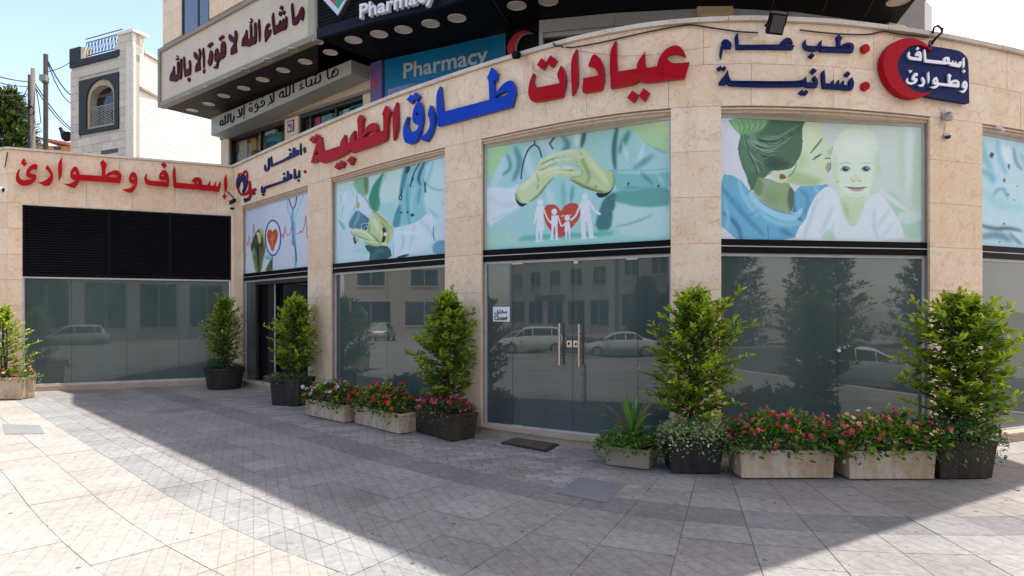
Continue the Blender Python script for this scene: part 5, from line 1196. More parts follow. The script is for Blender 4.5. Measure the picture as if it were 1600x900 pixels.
for j in range(-60, 190):
    for i in range(-60, 60):
        u0 = i * bw + (j % 2) * bw / 2; v0 = j * bh; cx_, cy_ = u0 * ca_ - v0 * sa_, u0 * sa_ + v0 * ca_
        if not (-8.5 < cx_ < 8.5 and 4.5 < cy_ < 14.3) or not infront((cx_, cy_)): continue
        s0_, t0_ = st_of((cx_, cy_))
        if t0_ > .25 or t0_ < -4.4 or cx_ > 1.02: continue
        g_ = .0032; cor = [(u0 + g_, v0 + g_), (u0 + bw - g_, v0 + g_), (u0 + bw - g_, v0 + bh - g_), (u0 + g_, v0 + bh - g_)]
        wp = [(u * ca_ - v * sa_, u * sa_ + v * ca_) for u, v in cor]; tt = [st_of(p)[1] for p in wp] if t0_ > -.3 else [-1] * 4; pl = []
        for k in range(4):
            p0_, p1_, a_t, b_t = wp[k], wp[(k + 1) % 4], tt[k], tt[(k + 1) % 4]
            if a_t <= 0: pl.append(np.array(p0_))
            if (a_t <= 0) != (b_t <= 0): u = a_t / (a_t - b_t); pl.append(np.array([p0_[0] + (p1_[0] - p0_[0]) * u, p0_[1] + (p1_[1] - p0_[1]) * u]))
        if len(pl) < 3: continue
        c = np.mean(pl, 0); pav.append((pl, [tuple(p) for p in pl], rnd.random(), c))
pav.sort(key=lambda q: -inview(q[3]))
for q in pav[:300]: quad_mesh([q[:3]], 'paver', PV_SMALL, side_walk, top=.002)
quad_mesh([q[:3] for q in pav[300:]], 'pavers', PV_SMALL, side_walk, 'stuff', top=.002)
# a dark patch slab set by the plaza edge, and an inspection cover on the sunny side
def flat_thing(name, pxs, z, th, m, label, cat, kind=None):
    g = MB(); g.prism([tuple(ground_pt(x, y).xy) for x, y in pxs], z - th, z); o = g.build(name, m, None); return tag(o, label, cat, kind=kind)
flat_thing('patch_slab', [(868, 771), (905, 747), (978, 758), (945, 786)], .0065, .02, noisy('bluish slab', (.15, .155, .17), (.19, .19, .20), 3, .7, .002), 'dark bluish replacement slab let into the small pavers near the entrance planters', 'paving slab')
flat_thing('patch_slab', [(4, 663), (62, 665), (70, 678), (8, 679)], .0065, .02, noisy('grey cover', (.21, .215, .22), (.26, .26, .255), 3, .7, .002), 'grey cover slab lying in the sunlit cream paving', 'paving slab')
# door mat
mt = empty('door_mat', tuple(ground_pt(828, 697)), label='worn dark doormat lying before the glass entrance', cat='mat')
mc = [ground_pt(x, y).xy for x, y in ((782, 694), (806, 686), (876, 695), (854, 707))]; g = MB(); g.prism([tuple(p) for p in mc], .006, .018); g.build('rubber_edge', mat('black rubber', (.018, .018, .018), .8), mt, keep=True)
cm = sum(mc, Vector((0, 0))) / 4; g = MB(); g.prism([tuple(cm + (p - cm) * .86) for p in mc], .018, .024); g.build('pile', noisy('mat pile', (.05, .043, .038), (.10, .085, .07), 25, 1, .004), mt, keep=True)
g = MB()
for k in range(3): a = cm + (mc[0] - cm) * (.5 - .3 * k); b = cm + (mc[1] - cm) * (.3 - .1 * k); 
for k, (u0, u1) in enumerate(((.25, .75),)):
    p = mc[0].lerp(mc[3], .48).lerp(mc[1].lerp(mc[2], .48), u0); q = mc[0].lerp(mc[3], .48).lerp(mc[1].lerp(mc[2], .48), u1); g.bar((p.x, p.y, .0255), (q.x, q.y, .0255), .10, .003)
g.build('pattern', noisy('mat pattern', (.16, .10, .08), (.07, .055, .05), 40, 1, 0), mt, keep=True)

# ------------------------------------------------------------------ planters and what grows in them
def box_pot(name, pl, h, taper, wall, m, label, soil=True, rim=.0, foot=0, group=None):
    """pl: plan corner px of the top outline on the ground [(x,y)*4] already as Vectors"""
    c = sum(pl, Vector((0, 0))) / 4; root = empty(name, (c.x, c.y, 0), label=label, cat='planter', group=group)
    loc = [p - c for p in pl]; rings = []
    def ring(k, z): return [(p.x * k, p.y * k, z) for p in loc]
    def inset(d, z):
        out = []
        for i in range(4):
            p = loc[i]; a = (loc[i - 1] - p).normalized(); b = (loc[(i + 1) % 4] - p).normalized(); out.append((p.x + (a.x + b.x) * d, p.y + (a.y + b.y) * d, z))
        return out
    R = [ring(taper, .012), ring(taper + (1 - taper) * .8, h * .86), ring(taper + (1 - taper) * .86 + rim, h * .865), ring(1 + rim, h), inset(wall, h), inset(wall * 1.2, h * .8)]
    g = MB(); 
    for r_ in R: g.v += r_
    for i in range(len(R) - 1):
        for k in range(4): g.f.append((i * 4 + k, i * 4 + (k + 1) % 4, (i + 1) * 4 + (k + 1) % 4, (i + 1) * 4 + k)); g.m.append(0)
    g.f.append((3, 2, 1, 0)); g.m.append(0)
    g.build('body', m, root, bevel=.006)
    s_ = MB(); s_.v += inset(wall, h * .82); s_.f.append((0, 1, 2, 3)); s_.m.append(0); s_.build('soil', SOIL, root)
    return root, c, loc
def rect(px, py, w, d, ang):
    """front-left corner pixel on the ground, width along ang (radians from +X), depth away from the camera"""
    p = ground_pt(px, py).xy; u = Vector((math.cos(ang), math.sin(ang))); v = Vector((-u.y, u.x)); return [p, p + u * w, p + u * w + v * d, p + v * d]
def gp(x, y): return ground_pt(x, y).xy
TG = [(.05, .10, .02), (.09, .16, .03), (.035, .075, .018)]
# far left stone planter
r0 = rect(-42, 625, .86, .36, .02); q0, c0_, l0 = box_pot('stone_planter', r0, .40, .94, .04, PLANTER, 'sunlit stone planter at the wing corner with shrub and mixed flowers', rim=.01, group='stone planters')
shrub('shrub', (c0_.x - .02, c0_.y, .32), 1.40, .42, 'sunlit yellow green shrub in the planter by the wing corner', 80, .062, .85)
mound('bedding_flowers', (c0_.x + .12, c0_.y - .02, .36), .42, .2, .2, .02, 'mixed bedding with small red blooms in the sunlit corner planter', 900, .045, [(.12, .18, .03), (.07, .12, .03), (.2, .26, .06)], flowers=22, fcols=[(190, 60, 60), (220, 120, 100), (230, 200, 190)], group='bedding plants')
# round dark pot
pc = ground_pt(339, 610); Rr = .385; rp = empty('round_pot', (pc.x, pc.y + .33, 0), label='round dark plastic pot standing by the inner corner', cat='planter')
g = MB(); g.lathe([(Rr * .80, .01), (Rr * .86, .1), (Rr * .94, .30), (Rr * .97, .38), (Rr * 1.02, .385), (Rr * 1.02, .43), (Rr * .93, .43), (Rr * .9, .36)], 32); g.build('body', POT_D, rp, smooth=False)
g = MB(); g.lathe([(Rr * .92, .35), (Rr * .91, .36)], 24); g.build('soil', SOIL, rp)
shrub('shrub', (pc.x, pc.y + .33, .38), 1.55, .47, 'conical green shrub growing in the round pot', 120, .068, .6)
mound('ground_ivy', (pc.x, pc.y + .33, .38), .40, .40, .15, 0, 'low creeping greenery filling the round pot', 900, .038, TG, group='bedding plants')
# square dark pot before the first bay
a = math.radians(-6); r1 = rect(421, 634, .56, .5, math.radians(-14)); q1, c1_, l1_ = box_pot('square_pot', r1, .46, .90, .03, POT_D, 'dark square pot below the open doorway, with pale variegated creeper', rim=.01)
shrub('shrub', (c1_.x + .05, c1_.y, .40), 1.50, .47, 'full rounded green shrub beside the open doorway', 140, .072, .75)
mound('variegated_creeper', (c1_.x - .08, c1_.y - .05, .42), .40, .30, .13, 0, 'pale variegated creeper spilling from the dark square pot', 1100, .030, [(.16, .22, .10), (.22, .27, .15), (.08, .13, .04)], group='bedding plants')
# two stone troughs along the second bay
th = math.atan2(*reversed((gp(540, 661) - gp(477, 650)).normalized())) 
r2_ = [gp(477, 649), gp(538, 662)]; u_ = (r2_[1] - r2_[0]).normalized(); v_ = Vector((-u_.y, u_.x)); r2_ = r2_ + [r2_[1] + v_ * .34, r2_[0] + v_ * .34]
q2, c2_, _l = box_pot('stone_planter', r2_, .255, .97, .035, PLANTER, 'small stone trough next to the dark square pot, red and white flowers in it', rim=.008, group='stone planters')
an2 = math.atan2(u_.y, u_.x)
mound('bedding_flowers', (c2_.x, c2_.y, .20), .50, .26, .36, an2, 'bedding flowers in red, white and violet, the clump nearest the square pot', 1500, .06, [(.05, .12, .015), (.09, .18, .02), (.03, .07, .012), (.16, .22, .03)], flowers=46, fcols=[(215, 30, 70), (200, 20, 50), (235, 235, 235), (230, 220, 235), (190, 170, 215)], fsize=.03, group='bedding plants', spiky=16)
r3_ = [gp(553, 662), gp(624, 680)]; u_ = (r3_[1] - r3_[0]).normalized(); v_ = Vector((-u_.y, u_.x)); r3_ = r3_ + [r3_[1] + v_ * .34, r3_[0] + v_ * .34]
q3, c3_, _l = box_pot('stone_planter', r3_, .265, .97, .035, PLANTER, 'stone trough in the middle of the second bay, orange red flowers in it', rim=.008, group='stone planters'); an3 = math.atan2(u_.y, u_.x)
mound('bedding_flowers', (c3_.x, c3_.y, .20), .54, .28, .38, an3, 'bedding flowers in orange red and pink beneath the second advert', 1600, .062, [(.05, .12, .015), (.10, .19, .02), (.03, .07, .012), (.2, .24, .03)], flowers=44, fcols=[(225, 60, 30), (215, 40, 50), (230, 80, 110), (225, 90, 60)], fsize=.03, group='bedding plants', spiky=24)
# dark brown metal box with pink spiller
r4_ = [gp(648, 675), gp(706, 691.5)]; u_ = (r4_[1] - r4_[0]).normalized(); v_ = Vector((-u_.y, u_.x)); r4_ = r4_ + [r4_[1] + v_ * .36, r4_[0] + v_ * .36]
cc = sum(r4_, Vector((0, 0))) / 4; r4_ = [cc + (p - cc) * 1.08 for p in r4_]
q4, c4_, _l = box_pot('metal_planter', r4_, .34, .90, .02, POT_B, 'dark brown metal planter left of the glass entrance')
shrub('shrub', (c4_.x - .0, c4_.y + .05, .34), 1.55, .46, 'tall open green shrub between the troughs and the entrance', 120, .086, .5, lean=(.05, 0), prof=[(0, .6), (.15, .95), (.33, 1.12), (.52, 1.0), (.7, .66), (.88, .33), (1, .08)])
mound('bedding_flowers', (c4_.x + .02, c4_.y - .02, .30), .44, .34, .20, math.atan2(u_.y, u_.x), 'small pink flowered spiller round the foot of the shrub by the entrance', 2200, .034, [(.07, .12, .03), (.12, .18, .04), (.05, .08, .03), (.16, .12, .07)], flowers=60, fcols=[(205, 60, 120), (215, 90, 130), (190, 50, 80), (225, 130, 150)], fsize=.022, group='bedding plants', spill=.2)
# small stone box with the sword leaved plant
r5_ = [gp(946, 728), gp(1014, 736)]; u_ = (r5_[1] - r5_[0]).normalized(); v_ = Vector((-u_.y, u_.x)); r5_ = r5_ + [r5_[1] + v_ * .34, r5_[0] + v_ * .34]
q5, c5_, _l = box_pot('stone_planter', r5_, .20, .985, .035, noisy('grey stone planter', (.40, .32, .24), (.29, .23, .17), 5, .85, .004, streak=True), 'small square brownish stone planter right of the entrance, sword leaved plant in it', rim=.004, group='stone planters')
dr = empty('sword_leaved_plant', (c5_.x, c5_.y, .18), label='sword leaved plant with stiff upright leaves, low stone box beside the entrance', cat='plant')
DLEAF = leaf_mat('sword leaf', .4, .2)
for i in range(19):
    ang = i * 2.4; k = i / 18; el = 1.5 - .75 * k; ln = nrs.uniform(.40, .56) * (1 if k < .7 else .7); w = .058; g = MB(); pts = []
    for j in range(7):
        u = j / 6; e2 = el - .45 * u * u * (k * 1.1 + .05); pts.append(Vector((math.cos(ang) * math.cos(e2), math.sin(ang) * math.cos(e2), math.sin(e2))) * ln * u + Vector((0, 0, .02 + .1 * (1 - k))))
    sd = Vector((-math.sin(ang), math.cos(ang), 0)); wd = [.35, .75, 1, 1, .85, .5, .04]
    for j, p in enumerate(pts): g.v += [tuple(p - sd * w * wd[j] / 2 + Vector((0, 0, .008))), tuple(p), tuple(p + sd * w * wd[j] / 2 + Vector((0, 0, .008)))]
    for j in range(6): g.f += [(j * 3, j * 3 + 1, j * 3 + 4, j * 3 + 3), (j * 3 + 1, j * 3 + 2, j * 3 + 5, j * 3 + 4)]; g.m += [0, 0]
    o = g.build('leaf', DLEAF, dr); c = (np.array([.08, .18, .03]) + nrs.rand() * np.array([.09, .12, .02])) if nrs.rand() > .2 else np.array([.18, .15, .035]); at = o.data.color_attributes.new('tint', 'FLOAT_COLOR', 'POINT')
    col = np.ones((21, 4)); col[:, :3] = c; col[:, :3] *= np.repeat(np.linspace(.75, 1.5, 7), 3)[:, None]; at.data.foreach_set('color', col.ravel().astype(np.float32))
mound('ground_ivy', (c5_.x, c5_.y - .02, .16), .40, .30, .20, 0, 'leafy green creeper spilling over the small stone box by the entrance', 1500, .042, [(.10, .20, .03), (.17, .30, .04), (.06, .13, .02)], group='bedding plants', spill=.14)
# black pot with variegated spiller
r6_ = rect(1049, 741, .47, .42, math.radians(-4)); cc = sum(r6_, Vector((0, 0))) / 4; r6_ = [cc + (p - cc) * 1.16 for p in r6_]
q6, c6_, _l = box_pot('square_pot', r6_, .34, .84, .03, POT_D, 'black tapered pot in front of the pillar right of the entrance', rim=.01)
shrub('shrub', (c6_.x + .02, c6_.y + .02, .36), 1.50, .46, 'bushy green shrub before the pillar between the entrance and the mother and baby advert', 135, .082, .66, lean=(.02, 0), prof=[(0, .8), (.2, 1.1), (.42, 1.12), (.62, .95), (.78, .68), (.9, .34), (1, .07)])
mound('variegated_creeper', (c6_.x, c6_.y - .06, .30), .36, .32, .26, 0, 'white edged variegated creeper in the black tapered pot', 2600, .034, [(.50, .56, .36), (.26, .36, .12), (.62, .66, .46), (.14, .22, .05)], group='bedding plants', spill=.22)
# two stone troughs under the mother and baby advert
r7_ = rect(1157, 749.5, .90, .36, math.radians(.5)); q7, c7_, _l = box_pot('stone_planter', r7_, .275, .965, .035, PLANTER, 'wide stone trough below the mother and baby advert, nearest the black pot', rim=.006, group='stone planters')
mound('bedding_flowers', (c7_.x, c7_.y, .22), .54, .27, .40, 0, 'bedding flowers in red and pink in the wide trough beside the black pot', 2000, .064, [(.07, .17, .025), (.14, .27, .03), (.045, .11, .02), (.08, .19, .06), (.2, .3, .04)], flowers=78, fcols=[(225, 35, 55), (235, 80, 125), (235, 120, 160), (220, 50, 140), (240, 130, 140)], fsize=.022, group='bedding plants', spiky=14)
r8_ = rect(1326, 751, .83, .36, math.radians(.5)); q8, c8_, _l = box_pot('stone_planter', r8_, .275, .965, .035, PLANTER, 'wide stone trough next to the brown tapered planter', rim=.006, group='stone planters')
mound('bedding_flowers', (c8_.x, c8_.y, .22), .50, .27, .38, 0, 'bedding flowers in pink and salmon in the trough beside the brown tapered planter', 1900, .062, [(.09, .19, .025), (.17, .29, .03), (.05, .12, .02), (.27, .35, .04)], flowers=66, fcols=[(235, 95, 140), (235, 110, 100), (245, 180, 160), (248, 232, 215), (225, 70, 120)], fsize=.022, group='bedding plants', spiky=26)
# brown tapered planter at the right
r9_ = rect(1468, 751, .55, .40, math.radians(3)); cc = sum(r9_, Vector((0, 0))) / 4; r9_ = [cc + (p - cc) * 1.07 for p in r9_]
c9x = .09; q9, c9_, _l = box_pot('metal_planter', r9_, .36, .86, .02, POT_B, 'brown tapered metal planter at the last pillar of the front')
shrub('shrub', (c9_.x + .09, c9_.y - .02, .36), 1.44, .44, 'large yellow green shrub at the last pillar, tips in sunlight', 140, .088, .8, prof=[(0, .65), (.18, 1.0), (.38, 1.15), (.6, 1.06), (.76, .72), (.9, .34), (1, .08)])
mound('trailing_greenery', (c9_.x, c9_.y - .05, .32), .42, .34, .28, 0, 'fine dark greenery trailing from the brown tapered planter', 2600, .036, [(.08, .17, .05), (.13, .24, .07), (.05, .11, .03)], group='bedding plants', spill=.26)

# specks of grit, petals and dry leaves lying about
_n = 420; _x = nrs.uniform(-5, 5, _n); _y = 3.9 + nrs.rand(_n) ** 1.6 * 5; _ok = [infront((a, b)) for a, b in zip(_x, _y)]; _P = np.stack([_x, _y, np.full(_n, .006)], 1)[_ok]
_D = np.stack([nrs.normal(0, 1, len(_P)), nrs.normal(0, 1, len(_P)), np.full(len(_P), .08)], 1); _L = nrs.uniform(.006, .020, len(_P)); _T = np.array([(.05, .035, .02), (.16, .11, .05), (.03, .03, .03), (.35, .32, .28)])[nrs.randint(0, 4, len(_P))]
o = leaves('debris', _P, _D, _L, _L * .6, _T, PETAL, plaza, simple=True); tag(o, kind='stuff')
# ------------------------------------------------------------------ printed adverts: flat prints painted as colour on a fine grid
class Print:
    def __init__(s, quad, w, h, bg):
        """quad: TL, TR, BR, BL corners in the tracing's own coordinates"""
        u, v = np.meshgrid(np.linspace(0, 1, w), np.linspace(0, 1, h)); q = np.array(quad, float); s.w, s.h = w, h
        P_ = (q[0] * ((1 - u) * (1 - v))[..., None] + q[1] * (u * (1 - v))[..., None] + q[2] * (u * v)[..., None] + q[3] * ((1 - u) * v)[..., None]); s.x, s.y = P_[..., 0], P_[..., 1]
        s.k = w / np.linalg.norm(q[1] - q[0]); s.c = np.ones((h, w, 3)) * np.array(bg, float)
    def blur(s, m, r):
        r = int(round(r * s.k / 1.7))
        if r < 1: return m
        for _ in range(3):
            for ax in (0, 1):
                p = np.pad(m, [(r + 1, r) if a == ax else (0, 0) for a in (0, 1)], mode='edge'); c = np.cumsum(p, axis=ax)
                m = (np.take(c, range(2 * r + 1, c.shape[ax]), ax) - np.take(c, range(0, c.shape[ax] - 2 * r - 1), ax)) / (2 * r + 1)
        return m
    def mask(s, pts, smooth=1):
        if smooth: pts = smooth_poly2(pts, smooth)
        m = np.zeros(s.x.shape, bool); n = len(pts)
        for i in range(n):
            (x0, y0), (x1, y1) = pts[i], pts[(i + 1) % n]
            if y0 == y1: continue
            c = ((y0 > s.y) != (y1 > s.y)) & (s.x < (x1 - x0) * (s.y - y0) / (y1 - y0) + x0); m ^= c
        return m.astype(float)
    def put(s, m, col, a=1.0):
        m = (m * a)[..., None]; s.c = s.c * (1 - m) + np.array(col, float) * m
    def fill(s, txt, col, b=0, a=1.0, sm=1, inside=None):
        m = s.blur(s.mask(pairs(txt), sm), b)
        if inside is not None: m = m * inside
        s.put(m, col, a); return m
    def line(s, txt, w, col, b=0, a=1.0, inside=None, taper=True):
        p = pairs(txt); p = chain_smooth(p); best = np.zeros(s.x.shape)
        n = len(p)
        for i in range(n - 1):
            (x0, y0), (x1, y1) = p[i], p[i + 1]; dx, dy = x1 - x0, y1 - y0; L = dx * dx + dy * dy + 1e-9; t = np.clip(((s.x - x0) * dx + (s.y - y0) * dy) / L, 0, 1)
            d = np.hypot(s.x - x0 - t * dx, s.y - y0 - t * dy); f = (i + t) / (n - 1); ww = w * (.35 + .65 * np.sin(np.pi * np.clip(f, .03, .97))) if taper else w
            best = np.maximum(best, np.clip((ww / 2 - d) * s.k + .5, 0, 1))
        m = s.blur(best, b)
        if inside is not None: m = m * inside
        s.put(m, col, a)
    def ell(s, cx, cy, rx, ry, col, b=0, a=1.0, inside=None):
        d = np.hypot((s.x - cx) / rx, (s.y - cy) / ry); m = np.clip((1 - d) * min(rx, ry) * s.k + .5, 0, 1); m = s.blur(m, b)
        if inside is not None: m = m * inside
        s.put(m, col, a)
def smooth_poly2(p, it):
    for _ in range(it):
        n = len(p); out = []
        for i in range(n): a, b = p[i], p[(i + 1) % n]; out += [(a[0] * .75 + b[0] * .25, a[1] * .75 + b[1] * .25), (a[0] * .25 + b[0] * .75, a[1] * .25 + b[1] * .75)]
        p = out
    return p
def chain_smooth(p, it=2):
    for _ in range(it):
        if len(p) < 3: break
        out = [p[0]]
        for a, b in zip(p, p[1:]): out += [(a[0] * .75 + b[0] * .25, a[1] * .75 + b[1] * .25), (a[0] * .25 + b[0] * .75, a[1] * .25 + b[1] * .75)]
        out.append(p[-1]); p = out
    return p
PRM = mat('printed vinyl', (.5, .5, .5), .5, 0, .15); _t = NT(PRM); _a = _t.add('ShaderNodeAttribute', attribute_name='print'); _t.base(_a.outputs['Color'])
def advert(pr, L, label, name='advert'):
    e = empty(name, tuple(L.at(L.len / 2, ADB)), label=label, cat='advertising panel', group='adverts over the shopfronts')
    w, h = pr.w, pr.h; t0, t1, z0, z1 = .036, L.len - .036, ADB + .002, WTOP - .037; o = -.012
    us = np.linspace(t0, t1, w); zz = np.linspace(z1, z0, h)
    X = np.array([[*L.at(t, 0, o).xy] for t in us]); V = np.zeros((h, w, 3)); V[..., 0] = X[:, 0]; V[..., 1] = X[:, 1]; V[..., 2] = zz[:, None]
    idx = np.arange(h * w).reshape(h, w); F_ = np.stack([idx[1:, :-1], idx[1:, 1:], idx[:-1, 1:], idx[:-1, :-1]], -1).reshape(-1, 4)
    me = bpy.data.meshes.new('print'); me.vertices.add(h * w); me.vertices.foreach_set('co', V.ravel().astype(np.float32)); nf = len(F_); me.loops.add(nf * 4); me.polygons.add(nf)
    me.loops.foreach_set('vertex_index', F_.ravel().astype(np.int32)); me.polygons.foreach_set('loop_start', np.arange(0, nf * 4, 4, dtype=np.int32)); me.polygons.foreach_set('loop_total', np.full(nf, 4, dtype=np.int32)); me.update()
    lum_ = pr.c.mean(-1, keepdims=True); pr.c = pr.c * .80 + lum_ * .20; pr.c = pr.c * .90 + np.array([226, 234, 236.]) * .10
    gn = nrs.normal(0, 1, pr.c.shape[:2]); gn = pr.blur(gn, 6 / 1) * 5 + nrs.normal(0, 1, gn.shape) * 1.6; pr.c = pr.c + gn[..., None]
    c = np.clip(pr.c, 0, 255) / 255; c = np.where(c <= .04045, c / 12.92, ((c + .055) / 1.055) ** 2.4); c = c * .97
    col = np.ones((h, w, 4)); col[..., :3] = c; at = me.color_attributes.new('print', 'FLOAT_COLOR', 'POINT'); at.data.foreach_set('color', col.ravel().astype(np.float32))
    link('print', me, PRM, e, keep=True)
    g = MB(); line_box(g, L, t0, t1, z0, z1, -.05, o - .003); g.build('backing_board', PLASTW, e, keep=True)
# mother kissing a baby
p = Print([(80, 75), (1278, 135), (1283, 822), (80, 797)], 330, 190, (214, 218, 224))
p.fill('560 70 1290 80 1290 840 1000 840 760 500', (206, 224, 205), 60, .9); p.fill('1120 120 1170 120 1190 500 1130 480', (190, 224, 180), 18, .7); p.fill('1230 140 1290 140 1290 640 1200 600', (186, 218, 178), 18, .8); p.fill('1180 130 1230 130 1220 560 1180 560', (222, 232, 224), 10, .8)
p.fill('1020 530 1110 520 1205 632 1290 640 1290 790 1180 800 1100 700', (172, 218, 184), 10); p.fill('1120 650 1200 632 1290 640 1290 690 1160 720', (205, 228, 215), 8); p.fill('1000 500 1060 520 1210 625 1200 640 1110 600', (218, 230, 224), 4)
bl = p.fill('70 405 180 425 250 520 330 600 430 640 500 650 505 482 640 478 720 470 730 560 600 700 520 810 70 810', (86, 176, 214), 2)
for t_, c_, w_, b_ in (('80 480 200 640 330 780', (52, 140, 190), 30, 8), ('90 640 170 700 200 800', (38, 110, 165), 26, 7), ('230 540 300 640 420 720 560 700', (130, 205, 230), 26, 7), ('180 430 210 560 290 660', (140, 208, 232), 22, 6), ('330 600 400 680 520 690', (150, 214, 235), 16, 4), ('300 620 230 675 160 540', (60, 150, 200), 8, 2), ('500 500 495 620 550 690', (36, 100, 150), 18, 4), ('540 500 600 560 560 660', (60, 150, 195), 26, 7), ('620 480 660 540 600 640', (140, 208, 230), 20, 6), ('350 710 355 800', (45, 130, 180), 8, 2), ('420 740 500 780', (45, 120, 170), 30, 10), ('100 560 130 700 90 790', (120, 198, 226), 22, 7), ('280 560 400 640 510 655', (40, 115, 165), 7, 2)): p.line(t_, w_, c_, b_, .85, bl)
nk = p.fill('250 420 360 440 510 475 500 645 430 635 330 590 260 500', (140, 172, 112), 3); p.fill('480 480 512 480 505 650 480 640 462 560', (70, 86, 62), 7, .8, inside=nk); p.fill('320 500 400 510 420 600 340 580', (120, 142, 94), 16, .5, inside=nk); p.fill('260 430 330 440 310 560 250 500', (90, 130, 80), 8, .7)
fc = p.fill('520 80 620 82 662 110 674 190 705 235 738 265 730 300 712 315 722 345 722 375 705 400 712 425 690 455 640 478 560 486 470 462 395 462 365 420 370 392 430 385 500 372 545 300 555 220 500 140', (208, 230, 182), 1.5)
p.fill('560 90 640 90 668 200 640 300 560 340 520 200', (222, 240, 186), 22, .9, inside=fc); p.fill('480 380 600 420 690 450 640 490 520 490 430 460', (160, 196, 122), 16, .8, inside=fc); p.fill('540 250 600 330 560 400 500 380', (186, 218, 148), 16, .8, inside=fc); p.fill('660 300 700 330 690 380 640 400 620 340', (212, 232, 176), 14, .8, inside=fc); p.fill('700 260 740 262 728 300 700 300', (150, 180, 120), 6, .6, inside=fc)
# collar and soft shade between neck and shirt
p.fill('250 505 300 575 400 630 505 648 560 600 548 660 500 690 400 672 300 622 235 540', (150, 212, 236), 3, .9); p.line('262 520 330 596 430 640 505 650', 8, (52, 120, 160), 2, .8)
hr = p.fill('110 70 570 70 590 84 560 110 548 160 556 230 545 290 520 340 490 378 430 390 365 392 330 440 290 425 262 520 238 470 225 420 195 350 176 270 182 220 196 180 160 150', (66, 112, 74), 2)
p.fill('120 60 360 60 350 120 300 165 200 190 150 140', (134, 202, 118), 8, .9, inside=hr)
rs = np.random.RandomState(3)
for i in range(16): x0 = 180 + 14 * i; p.line('%d %d %d %d %d %d' % (140 + i * 14, 74 + (i % 3) * 8, 200 + i * 10, 130, 180 + i * 4, 185), 5, [(58, 105, 66), (150, 212, 130), (84, 140, 84)][i % 3], 1.2, .7, hr)
p.fill('200 200 330 190 420 230 400 290 300 270 220 260', (112, 168, 116), 22, .75, inside=hr); p.fill('180 260 240 250 300 330 290 400 230 400', (84, 134, 92), 18, .7, inside=hr)
for i in range(110):
    f = i / 109; y0 = 190 + 10 * math.sin(i); x1 = 560 - 330 * f * .8 + rs.uniform(-20, 20); y1 = 100 + 310 * f + rs.uniform(-16, 16)
    p.line('%d %d %d %d %d %d %d %d' % (200 + rs.uniform(-10, 20), y0 + rs.uniform(-10, 14), 300 - 60 * f, 190 + 110 * f + rs.uniform(-20, 20), 420 - 130 * f, 190 + 190 * f + rs.uniform(-20, 20), x1, y1), rs.uniform(2.5, 7), [(30, 60, 48), (44, 80, 58), (112, 170, 118), (70, 120, 84), (26, 50, 44), (150, 198, 150)][i % 6], .8, .7, hr)
p.fill('330 300 470 330 480 372 380 388 330 360', (38, 62, 50), 16, .75, inside=hr); p.fill('240 170 300 200 290 240 230 230', (120, 176, 140), 9, .6, inside=hr)
for t_ in ('240 420 256 480 248 520', '262 400 280 470 250 500', '300 400 330 420 380 400 440 405', '520 350 500 400 470 430'): p.line(t_, 6, (58, 98, 66), 1.5, .8)
p.fill('372 396 420 388 455 400 470 440 440 462 400 462 372 430', (208, 222, 168), 2); p.fill('415 412 445 410 462 438 440 440 420 445', (112, 96, 58), 2); 
p.line('600 288 628 254 654 222 670 198', 11, (84, 122, 78), 1.5); p.line('622 316 642 308 664 292', 9, (40, 60, 48), 1.2); p.line('612 326 630 322', 6, (40, 60, 44), 1); p.line('684 320 706 316 722 322', 7, (92, 92, 62), 1.5); p.fill('700 340 722 345 720 385 700 400 688 380', (168, 170, 118), 2.5); p.line('722 338 724 372 704 404', 4, (40, 44, 40), 1); p.line('728 250 740 276 728 300', 4, (90, 110, 80), 1)
hd = p.fill('860 118 930 128 985 170 1012 250 1016 330 1012 420 985 500 940 560 885 584 830 575 775 530 738 470 722 400 722 330 738 240 775 165 815 130', (222, 240, 208), 3)
p.fill('722 330 760 250 770 500 820 570 760 520 720 420', (200, 226, 178), 14, .9, inside=hd); p.fill('1020 260 980 300 990 440 950 540 1000 520 1030 400', (190, 222, 170), 12, .8, inside=hd); p.fill('800 180 940 180 960 300 780 300', (236, 246, 224), 30, .9, inside=hd); p.fill('780 520 880 560 960 520 900 590 820 590', (196, 222, 168), 10, .8, inside=hd)
p.line('760 170 860 118 960 160', 10, (190, 216, 168), 4, .6); p.ell(1016, 385, 10, 26, (196, 222, 160), 3)
for ex in (810, 935): p.ell(ex, 384, 32, 18, (196, 210, 196), 4, .9); p.ell(ex, 382, 20, 14, (34, 74, 108), 1.5); p.ell(ex + 2, 382, 9, 9, (12, 26, 44), 1); p.ell(ex + 7, 377, 4, 4, (235, 240, 245), .6); p.line('%d 388 %d 368 %d 368 %d 386' % (ex - 30, ex - 12, ex + 14, ex + 30), 6, (70, 100, 84), 1.2, .9); p.line('%d 352 %d 342 %d 350' % (ex - 38, ex, ex + 34), 7, (178, 206, 140), 3, .8)
p.ell(872, 440, 34, 22, (206, 230, 180), 6, .8); p.ell(860, 454, 6, 4, (150, 160, 110), 1.5); p.ell(897, 454, 6, 4, (150, 160, 110), 1.5); p.line('846 430 842 450 852 458', 4, (176, 200, 140), 2, .7)
p.fill('818 489 860 492 882 497 905 492 934 491 912 512 880 518 845 510', (196, 152, 150), 1.2); p.line('816 489 850 494 884 497 935 490', 7, (74, 48, 46), 1); p.line('806 480 814 490', 5, (176, 190, 150), 2); p.line('938 484 946 494', 5, (176, 190, 150), 2); p.ell(765, 457, 7, 6, (205, 170, 120), 2); p.line('850 528 880 534 905 528', 5, (186, 206, 160), 3, .7)
sh = p.fill('700 478 735 500 770 540 800 640 855 732 905 660 925 575 1005 515 1060 560 1110 640 1160 720 1182 812 505 812 530 730 575 680 590 620 630 540', (222, 232, 236), 2)
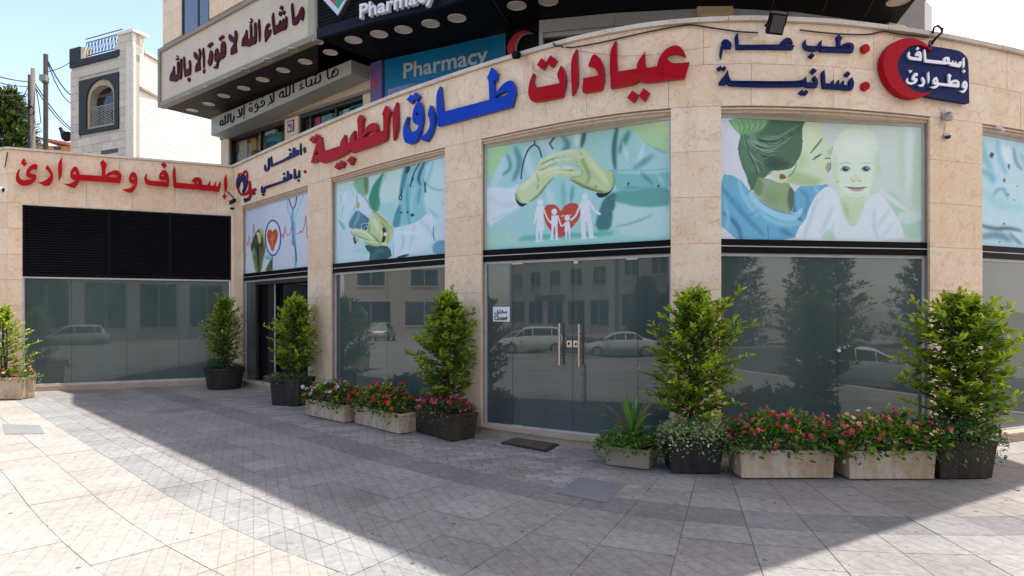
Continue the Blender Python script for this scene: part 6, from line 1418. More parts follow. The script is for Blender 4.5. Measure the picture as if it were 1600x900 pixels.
p.fill('770 535 810 570 885 590 928 570 915 640 880 700 855 732 820 690 790 610', (200, 226, 172), 2); p.fill('790 560 830 600 840 690 800 640', (176, 206, 148), 8, .8)
for t_, c_, w_ in (('640 560 600 680 560 790', (176, 208, 222), 26), ('735 600 700 690 660 770', (182, 214, 220), 24), ('990 620 985 720 1010 800', (176, 212, 216), 22), ('1080 620 1000 740', (180, 212, 220), 18), ('770 545 800 650 852 736 905 665 925 580', (178, 208, 214), 7), ('1100 700 1040 790', (190, 220, 222), 20), ('680 520 640 600', (200, 220, 228), 20), ('740 700 720 790', (196, 222, 226), 24)): p.line(t_, w_, c_, 5, .7, sh)
p.fill('655 800 700 735 745 770 760 812', (170, 222, 180), 8, .8, inside=sh)
advert(p, LW4, 'printed advert of a woman kissing a smiling baby over the widest window')
# hands sheltering a paper family
p = Print([(73, 265), (1145, 92), (1148, 800), (73, 862)], 310, 190, (150, 220, 202))
p.fill('60 240 260 240 180 360 60 470', (168, 226, 150), 14); p.fill('60 700 300 720 400 880 60 880', (160, 220, 190), 30); p.fill('900 80 1160 80 1160 300 1040 250 960 160', (176, 224, 152), 16); p.fill('1060 100 1160 100 1160 170 1080 160', (206, 226, 140), 18, .8)
ct = p.fill('270 240 390 205 560 180 730 150 880 130 950 150 1010 230 1160 300 1160 620 860 580 850 740 300 790 60 740 60 500 110 420 180 310', (156, 216, 212), 4)
for t_, c_, w_, b_ in (('260 250 300 350 250 450', (60, 140, 150), 34, 10), ('180 320 160 420 110 480', (190, 226, 226), 50, 14), ('210 300 240 380 180 420', (70, 150, 155), 22, 8), ('330 260 350 380 420 480', (200, 232, 232), 40, 12), ('420 220 500 260 480 330', (190, 226, 226), 50, 12), ('560 190 600 240 560 270', (50, 130, 125), 30, 9), ('650 160 640 240', (220, 238, 236), 40, 8), ('690 150 670 250', (30, 78, 84), 26, 6), ('760 170 740 260 800 350', (150, 222, 200), 60, 16), ('870 130 850 260 860 380', (24, 92, 88), 26, 7), ('940 150 880 280', (40, 130, 124), 34, 10), ('960 150 1010 230', (170, 226, 214), 30, 8), ('1010 240 980 370', (200, 236, 232), 26, 7), ('1040 230 1160 290', (30, 96, 110), 26, 8), ('1060 300 960 380', (70, 150, 155), 30, 9), ('900 220 930 330', (190, 234, 222), 22, 8), ('560 450 570 620', (90, 180, 185), 24, 9), ('470 500 500 600', (196, 232, 232), 36, 12), ('620 480 610 580', (70, 160, 165), 22, 8), ('700 500 690 620', (190, 232, 230), 26, 9)): p.line(t_, w_, c_, b_, .85, ct)
for t_ in ('388 205 386 235', '386 238 350 260 325 310 308 370 300 440', '386 238 415 255 430 310', '515 185 480 232', '480 232 500 262'): p.line(t_, 9, (18, 62, 84), .8, 1, taper=False)
sl_ = p.fill('60 500 130 490 230 500 300 466 262 520 270 580 300 612 200 660 60 738', (214, 230, 236), 4); p.line('90 560 180 600 260 590', 30, (190, 216, 226), 10, .8, sl_); p.line('100 690 200 650 290 612', 16, (180, 214, 220), 6, .8)
p.fill('305 462 262 520 262 570 300 612 352 580 300 575 275 540', (16, 34, 52), 1.5)
def finger(t_, c, top, bot, w=9, par=p):
    m_ = p.fill(t_, c, 1, sm=1); p.line(top, w * 1.5, (232, 242, 186), 3, .85, m_); p.line(bot, w, (92, 128, 62), 2.5, .9, m_); return m_
SK, SK2, SKD = (204, 224, 160), (186, 212, 134), (88, 122, 58)
g1 = p.fill('262 520 300 468 335 452 380 410 402 352 440 330 520 400 510 430 470 470 420 540 352 582 300 586 268 560', SK, 1.5, sm=1)
for t_, c_, w_, b_ in (('300 500 350 460 400 420 430 380', (228, 240, 182), 34, 10), ('352 582 420 535 470 470 510 430', (84, 116, 56), 18, 6), ('290 540 340 545 400 500', (206, 226, 150), 22, 8), ('400 410 420 460 400 500', (120, 152, 76), 10, 4), ('268 520 275 555 300 582', (120, 156, 84), 12, 5)): p.line(t_, w_, c_, b_, .85, g1)
finger('400 470 430 425 500 392 580 386 640 390 668 400 664 420 640 432 580 426 520 424 470 440 440 480', (200, 221, 154), '430 432 500 400 580 394 650 400', '450 470 520 428 600 432 655 425')
finger('404 440 430 400 490 368 560 360 625 366 640 384 600 392 530 390 470 404 430 436', (206, 225, 164), '420 412 490 376 560 368 620 372', '430 436 480 404 560 394 630 386')
hb = p.fill('640 262 690 260 712 280 760 345 800 386 850 392 866 440 852 500 815 530 760 516 700 500 640 470 590 436 660 424 676 400 664 376 630 352 610 320 620 285', SK2, 1.5, sm=1)
for t_, c_, w_, b_ in (('690 285 740 360 790 420 820 470', (224, 238, 172), 40, 13), ('600 440 680 482 760 512 815 524', (84, 118, 54), 20, 7), ('664 300 690 360 720 420 700 470', (128, 162, 78), 16, 7), ('850 400 862 450 845 500', (112, 146, 72), 14, 6), ('630 352 662 378 676 402 655 424', (70, 100, 46), 8, 2), ('720 440 770 470 800 500', (206, 226, 148), 24, 9), ('640 268 690 268 720 300', (214, 232, 160), 14, 4)): p.line(t_, w_, c_, b_, .85, hb)
finger('640 352 600 340 540 340 480 362 420 396 402 392 412 368 460 338 530 316 600 308 650 320 668 350', (196, 219, 148), '430 372 480 342 540 324 620 322', '420 394 480 362 540 344 620 346')
finger('650 322 600 300 540 306 470 336 412 362 404 344 450 310 520 280 600 264 660 262 690 285 680 318', (208, 227, 168), '420 342 470 308 540 284 640 272', '412 360 470 334 540 308 620 312')
for t_ in ('636 330 652 345', '560 300 566 312', '500 322 508 334', '546 364 552 378', '660 276 676 296'): p.line(t_, 4, (104, 138, 66), 1, .7)
p.line('745 478 757 482 755 492', 4, (40, 60, 30), .8)
p.fill('742 515 815 528 862 470 830 530 775 556', (14, 32, 46), 1.2)
cf = p.fill('815 382 870 385 960 380 1060 385 1160 375 1160 500 1060 480 960 505 870 505 860 470 865 430 850 400', (112, 196, 190), 2); p.line('870 400 960 400 1060 400 1150 390', 16, (190, 232, 228), 6, .8, cf); p.line('1000 400 1060 470', 18, (50, 130, 132), 6, .8, cf); p.line('900 490 1000 490', 14, (70, 160, 160), 5, .8, cf); p.line('1080 400 1120 480', 16, (170, 224, 222), 6, .8, cf)
for cx_, cy_ in ((932, 467), (1090, 482)): p.ell(cx_, cy_, 7, 9, (30, 90, 96), 1); p.line('%d %d %d %d' % (cx_ - 6, cy_ + 14, cx_, cy_ + 20), 4, (30, 90, 96), 1)
p.fill('790 556 870 505 960 505 1060 482 1160 500 1160 600 1000 610 900 580', (84, 168, 160), 5); p.fill('800 550 870 508 860 570 850 740 740 740 780 600', (52, 118, 122), 6); p.fill('850 580 1000 610 1160 600 1160 800 840 770', (180, 226, 220), 6); p.line('860 720 960 700 1060 650', 10, (80, 160, 170), 4, .8)
p.fill('270 800 330 770 600 760 850 740 850 775 600 790 300 815', (84, 196, 178), 6); p.fill('60 820 600 790 1160 770 1160 860 60 880', (150, 222, 206), 12, .8)
p.fill('548 800 470 730 444 670 442 620 460 592 500 586 530 600 548 632 572 594 610 578 645 582 664 615 662 665 630 710', (214, 56, 32), 1, sm=1)
WH = (226, 232, 238)
def figure(cx, top, s_, kind):
    p.ell(cx, top + 18 * s_, 17 * s_, 19 * s_, WH)
    if kind == 'mother': p.fill('%f %f %f %f %f %f %f %f %f %f %f %f %f %f %f %f' % (cx - 20, top + 42, cx + 20, top + 42, cx + 22, top + 100, cx + 24, top + 188, cx - 26, top + 188, cx - 20, top + 110, cx - 34, top + 148, cx - 44, top + 144), WH, 0, 1, 0); p.fill('%f %f %f %f %f %f %f %f' % (cx - 44, top + 144, cx - 22, top + 40, cx - 8, top + 50, cx - 32, top + 148), WH, 0, 1, 0)
figure(422, 558, 1.05, 'mother')
for t_, w_ in (('402 745 404 805', 16), ('428 745 428 802', 16), ('438 600 452 640 470 680 490 700', 9), ('510 655 490 690', 8), ('496 660 495 790', 0), ('530 655 545 700 552 722 575 700', 8), ('502 700 494 792', 15), ('520 700 524 792', 15), ('582 735 580 790', 10), ('600 735 602 788', 10), ('610 680 640 655 655 610 672 580', 11), ('680 690 685 784', 26), ('718 690 728 780', 26), ('716 570 740 620 775 645', 14)):
    if w_: p.line(t_, w_, WH, 0, 1, taper=False)
p.ell(509, 632, 17, 19, WH); p.fill('490 655 530 655 528 720 494 720', WH, 0, 1, 0); p.ell(587, 668, 16, 18, WH); p.line('570 652 552 660', 7, WH, 0); p.line('600 652 612 650', 7, WH, 0); p.fill('575 690 600 690 610 748 570 748', WH, 0, 1, 0)
p.ell(690, 542, 16, 19, WH); p.fill('668 562 716 562 722 640 732 690 664 694 668 640', WH, 0, 1, 0)
for t_ in ('398 806 412 806', '420 804 438 804', '670 788 700 786', '715 784 752 782', '484 794 500 794', '518 794 534 794'): p.line(t_, 8, WH, 0, 1, taper=False)
advert(p, LW3, 'printed advert of two hands sheltering a white paper family over the entrance')
# crossed wrists of a doctor
p = Print([(40, 248), (925, 28), (925, 805), (40, 880)], 250, 215, (176, 224, 222))
p.fill('30 240 330 150 640 80 600 420 520 600 360 480 230 320 40 300', (182, 224, 208), 20); p.fill('180 200 330 160 330 340 250 330', (112, 184, 132), 12); p.fill('290 170 335 160 330 330 300 300', (80, 120, 60), 8, .8)
p.fill('330 350 380 230 470 130 450 200 420 300 440 420 400 470 350 430', (30, 140, 104), 8); p.fill('470 150 500 150 430 280 400 420 380 440', (60, 160, 120), 8, .8); p.fill('400 400 560 300 560 520 480 560', (150, 218, 212), 22, .9); p.fill('460 140 620 90 600 330 500 400 420 380', (194, 228, 216), 20, .9)
p.fill('30 290 190 256 235 320 215 430 150 560 120 560 80 530 40 520', (196, 226, 230), 4)
for t_, c_, w_, b_ in (('70 330 110 400 90 500', (150, 206, 212), 20, 8), ('180 280 210 340', (150, 210, 216), 16, 6), ('60 300 140 290 200 262', (160, 214, 218), 14, 6), ('130 300 100 420', (216, 234, 238), 30, 10), ('150 550 200 470 218 400', (130, 190, 198), 12, 4)): p.line(t_, w_, c_, b_, .9)
p.fill('40 520 90 540 150 570 190 640 210 720 330 770 340 860 30 890', (188, 222, 228), 8); p.fill('50 530 90 545 125 590 108 615 80 560', (84, 180, 176), 4); p.line('200 780 280 770 330 790', 26, (140, 208, 214), 12, .8); p.line('100 660 80 780', 30, (168, 214, 220), 12, .8)
p.fill('600 110 680 80 770 60 930 30 930 560 700 590 560 600 540 500 590 380', (118, 200, 206), 5)
p.fill('780 60 930 30 930 700 820 560 760 420 770 250', (186, 226, 228), 14); p.fill('560 440 600 380 590 590 540 590 530 560', (44, 140, 160), 8, .9)
for t_, c_, w_, b_ in (('640 90 620 200 590 330', (40, 120, 150), 34, 8), ('660 90 640 150', (20, 38, 52), 30, 3), ('770 65 720 190 740 250', (16, 60, 100), 20, 5), ('650 240 640 380 660 560', (60, 160, 186), 22, 7), ('700 270 670 400 690 520', (150, 216, 222), 26, 8), ('740 260 720 400', (60, 160, 180), 20, 7), ('830 60 800 180 770 300', (130, 200, 208), 24, 9), ('780 240 830 290 900 300', (110, 184, 196), 16, 6), ('800 440 860 520 900 560', (130, 200, 208), 18, 7), ('880 380 930 440', (150, 210, 218), 18, 7), ('760 200 780 310', (30, 80, 100), 7, 1.5)): p.line(t_, w_, c_, b_, .85)
for t_ in ('690 190 665 250', '738 70 700 130 670 230 668 260', '602 290 598 320', '596 325 578 345 590 372 606 350 600 328', '775 230 770 290 776 308'): p.line(t_, 9, (18, 40, 62), .8, 1, taper=False)
for cx_, cy_, r_ in ((600, 467, 9), (645, 465, 9), (682, 490, 14)): p.ell(cx_, cy_, r_, r_, (20, 60, 80), 1)
p.fill('232 325 262 312 330 370 360 450 350 490 300 480 235 420 220 380', (205, 222, 236), 3); p.line('234 330 232 400', 7, (60, 110, 130), 1.5); p.line('262 316 330 378 350 440', 8, (90, 160, 170), 2); p.ell(242, 408, 15, 28, (178, 176, 60), 3)
p.fill('148 575 190 500 232 440 300 490 350 520 340 590 280 570 262 606 190 600', (60, 128, 150), 3); p.line('200 580 250 500 250 450', 22, (110, 180, 196), 7, .8); p.line('300 490 340 560', 18, (40, 90, 116), 5, .8)
p.fill('275 560 305 548 350 560 335 600 300 612 272 600', (36, 84, 116), 1, sm=0); p.line('275 562 305 550 350 562 336 602 300 614 272 600 275 562', 5, (200, 220, 232), .6, 1, taper=False); p.line('290 600 315 560 330 600', 5, (170, 210, 226), .6, 1, taper=False)
hn = p.fill('330 560 345 505 372 488 410 492 450 530 480 570 520 582 538 600 538 660 505 715 440 738 380 742 330 700 320 640', (186, 212, 136), 1.5, sm=1)
for t_, c_, w_, b_ in (('360 510 400 560 420 620', (226, 238, 178), 34, 11), ('440 540 480 600 470 680', (128, 162, 84), 20, 8), ('345 640 400 680 440 720', (104, 140, 66), 18, 7), ('430 600 460 650 440 700', (212, 230, 160), 22, 8), ('335 560 345 600 330 640', (96, 128, 62), 10, 4)): p.line(t_, w_, c_, b_, .85, hn)
finger('185 605 205 590 250 598 310 618 350 640 400 690 385 712 330 690 260 668 210 650 185 632', (196, 220, 146), '200 604 260 612 330 640 370 680', '195 640 260 664 330 688 380 706', par=p)
finger('300 690 350 690 420 705 440 735 390 745 330 728 290 708', (176, 204, 124), '310 696 370 702 430 715', '300 712 350 732 420 742', 7)
p.ell(203, 616, 17, 14, (216, 222, 180), 2); p.line('182 620 188 640 230 678', 4, (70, 90, 44), 1)
p.line('372 460 430 500 490 560 520 590', 20, (196, 186, 90), 1.5, 1, taper=False); p.line('375 452 430 492 490 545', 4, (110, 84, 40), 1, 1, taper=False)
p.line('462 600 470 640 455 700', 26, (40, 38, 30), 1.5, 1, taper=False); p.fill('460 628 490 628 492 655 462 655', (226, 232, 226), .8, 1, 0); p.fill('440 712 480 700 490 730 450 742', (222, 222, 160), 2); p.line('490 575 500 640 490 720', 12, (160, 182, 90), 3)
p.fill('195 650 240 682 230 720 205 720', (44, 60, 62), 2); p.fill('210 668 246 672 248 705 222 700', (196, 190, 80), 3)
p.fill('300 720 400 745 440 730 510 740 530 840 335 870 350 790 310 760', (28, 84, 92), 2.5); p.line('350 860 400 780 470 770', 30, (44, 118, 124), 10, .8)
sv = p.fill('536 592 600 580 680 560 740 530 790 470 840 520 850 620 820 720 740 800 640 800 540 835 528 830 540 700', (206, 228, 236), 2.5)
for t_, c_, w_, b_ in (('600 600 620 680 600 780', (160, 204, 222), 18, 7), ('700 580 680 680 660 760', (170, 212, 226), 18, 7), ('560 620 660 640 760 620', (224, 238, 244), 24, 9), ('540 830 536 700 537 600', (96, 160, 186), 6, 1.5), ('740 540 800 600 830 680', (160, 206, 220), 18, 7)): p.line(t_, w_, c_, b_, .85, sv)
p.fill('820 740 870 690 930 710 930 800 830 810', (84, 160, 190), 6); p.fill('840 520 930 480 930 700 860 690 830 640', (190, 222, 230), 8); p.line('832 580 828 660 840 700', 7, (40, 120, 140), 1.5); p.fill('560 825 660 795 650 822 570 838', (30, 70, 70), 3)
advert(p, LW2, 'printed advert of a doctor with crossed wrists and white coat over the second bay')
# heart line
p = Print([(75, 200), (705, 10), (705, 745), (75, 820)], 190, 190, (198, 208, 222))
p.fill('70 200 300 130 300 420 70 500', (184, 200, 220), 30, .8); p.fill('360 640 720 600 720 760 360 790', (196, 206, 214), 30, .6); p.fill('70 640 300 600 300 830 70 830', (200, 216, 224), 20, .8)
for t_ in ('65 495 80 490 85 545 95 540 105 410 118 545 130 520', '145 500 155 340 165 310 160 420 168 400', '410 455 440 450 455 405 462 490 475 320 486 430 510 432 530 410 530 340 545 400', '580 415 605 420 618 380 625 425 650 340 662 200 672 515 690 385 708 410'): p.line(t_, 7, (196, 62, 92), .8, .9, taper=False)
for t_, w_, c_ in (('495 75 500 170 530 260 545 400', 11, (110, 186, 206)), ('638 38 600 160 560 270 550 400', 11, (120, 196, 214)), ('512 68 530 140 550 176', 12, (40, 62, 110)), ('580 50 575 130 550 176', 12, (44, 60, 130)), ('548 176 540 280 555 400 548 520', 22, (70, 160, 190)), ('560 300 565 500 578 620 570 760', 20, (90, 178, 204)), ('545 440 575 600 578 700', 10, (40, 66, 100)), ('540 300 550 420 550 480', 8, (50, 110, 160))): p.line(t_, w_, c_, 1.5, .9, taper=False)
p.fill('122 545 175 410 215 370 255 380 275 450 285 560 270 640 240 700 240 800 180 805 150 660 145 600', (54, 62, 34), 3); p.fill('215 368 250 380 285 440 288 560 270 560 262 450 230 400', (196, 200, 90), 3); p.fill('190 410 225 400 240 440 235 510 212 518 200 460', (206, 196, 120), 3); p.ell(200, 415, 10, 12, (232, 230, 210), 2)
for t_, w_, c_ in (('160 560 185 640 200 790', 26, (96, 140, 48)), ('145 640 170 720 185 800', 22, (130, 176, 64)), ('230 560 225 680 215 780', 24, (120, 90, 56)), ('200 520 205 640 210 760', 22, (28, 22, 18)), ('258 560 255 650 235 780', 22, (90, 130, 50)), ('150 560 158 640', 12, (200, 214, 120))): p.line(t_, w_, c_, 3, .9)
p.fill('120 545 150 535 145 630', (18, 20, 26), 1.5); p.fill('275 480 290 470 290 560 272 560', (180, 90, 50), 2); p.fill('270 690 345 640 330 800 250 800', (200, 216, 220), 5); p.fill('300 740 352 650 356 790 280 795', (62, 104, 40), 4); p.fill('345 640 358 640 358 785 346 790', (16, 20, 18), 1.5); p.fill('262 655 300 620 345 650 330 680 290 668', (110, 186, 200), 2)
p.ell(360, 458, 82, 182, (30, 66, 150), 1); p.ell(360, 458, 69, 166, (208, 216, 230), 1)
p.fill('355 608 330 540 302 470 300 410 315 375 340 372 355 400 375 368 400 375 412 410 405 470 380 540', (206, 62, 20), 1, sm=1); p.line('352 425 352 545', 8, (226, 170, 120), 1, .8, taper=False); p.line('330 475 350 465 372 462', 7, (226, 170, 120), 1, .8, taper=False); p.line('372 430 368 470', 5, (226, 170, 120), 1, .8)
advert(p, LW1, 'printed advert of a heart in a blue ring with red pulse line, innermost bay')
# blue shirt, last bay
p = Print([(140, 80), (1000, 240), (1000, 830), (148, 770)], 200, 150, (176, 220, 230))
for t_, c_, w_, b_ in (('150 90 170 200 220 300', (90, 180, 204), 40, 14), ('250 120 262 220 300 330', (110, 190, 210), 30, 10), ('340 160 350 250 391 300', (60, 110, 140), 16, 5), ('150 300 220 330 230 380', (90, 170, 196), 40, 12), ('230 470 250 420 290 415 310 480', (60, 140, 170), 16, 6), ('150 640 240 670 320 660 391 680', (40, 60, 72), 22, 5), ('160 720 260 700 330 740', (50, 110, 130), 40, 14), ('320 690 360 740 391 760', (60, 120, 140), 20, 7), ('160 420 260 520 391 540', (140, 208, 222), 60, 22), ('280 150 320 250', (226, 236, 240), 60, 18), ('380 200 500 400 600 600', (80, 160, 190), 30, 12), ('520 250 600 420 760 520', (226, 236, 240), 60, 20), ('700 260 800 480 860 760', (80, 160, 184), 40, 14), ('450 600 620 660 800 650', (50, 90, 110), 26, 8), ('880 300 900 600', (150, 210, 224), 50, 18)): p.line(t_, w_, c_, b_, .8)
p.fill('215 190 235 200 222 232 205 215', (24, 74, 84), 1.5, sm=0); p.fill('305 265 325 262 315 310', (40, 90, 160), 2); p.ell(290, 365, 6, 12, (50, 60, 90), 2); p.ell(362, 402, 4, 4, (90, 100, 30), 1); p.ell(290, 636, 6, 6, (30, 60, 70), 1); p.ell(312, 455, 5, 5, (40, 80, 120), 1); p.ell(346, 487, 4, 4, (40, 80, 120), 1); p.ell(268, 748, 5, 4, (60, 90, 100), 1)
advert(p, LW5, 'printed advert of pale blue folded cloth over the last visible bay')

# ------------------------------------------------------------------ small fittings
cn = empty('closed_sign', tuple(LW3.px(782, 490, .0)), label='small white sign on the entrance glass reading Closed in two languages', cat='sign')
def lw3box(x0, x1, y0, y1, o0, o1, m, nm, par): g = MB(); line_box(g, LW3, LW3.hit(x0)[1], LW3.hit(x1)[1], LW3.px(782, y1).z, LW3.px(782, y0).z, o0, o1); return g.build(nm, m, par, keep=True)
lw3box(769.5, 795.5, 479.5, 502.5, -.017, -.012, WHITE, 'plate', cn)
for (x0, x1, yb, yt, tx, cap) in ((772.5, 792.5, 500, 493, 'Closed', .73), (773, 792, 489.5, 483, '\ufed6\ufee0\ufed0\ufee3', .55)):
    letters_from_text(tx, LW3.off(-.0115), x0, x1, yb, yt, INK, cn, .0, .003)
lk = MB(); c = LW4.px(1311, 548, 0); nn3 = Vector((LW4.n.x, LW4.n.y, 0)); M_ = Matrix.Translation(c) @ nn3.to_track_quat('Z', 'Y').to_matrix().to_4x4(); lk.lathe([(.018, -.018), (.018, .006), (.009, .006), (.009, .0)], 14, (0, 0, 0), M=M_); tag(lk.build('glass_lock', WHITE, None), 'small white lock on the glass joint of the widest window', 'lock')
# floodlight above the navy letters
fl = empty('floodlight', tuple(FAC.px(1192, 55, .2)), label='black square floodlight tilted down over the navy lettering', cat='floodlight')
c = FAC.px(1193, 57, .30); _, n2 = facade(S(1193)); n3 = Vector((n2.x, n2.y, 0)); rt = Vector((0, 0, 1)).cross(n3).normalized(); M_ = Matrix.Translation(c) @ Matrix((rt, n3, Vector((0, 0, 1)))).transposed().to_4x4() @ Matrix.Rotation(math.radians(-24), 4, 'X') @ Matrix.Rotation(math.radians(5), 4, 'Y')
g = MB(); g.box((-.085, -.03, -.10), (.085, .03, .10), M=M_); g.build('housing', BLACK, fl, bevel=.008, keep=True)
g = MB(); g.box((-.068, .030, -.082), (.068, .034, .082), M=M_); g.build('lens', mat('floodlight glass', (.02, .02, .022), .12), fl, keep=True)
g = MB(); 
for k in range(7): g.box((-.08 + k * .024, -.05, -.08), (-.074 + k * .024, -.03, .08), M=M_)
g.build('cooling_fins', BLACK, fl, keep=True)
g = MB(); b0 = FAC.px(1196, 40, .0); g.tube([b0, b0 + n3 * .16, c + Vector((0, 0, .02))], .014, 6); g.tube([M_ @ Vector((-.095, 0, 0)), M_ @ Vector((-.095, 0, .13)), M_ @ Vector((.095, 0, .13)), M_ @ Vector((.095, 0, 0))], .007, 5); g.build('bracket', BLACK, fl, keep=True)
# lamp bracket over the navy panel
lb_ = empty('bracket_lamp', tuple(FAC.px(1450, 60, .1)), label='black swan neck lamp bracket clamped on the coping above the navy panel', cat='lamp')
pt = [FAC.px(x, y, o_) for x, y, o_ in ((1446, 78, .03), (1449, 66, .10), (1455, 58, .13), (1460, 50, .10))]; g = MB(); g.tube(pt, [.022, .012, .012, .012], 7); g.build('arm', BLACK, lb_, keep=True)
pt = [FAC.px(x, y, .06) for x, y in ((1450, 55), (1452, 46), (1458, 43.5), (1463, 48), (1465, 54))]; g = MB(); g.tube(pt, .012, 7); g.build('hook', BLACK, lb_, keep=True)
g = MB(); a_, b_ = FAC.px(1446, 80, .05), FAC.px(1448, 66, .05); g.bar(a_, b_, .045, .02); g.build('plate', noisy('rusty bracket', (.30, .24, .17), (.2, .15, .1), 12), lb_, keep=True)
# cameras
def dome_cam(x, y, label, r=.05, surf=FAC, dark=True, hang=0):
    p_ = surf.px(x, y, .0); n_ = Vector(((facade(S(x))[1]).x, (facade(S(x))[1]).y, 0)) if surf is FAC else Vector((surf.n.x, surf.n.y, 0))
    e = empty('security_camera', tuple(p_), label=label, cat='security camera'); g = MB(); c = p_ + n_ * (r * 1.1)
    g.lathe([(r * .75, r * .9), (r * 1.05, r * .8), (r * 1.08, r * .1), (r * .95, 0)], 16, c); g.build('housing', PLASTW, e, smooth=False, keep=True)
    g = MB(); g.lathe([(r * .9, 0), (r * .85, -r * .4), (r * .6, -r * .75), (r * .2, -r * .92)], 16, c); g.build('dome', mat('dark dome', (.012, .012, .014), .1), e, smooth=True, keep=True)
    g = MB(); g.tube([p_ - n_ * .01, c + Vector((0, 0, r * .5))], r * .4, 8); g.build('mount', PLASTW, e, keep=True); return e
dome_cam(1475.5, 214, 'white dome security camera lower on the pillar under the navy panel', .038)
dome_cam(362, 325, 'small white dome camera in the inner corner under the wing lettering', .045, WL)
al = empty('alarm_bell', tuple(FAC.px(1473, 183, .03)), label='silver alarm sounder high on the pillar under the navy panel', cat='alarm'); c = FAC.px(1473, 184, .05); _, n2 = facade(S(1473)); n3 = Vector((n2.x, n2.y, -.4)).normalized(); M_ = Matrix.Translation(c) @ n3.to_track_quat('Z', 'Y').to_matrix().to_4x4()
g = MB(); g.lathe([(.03, -.05), (.045, -.03), (.055, .02), (.05, .05), (.02, .055)], 14, M=M_); g.build('body', mat('silver plastic', (.42, .42, .43), .3, .6), al, keep=True); g = MB(); g.bar(FAC.px(1471, 174, .02), FAC.px(1473, 180, .05), .03, .03); g.build('bracket', PLASTW, al, keep=True)
ws = empty('wall_spotlight', tuple(FAC.px(815, 91, .05)), label='small black spotlight on a pale conduit at the coping above the blue name', cat='spotlight')
g = MB(); c = FAC.px(814, 90, .1); M_ = Matrix.Translation(c) @ Vector((-.7, -.7, -.2)).normalized().to_track_quat('Z', 'Y').to_matrix().to_4x4(); g.lathe([(.02, -.06), (.045, -.04), (.05, .03), (.042, .035)], 14, M=M_); g.build('head', BLACK, ws, keep=True)
g = MB(); g.tube([FAC.px(x, y, .02) for x, y in ((819, 89), (826, 97), (835, 102), (833, 108), (840, 112))], .008, 5); g.build('conduit', CABLEW, ws, keep=True)
bl_ = empty('bullet_camera', tuple(FAC.px(1557, 203, .05)), label='tiny white fitting over the last advert', cat='fitting'); g = MB(); g.tube([FAC.px(1553, 199, .02), FAC.px(1557, 203, .06), FAC.px(1561, 206, .05)], .018, 7); g.build('body', PLASTW, bl_, keep=True)
wc = empty('bullet_camera', tuple(WL.px(6, 297, .1)), label='white bullet camera at the outer end of the wing, under the coping', cat='security camera')
g = MB(); a_ = WL.px(-6, 297, .12); b_ = WL.px(9, 299, .16); g.tube([a_, b_], .055, 12); g.build('housing', PLASTW, wc, keep=True); g = MB(); g.tube([b_, b_ + (b_ - a_).normalized() * .01], .035, 12); g.build('lens', BLACK, wc, keep=True)
# corner lamp and cables at the inner corner
cl_ = empty('corner_spotlight', tuple(FAC.px(374, 333, .05)), label='dark spotlight on a bent arm at the inner corner by the heart logo', cat='spotlight')
g = MB(); g.tube([WL.px(x, y, .06) for x, y in ((355, 300), (361, 305), (366, 312))] + [FAC.px(369, 317, .1)], .012, 6); g.build('arm', BLACK, cl_, keep=True); g = MB(); g.bar(FAC.px(368.5, 318, .12), FAC.px(376, 314, .12), .05, .07); g.build('head', BLACK, cl_, keep=True)
def fcable(pts, r, m, label, off=.025, surf=FAC):
    q = [surf.px(x, y, off) for x, y in pts]; g = MB(); n = []
    for i in range(len(q) - 1):
        for u in np.linspace(0, 1, 5, endpoint=False): n.append(q[i].lerp(q[i + 1], u))
    n.append(q[-1]); 
    for _ in range(2): n = [n[0]] + [(n[i - 1] + n[i] * 2 + n[i + 1]) / 4 for i in range(1, len(n) - 1)] + [n[-1]]
    g.tube(n, r, 5); tag(g.build('cable', m, None), label, 'cable')
fcable([(885, 75), (895, 76), (940, 68), (1000, 54), (1050, 44), (1079, 40), (1110, 45), (1150, 51), (1183, 53)], .009, CABLE, 'black cable running along the parapet top to the floodlight')
fcable([(1248, 48.5), (1275, 52), (1310, 55), (1353, 56), (1378, 50), (1400, 55), (1430, 58), (1448, 60)], .009, CABLE, 'black cable sagging from above the upper navy line to the lamp bracket')
fcable([(903, 79), (935, 84), (975, 88), (1020, 86), (1062, 80), (1110, 73)], .003, CABLEW, 'thin faded wire drooping behind the tall crimson word', .006)
fcable([(868, 70), (872, 75), (880, 74), (884, 77)], .010, CABLE, 'short black cable loop over the coping left of the long parapet cable', .055)
fcable([(835, 113), (850, 117), (862, 122), (876, 127)], .005, CABLEW, 'pale wire lying across the crimson letter by the blue name', .07)
fcable([(1184, 56), (1160, 62), (1150, 66)], .003, CABLEW, 'thin wire tail hanging left of the floodlight', .02)
fcable([(1476, 192), (1475.5, 200), (1474, 207)], .004, CABLEW, 'short wire between the alarm sounder and the dome camera', .01)
fcable([(8, 262), (11, 245), (12, 238)], .010, CABLE, 'short cable climbing the outer corner of the wing', .02, WL)
fcable([(366, 312), (367, 322), (364, 328)], .006, CABLE, 'thin cable from the corner arm to the small dome camera', .02, WL)
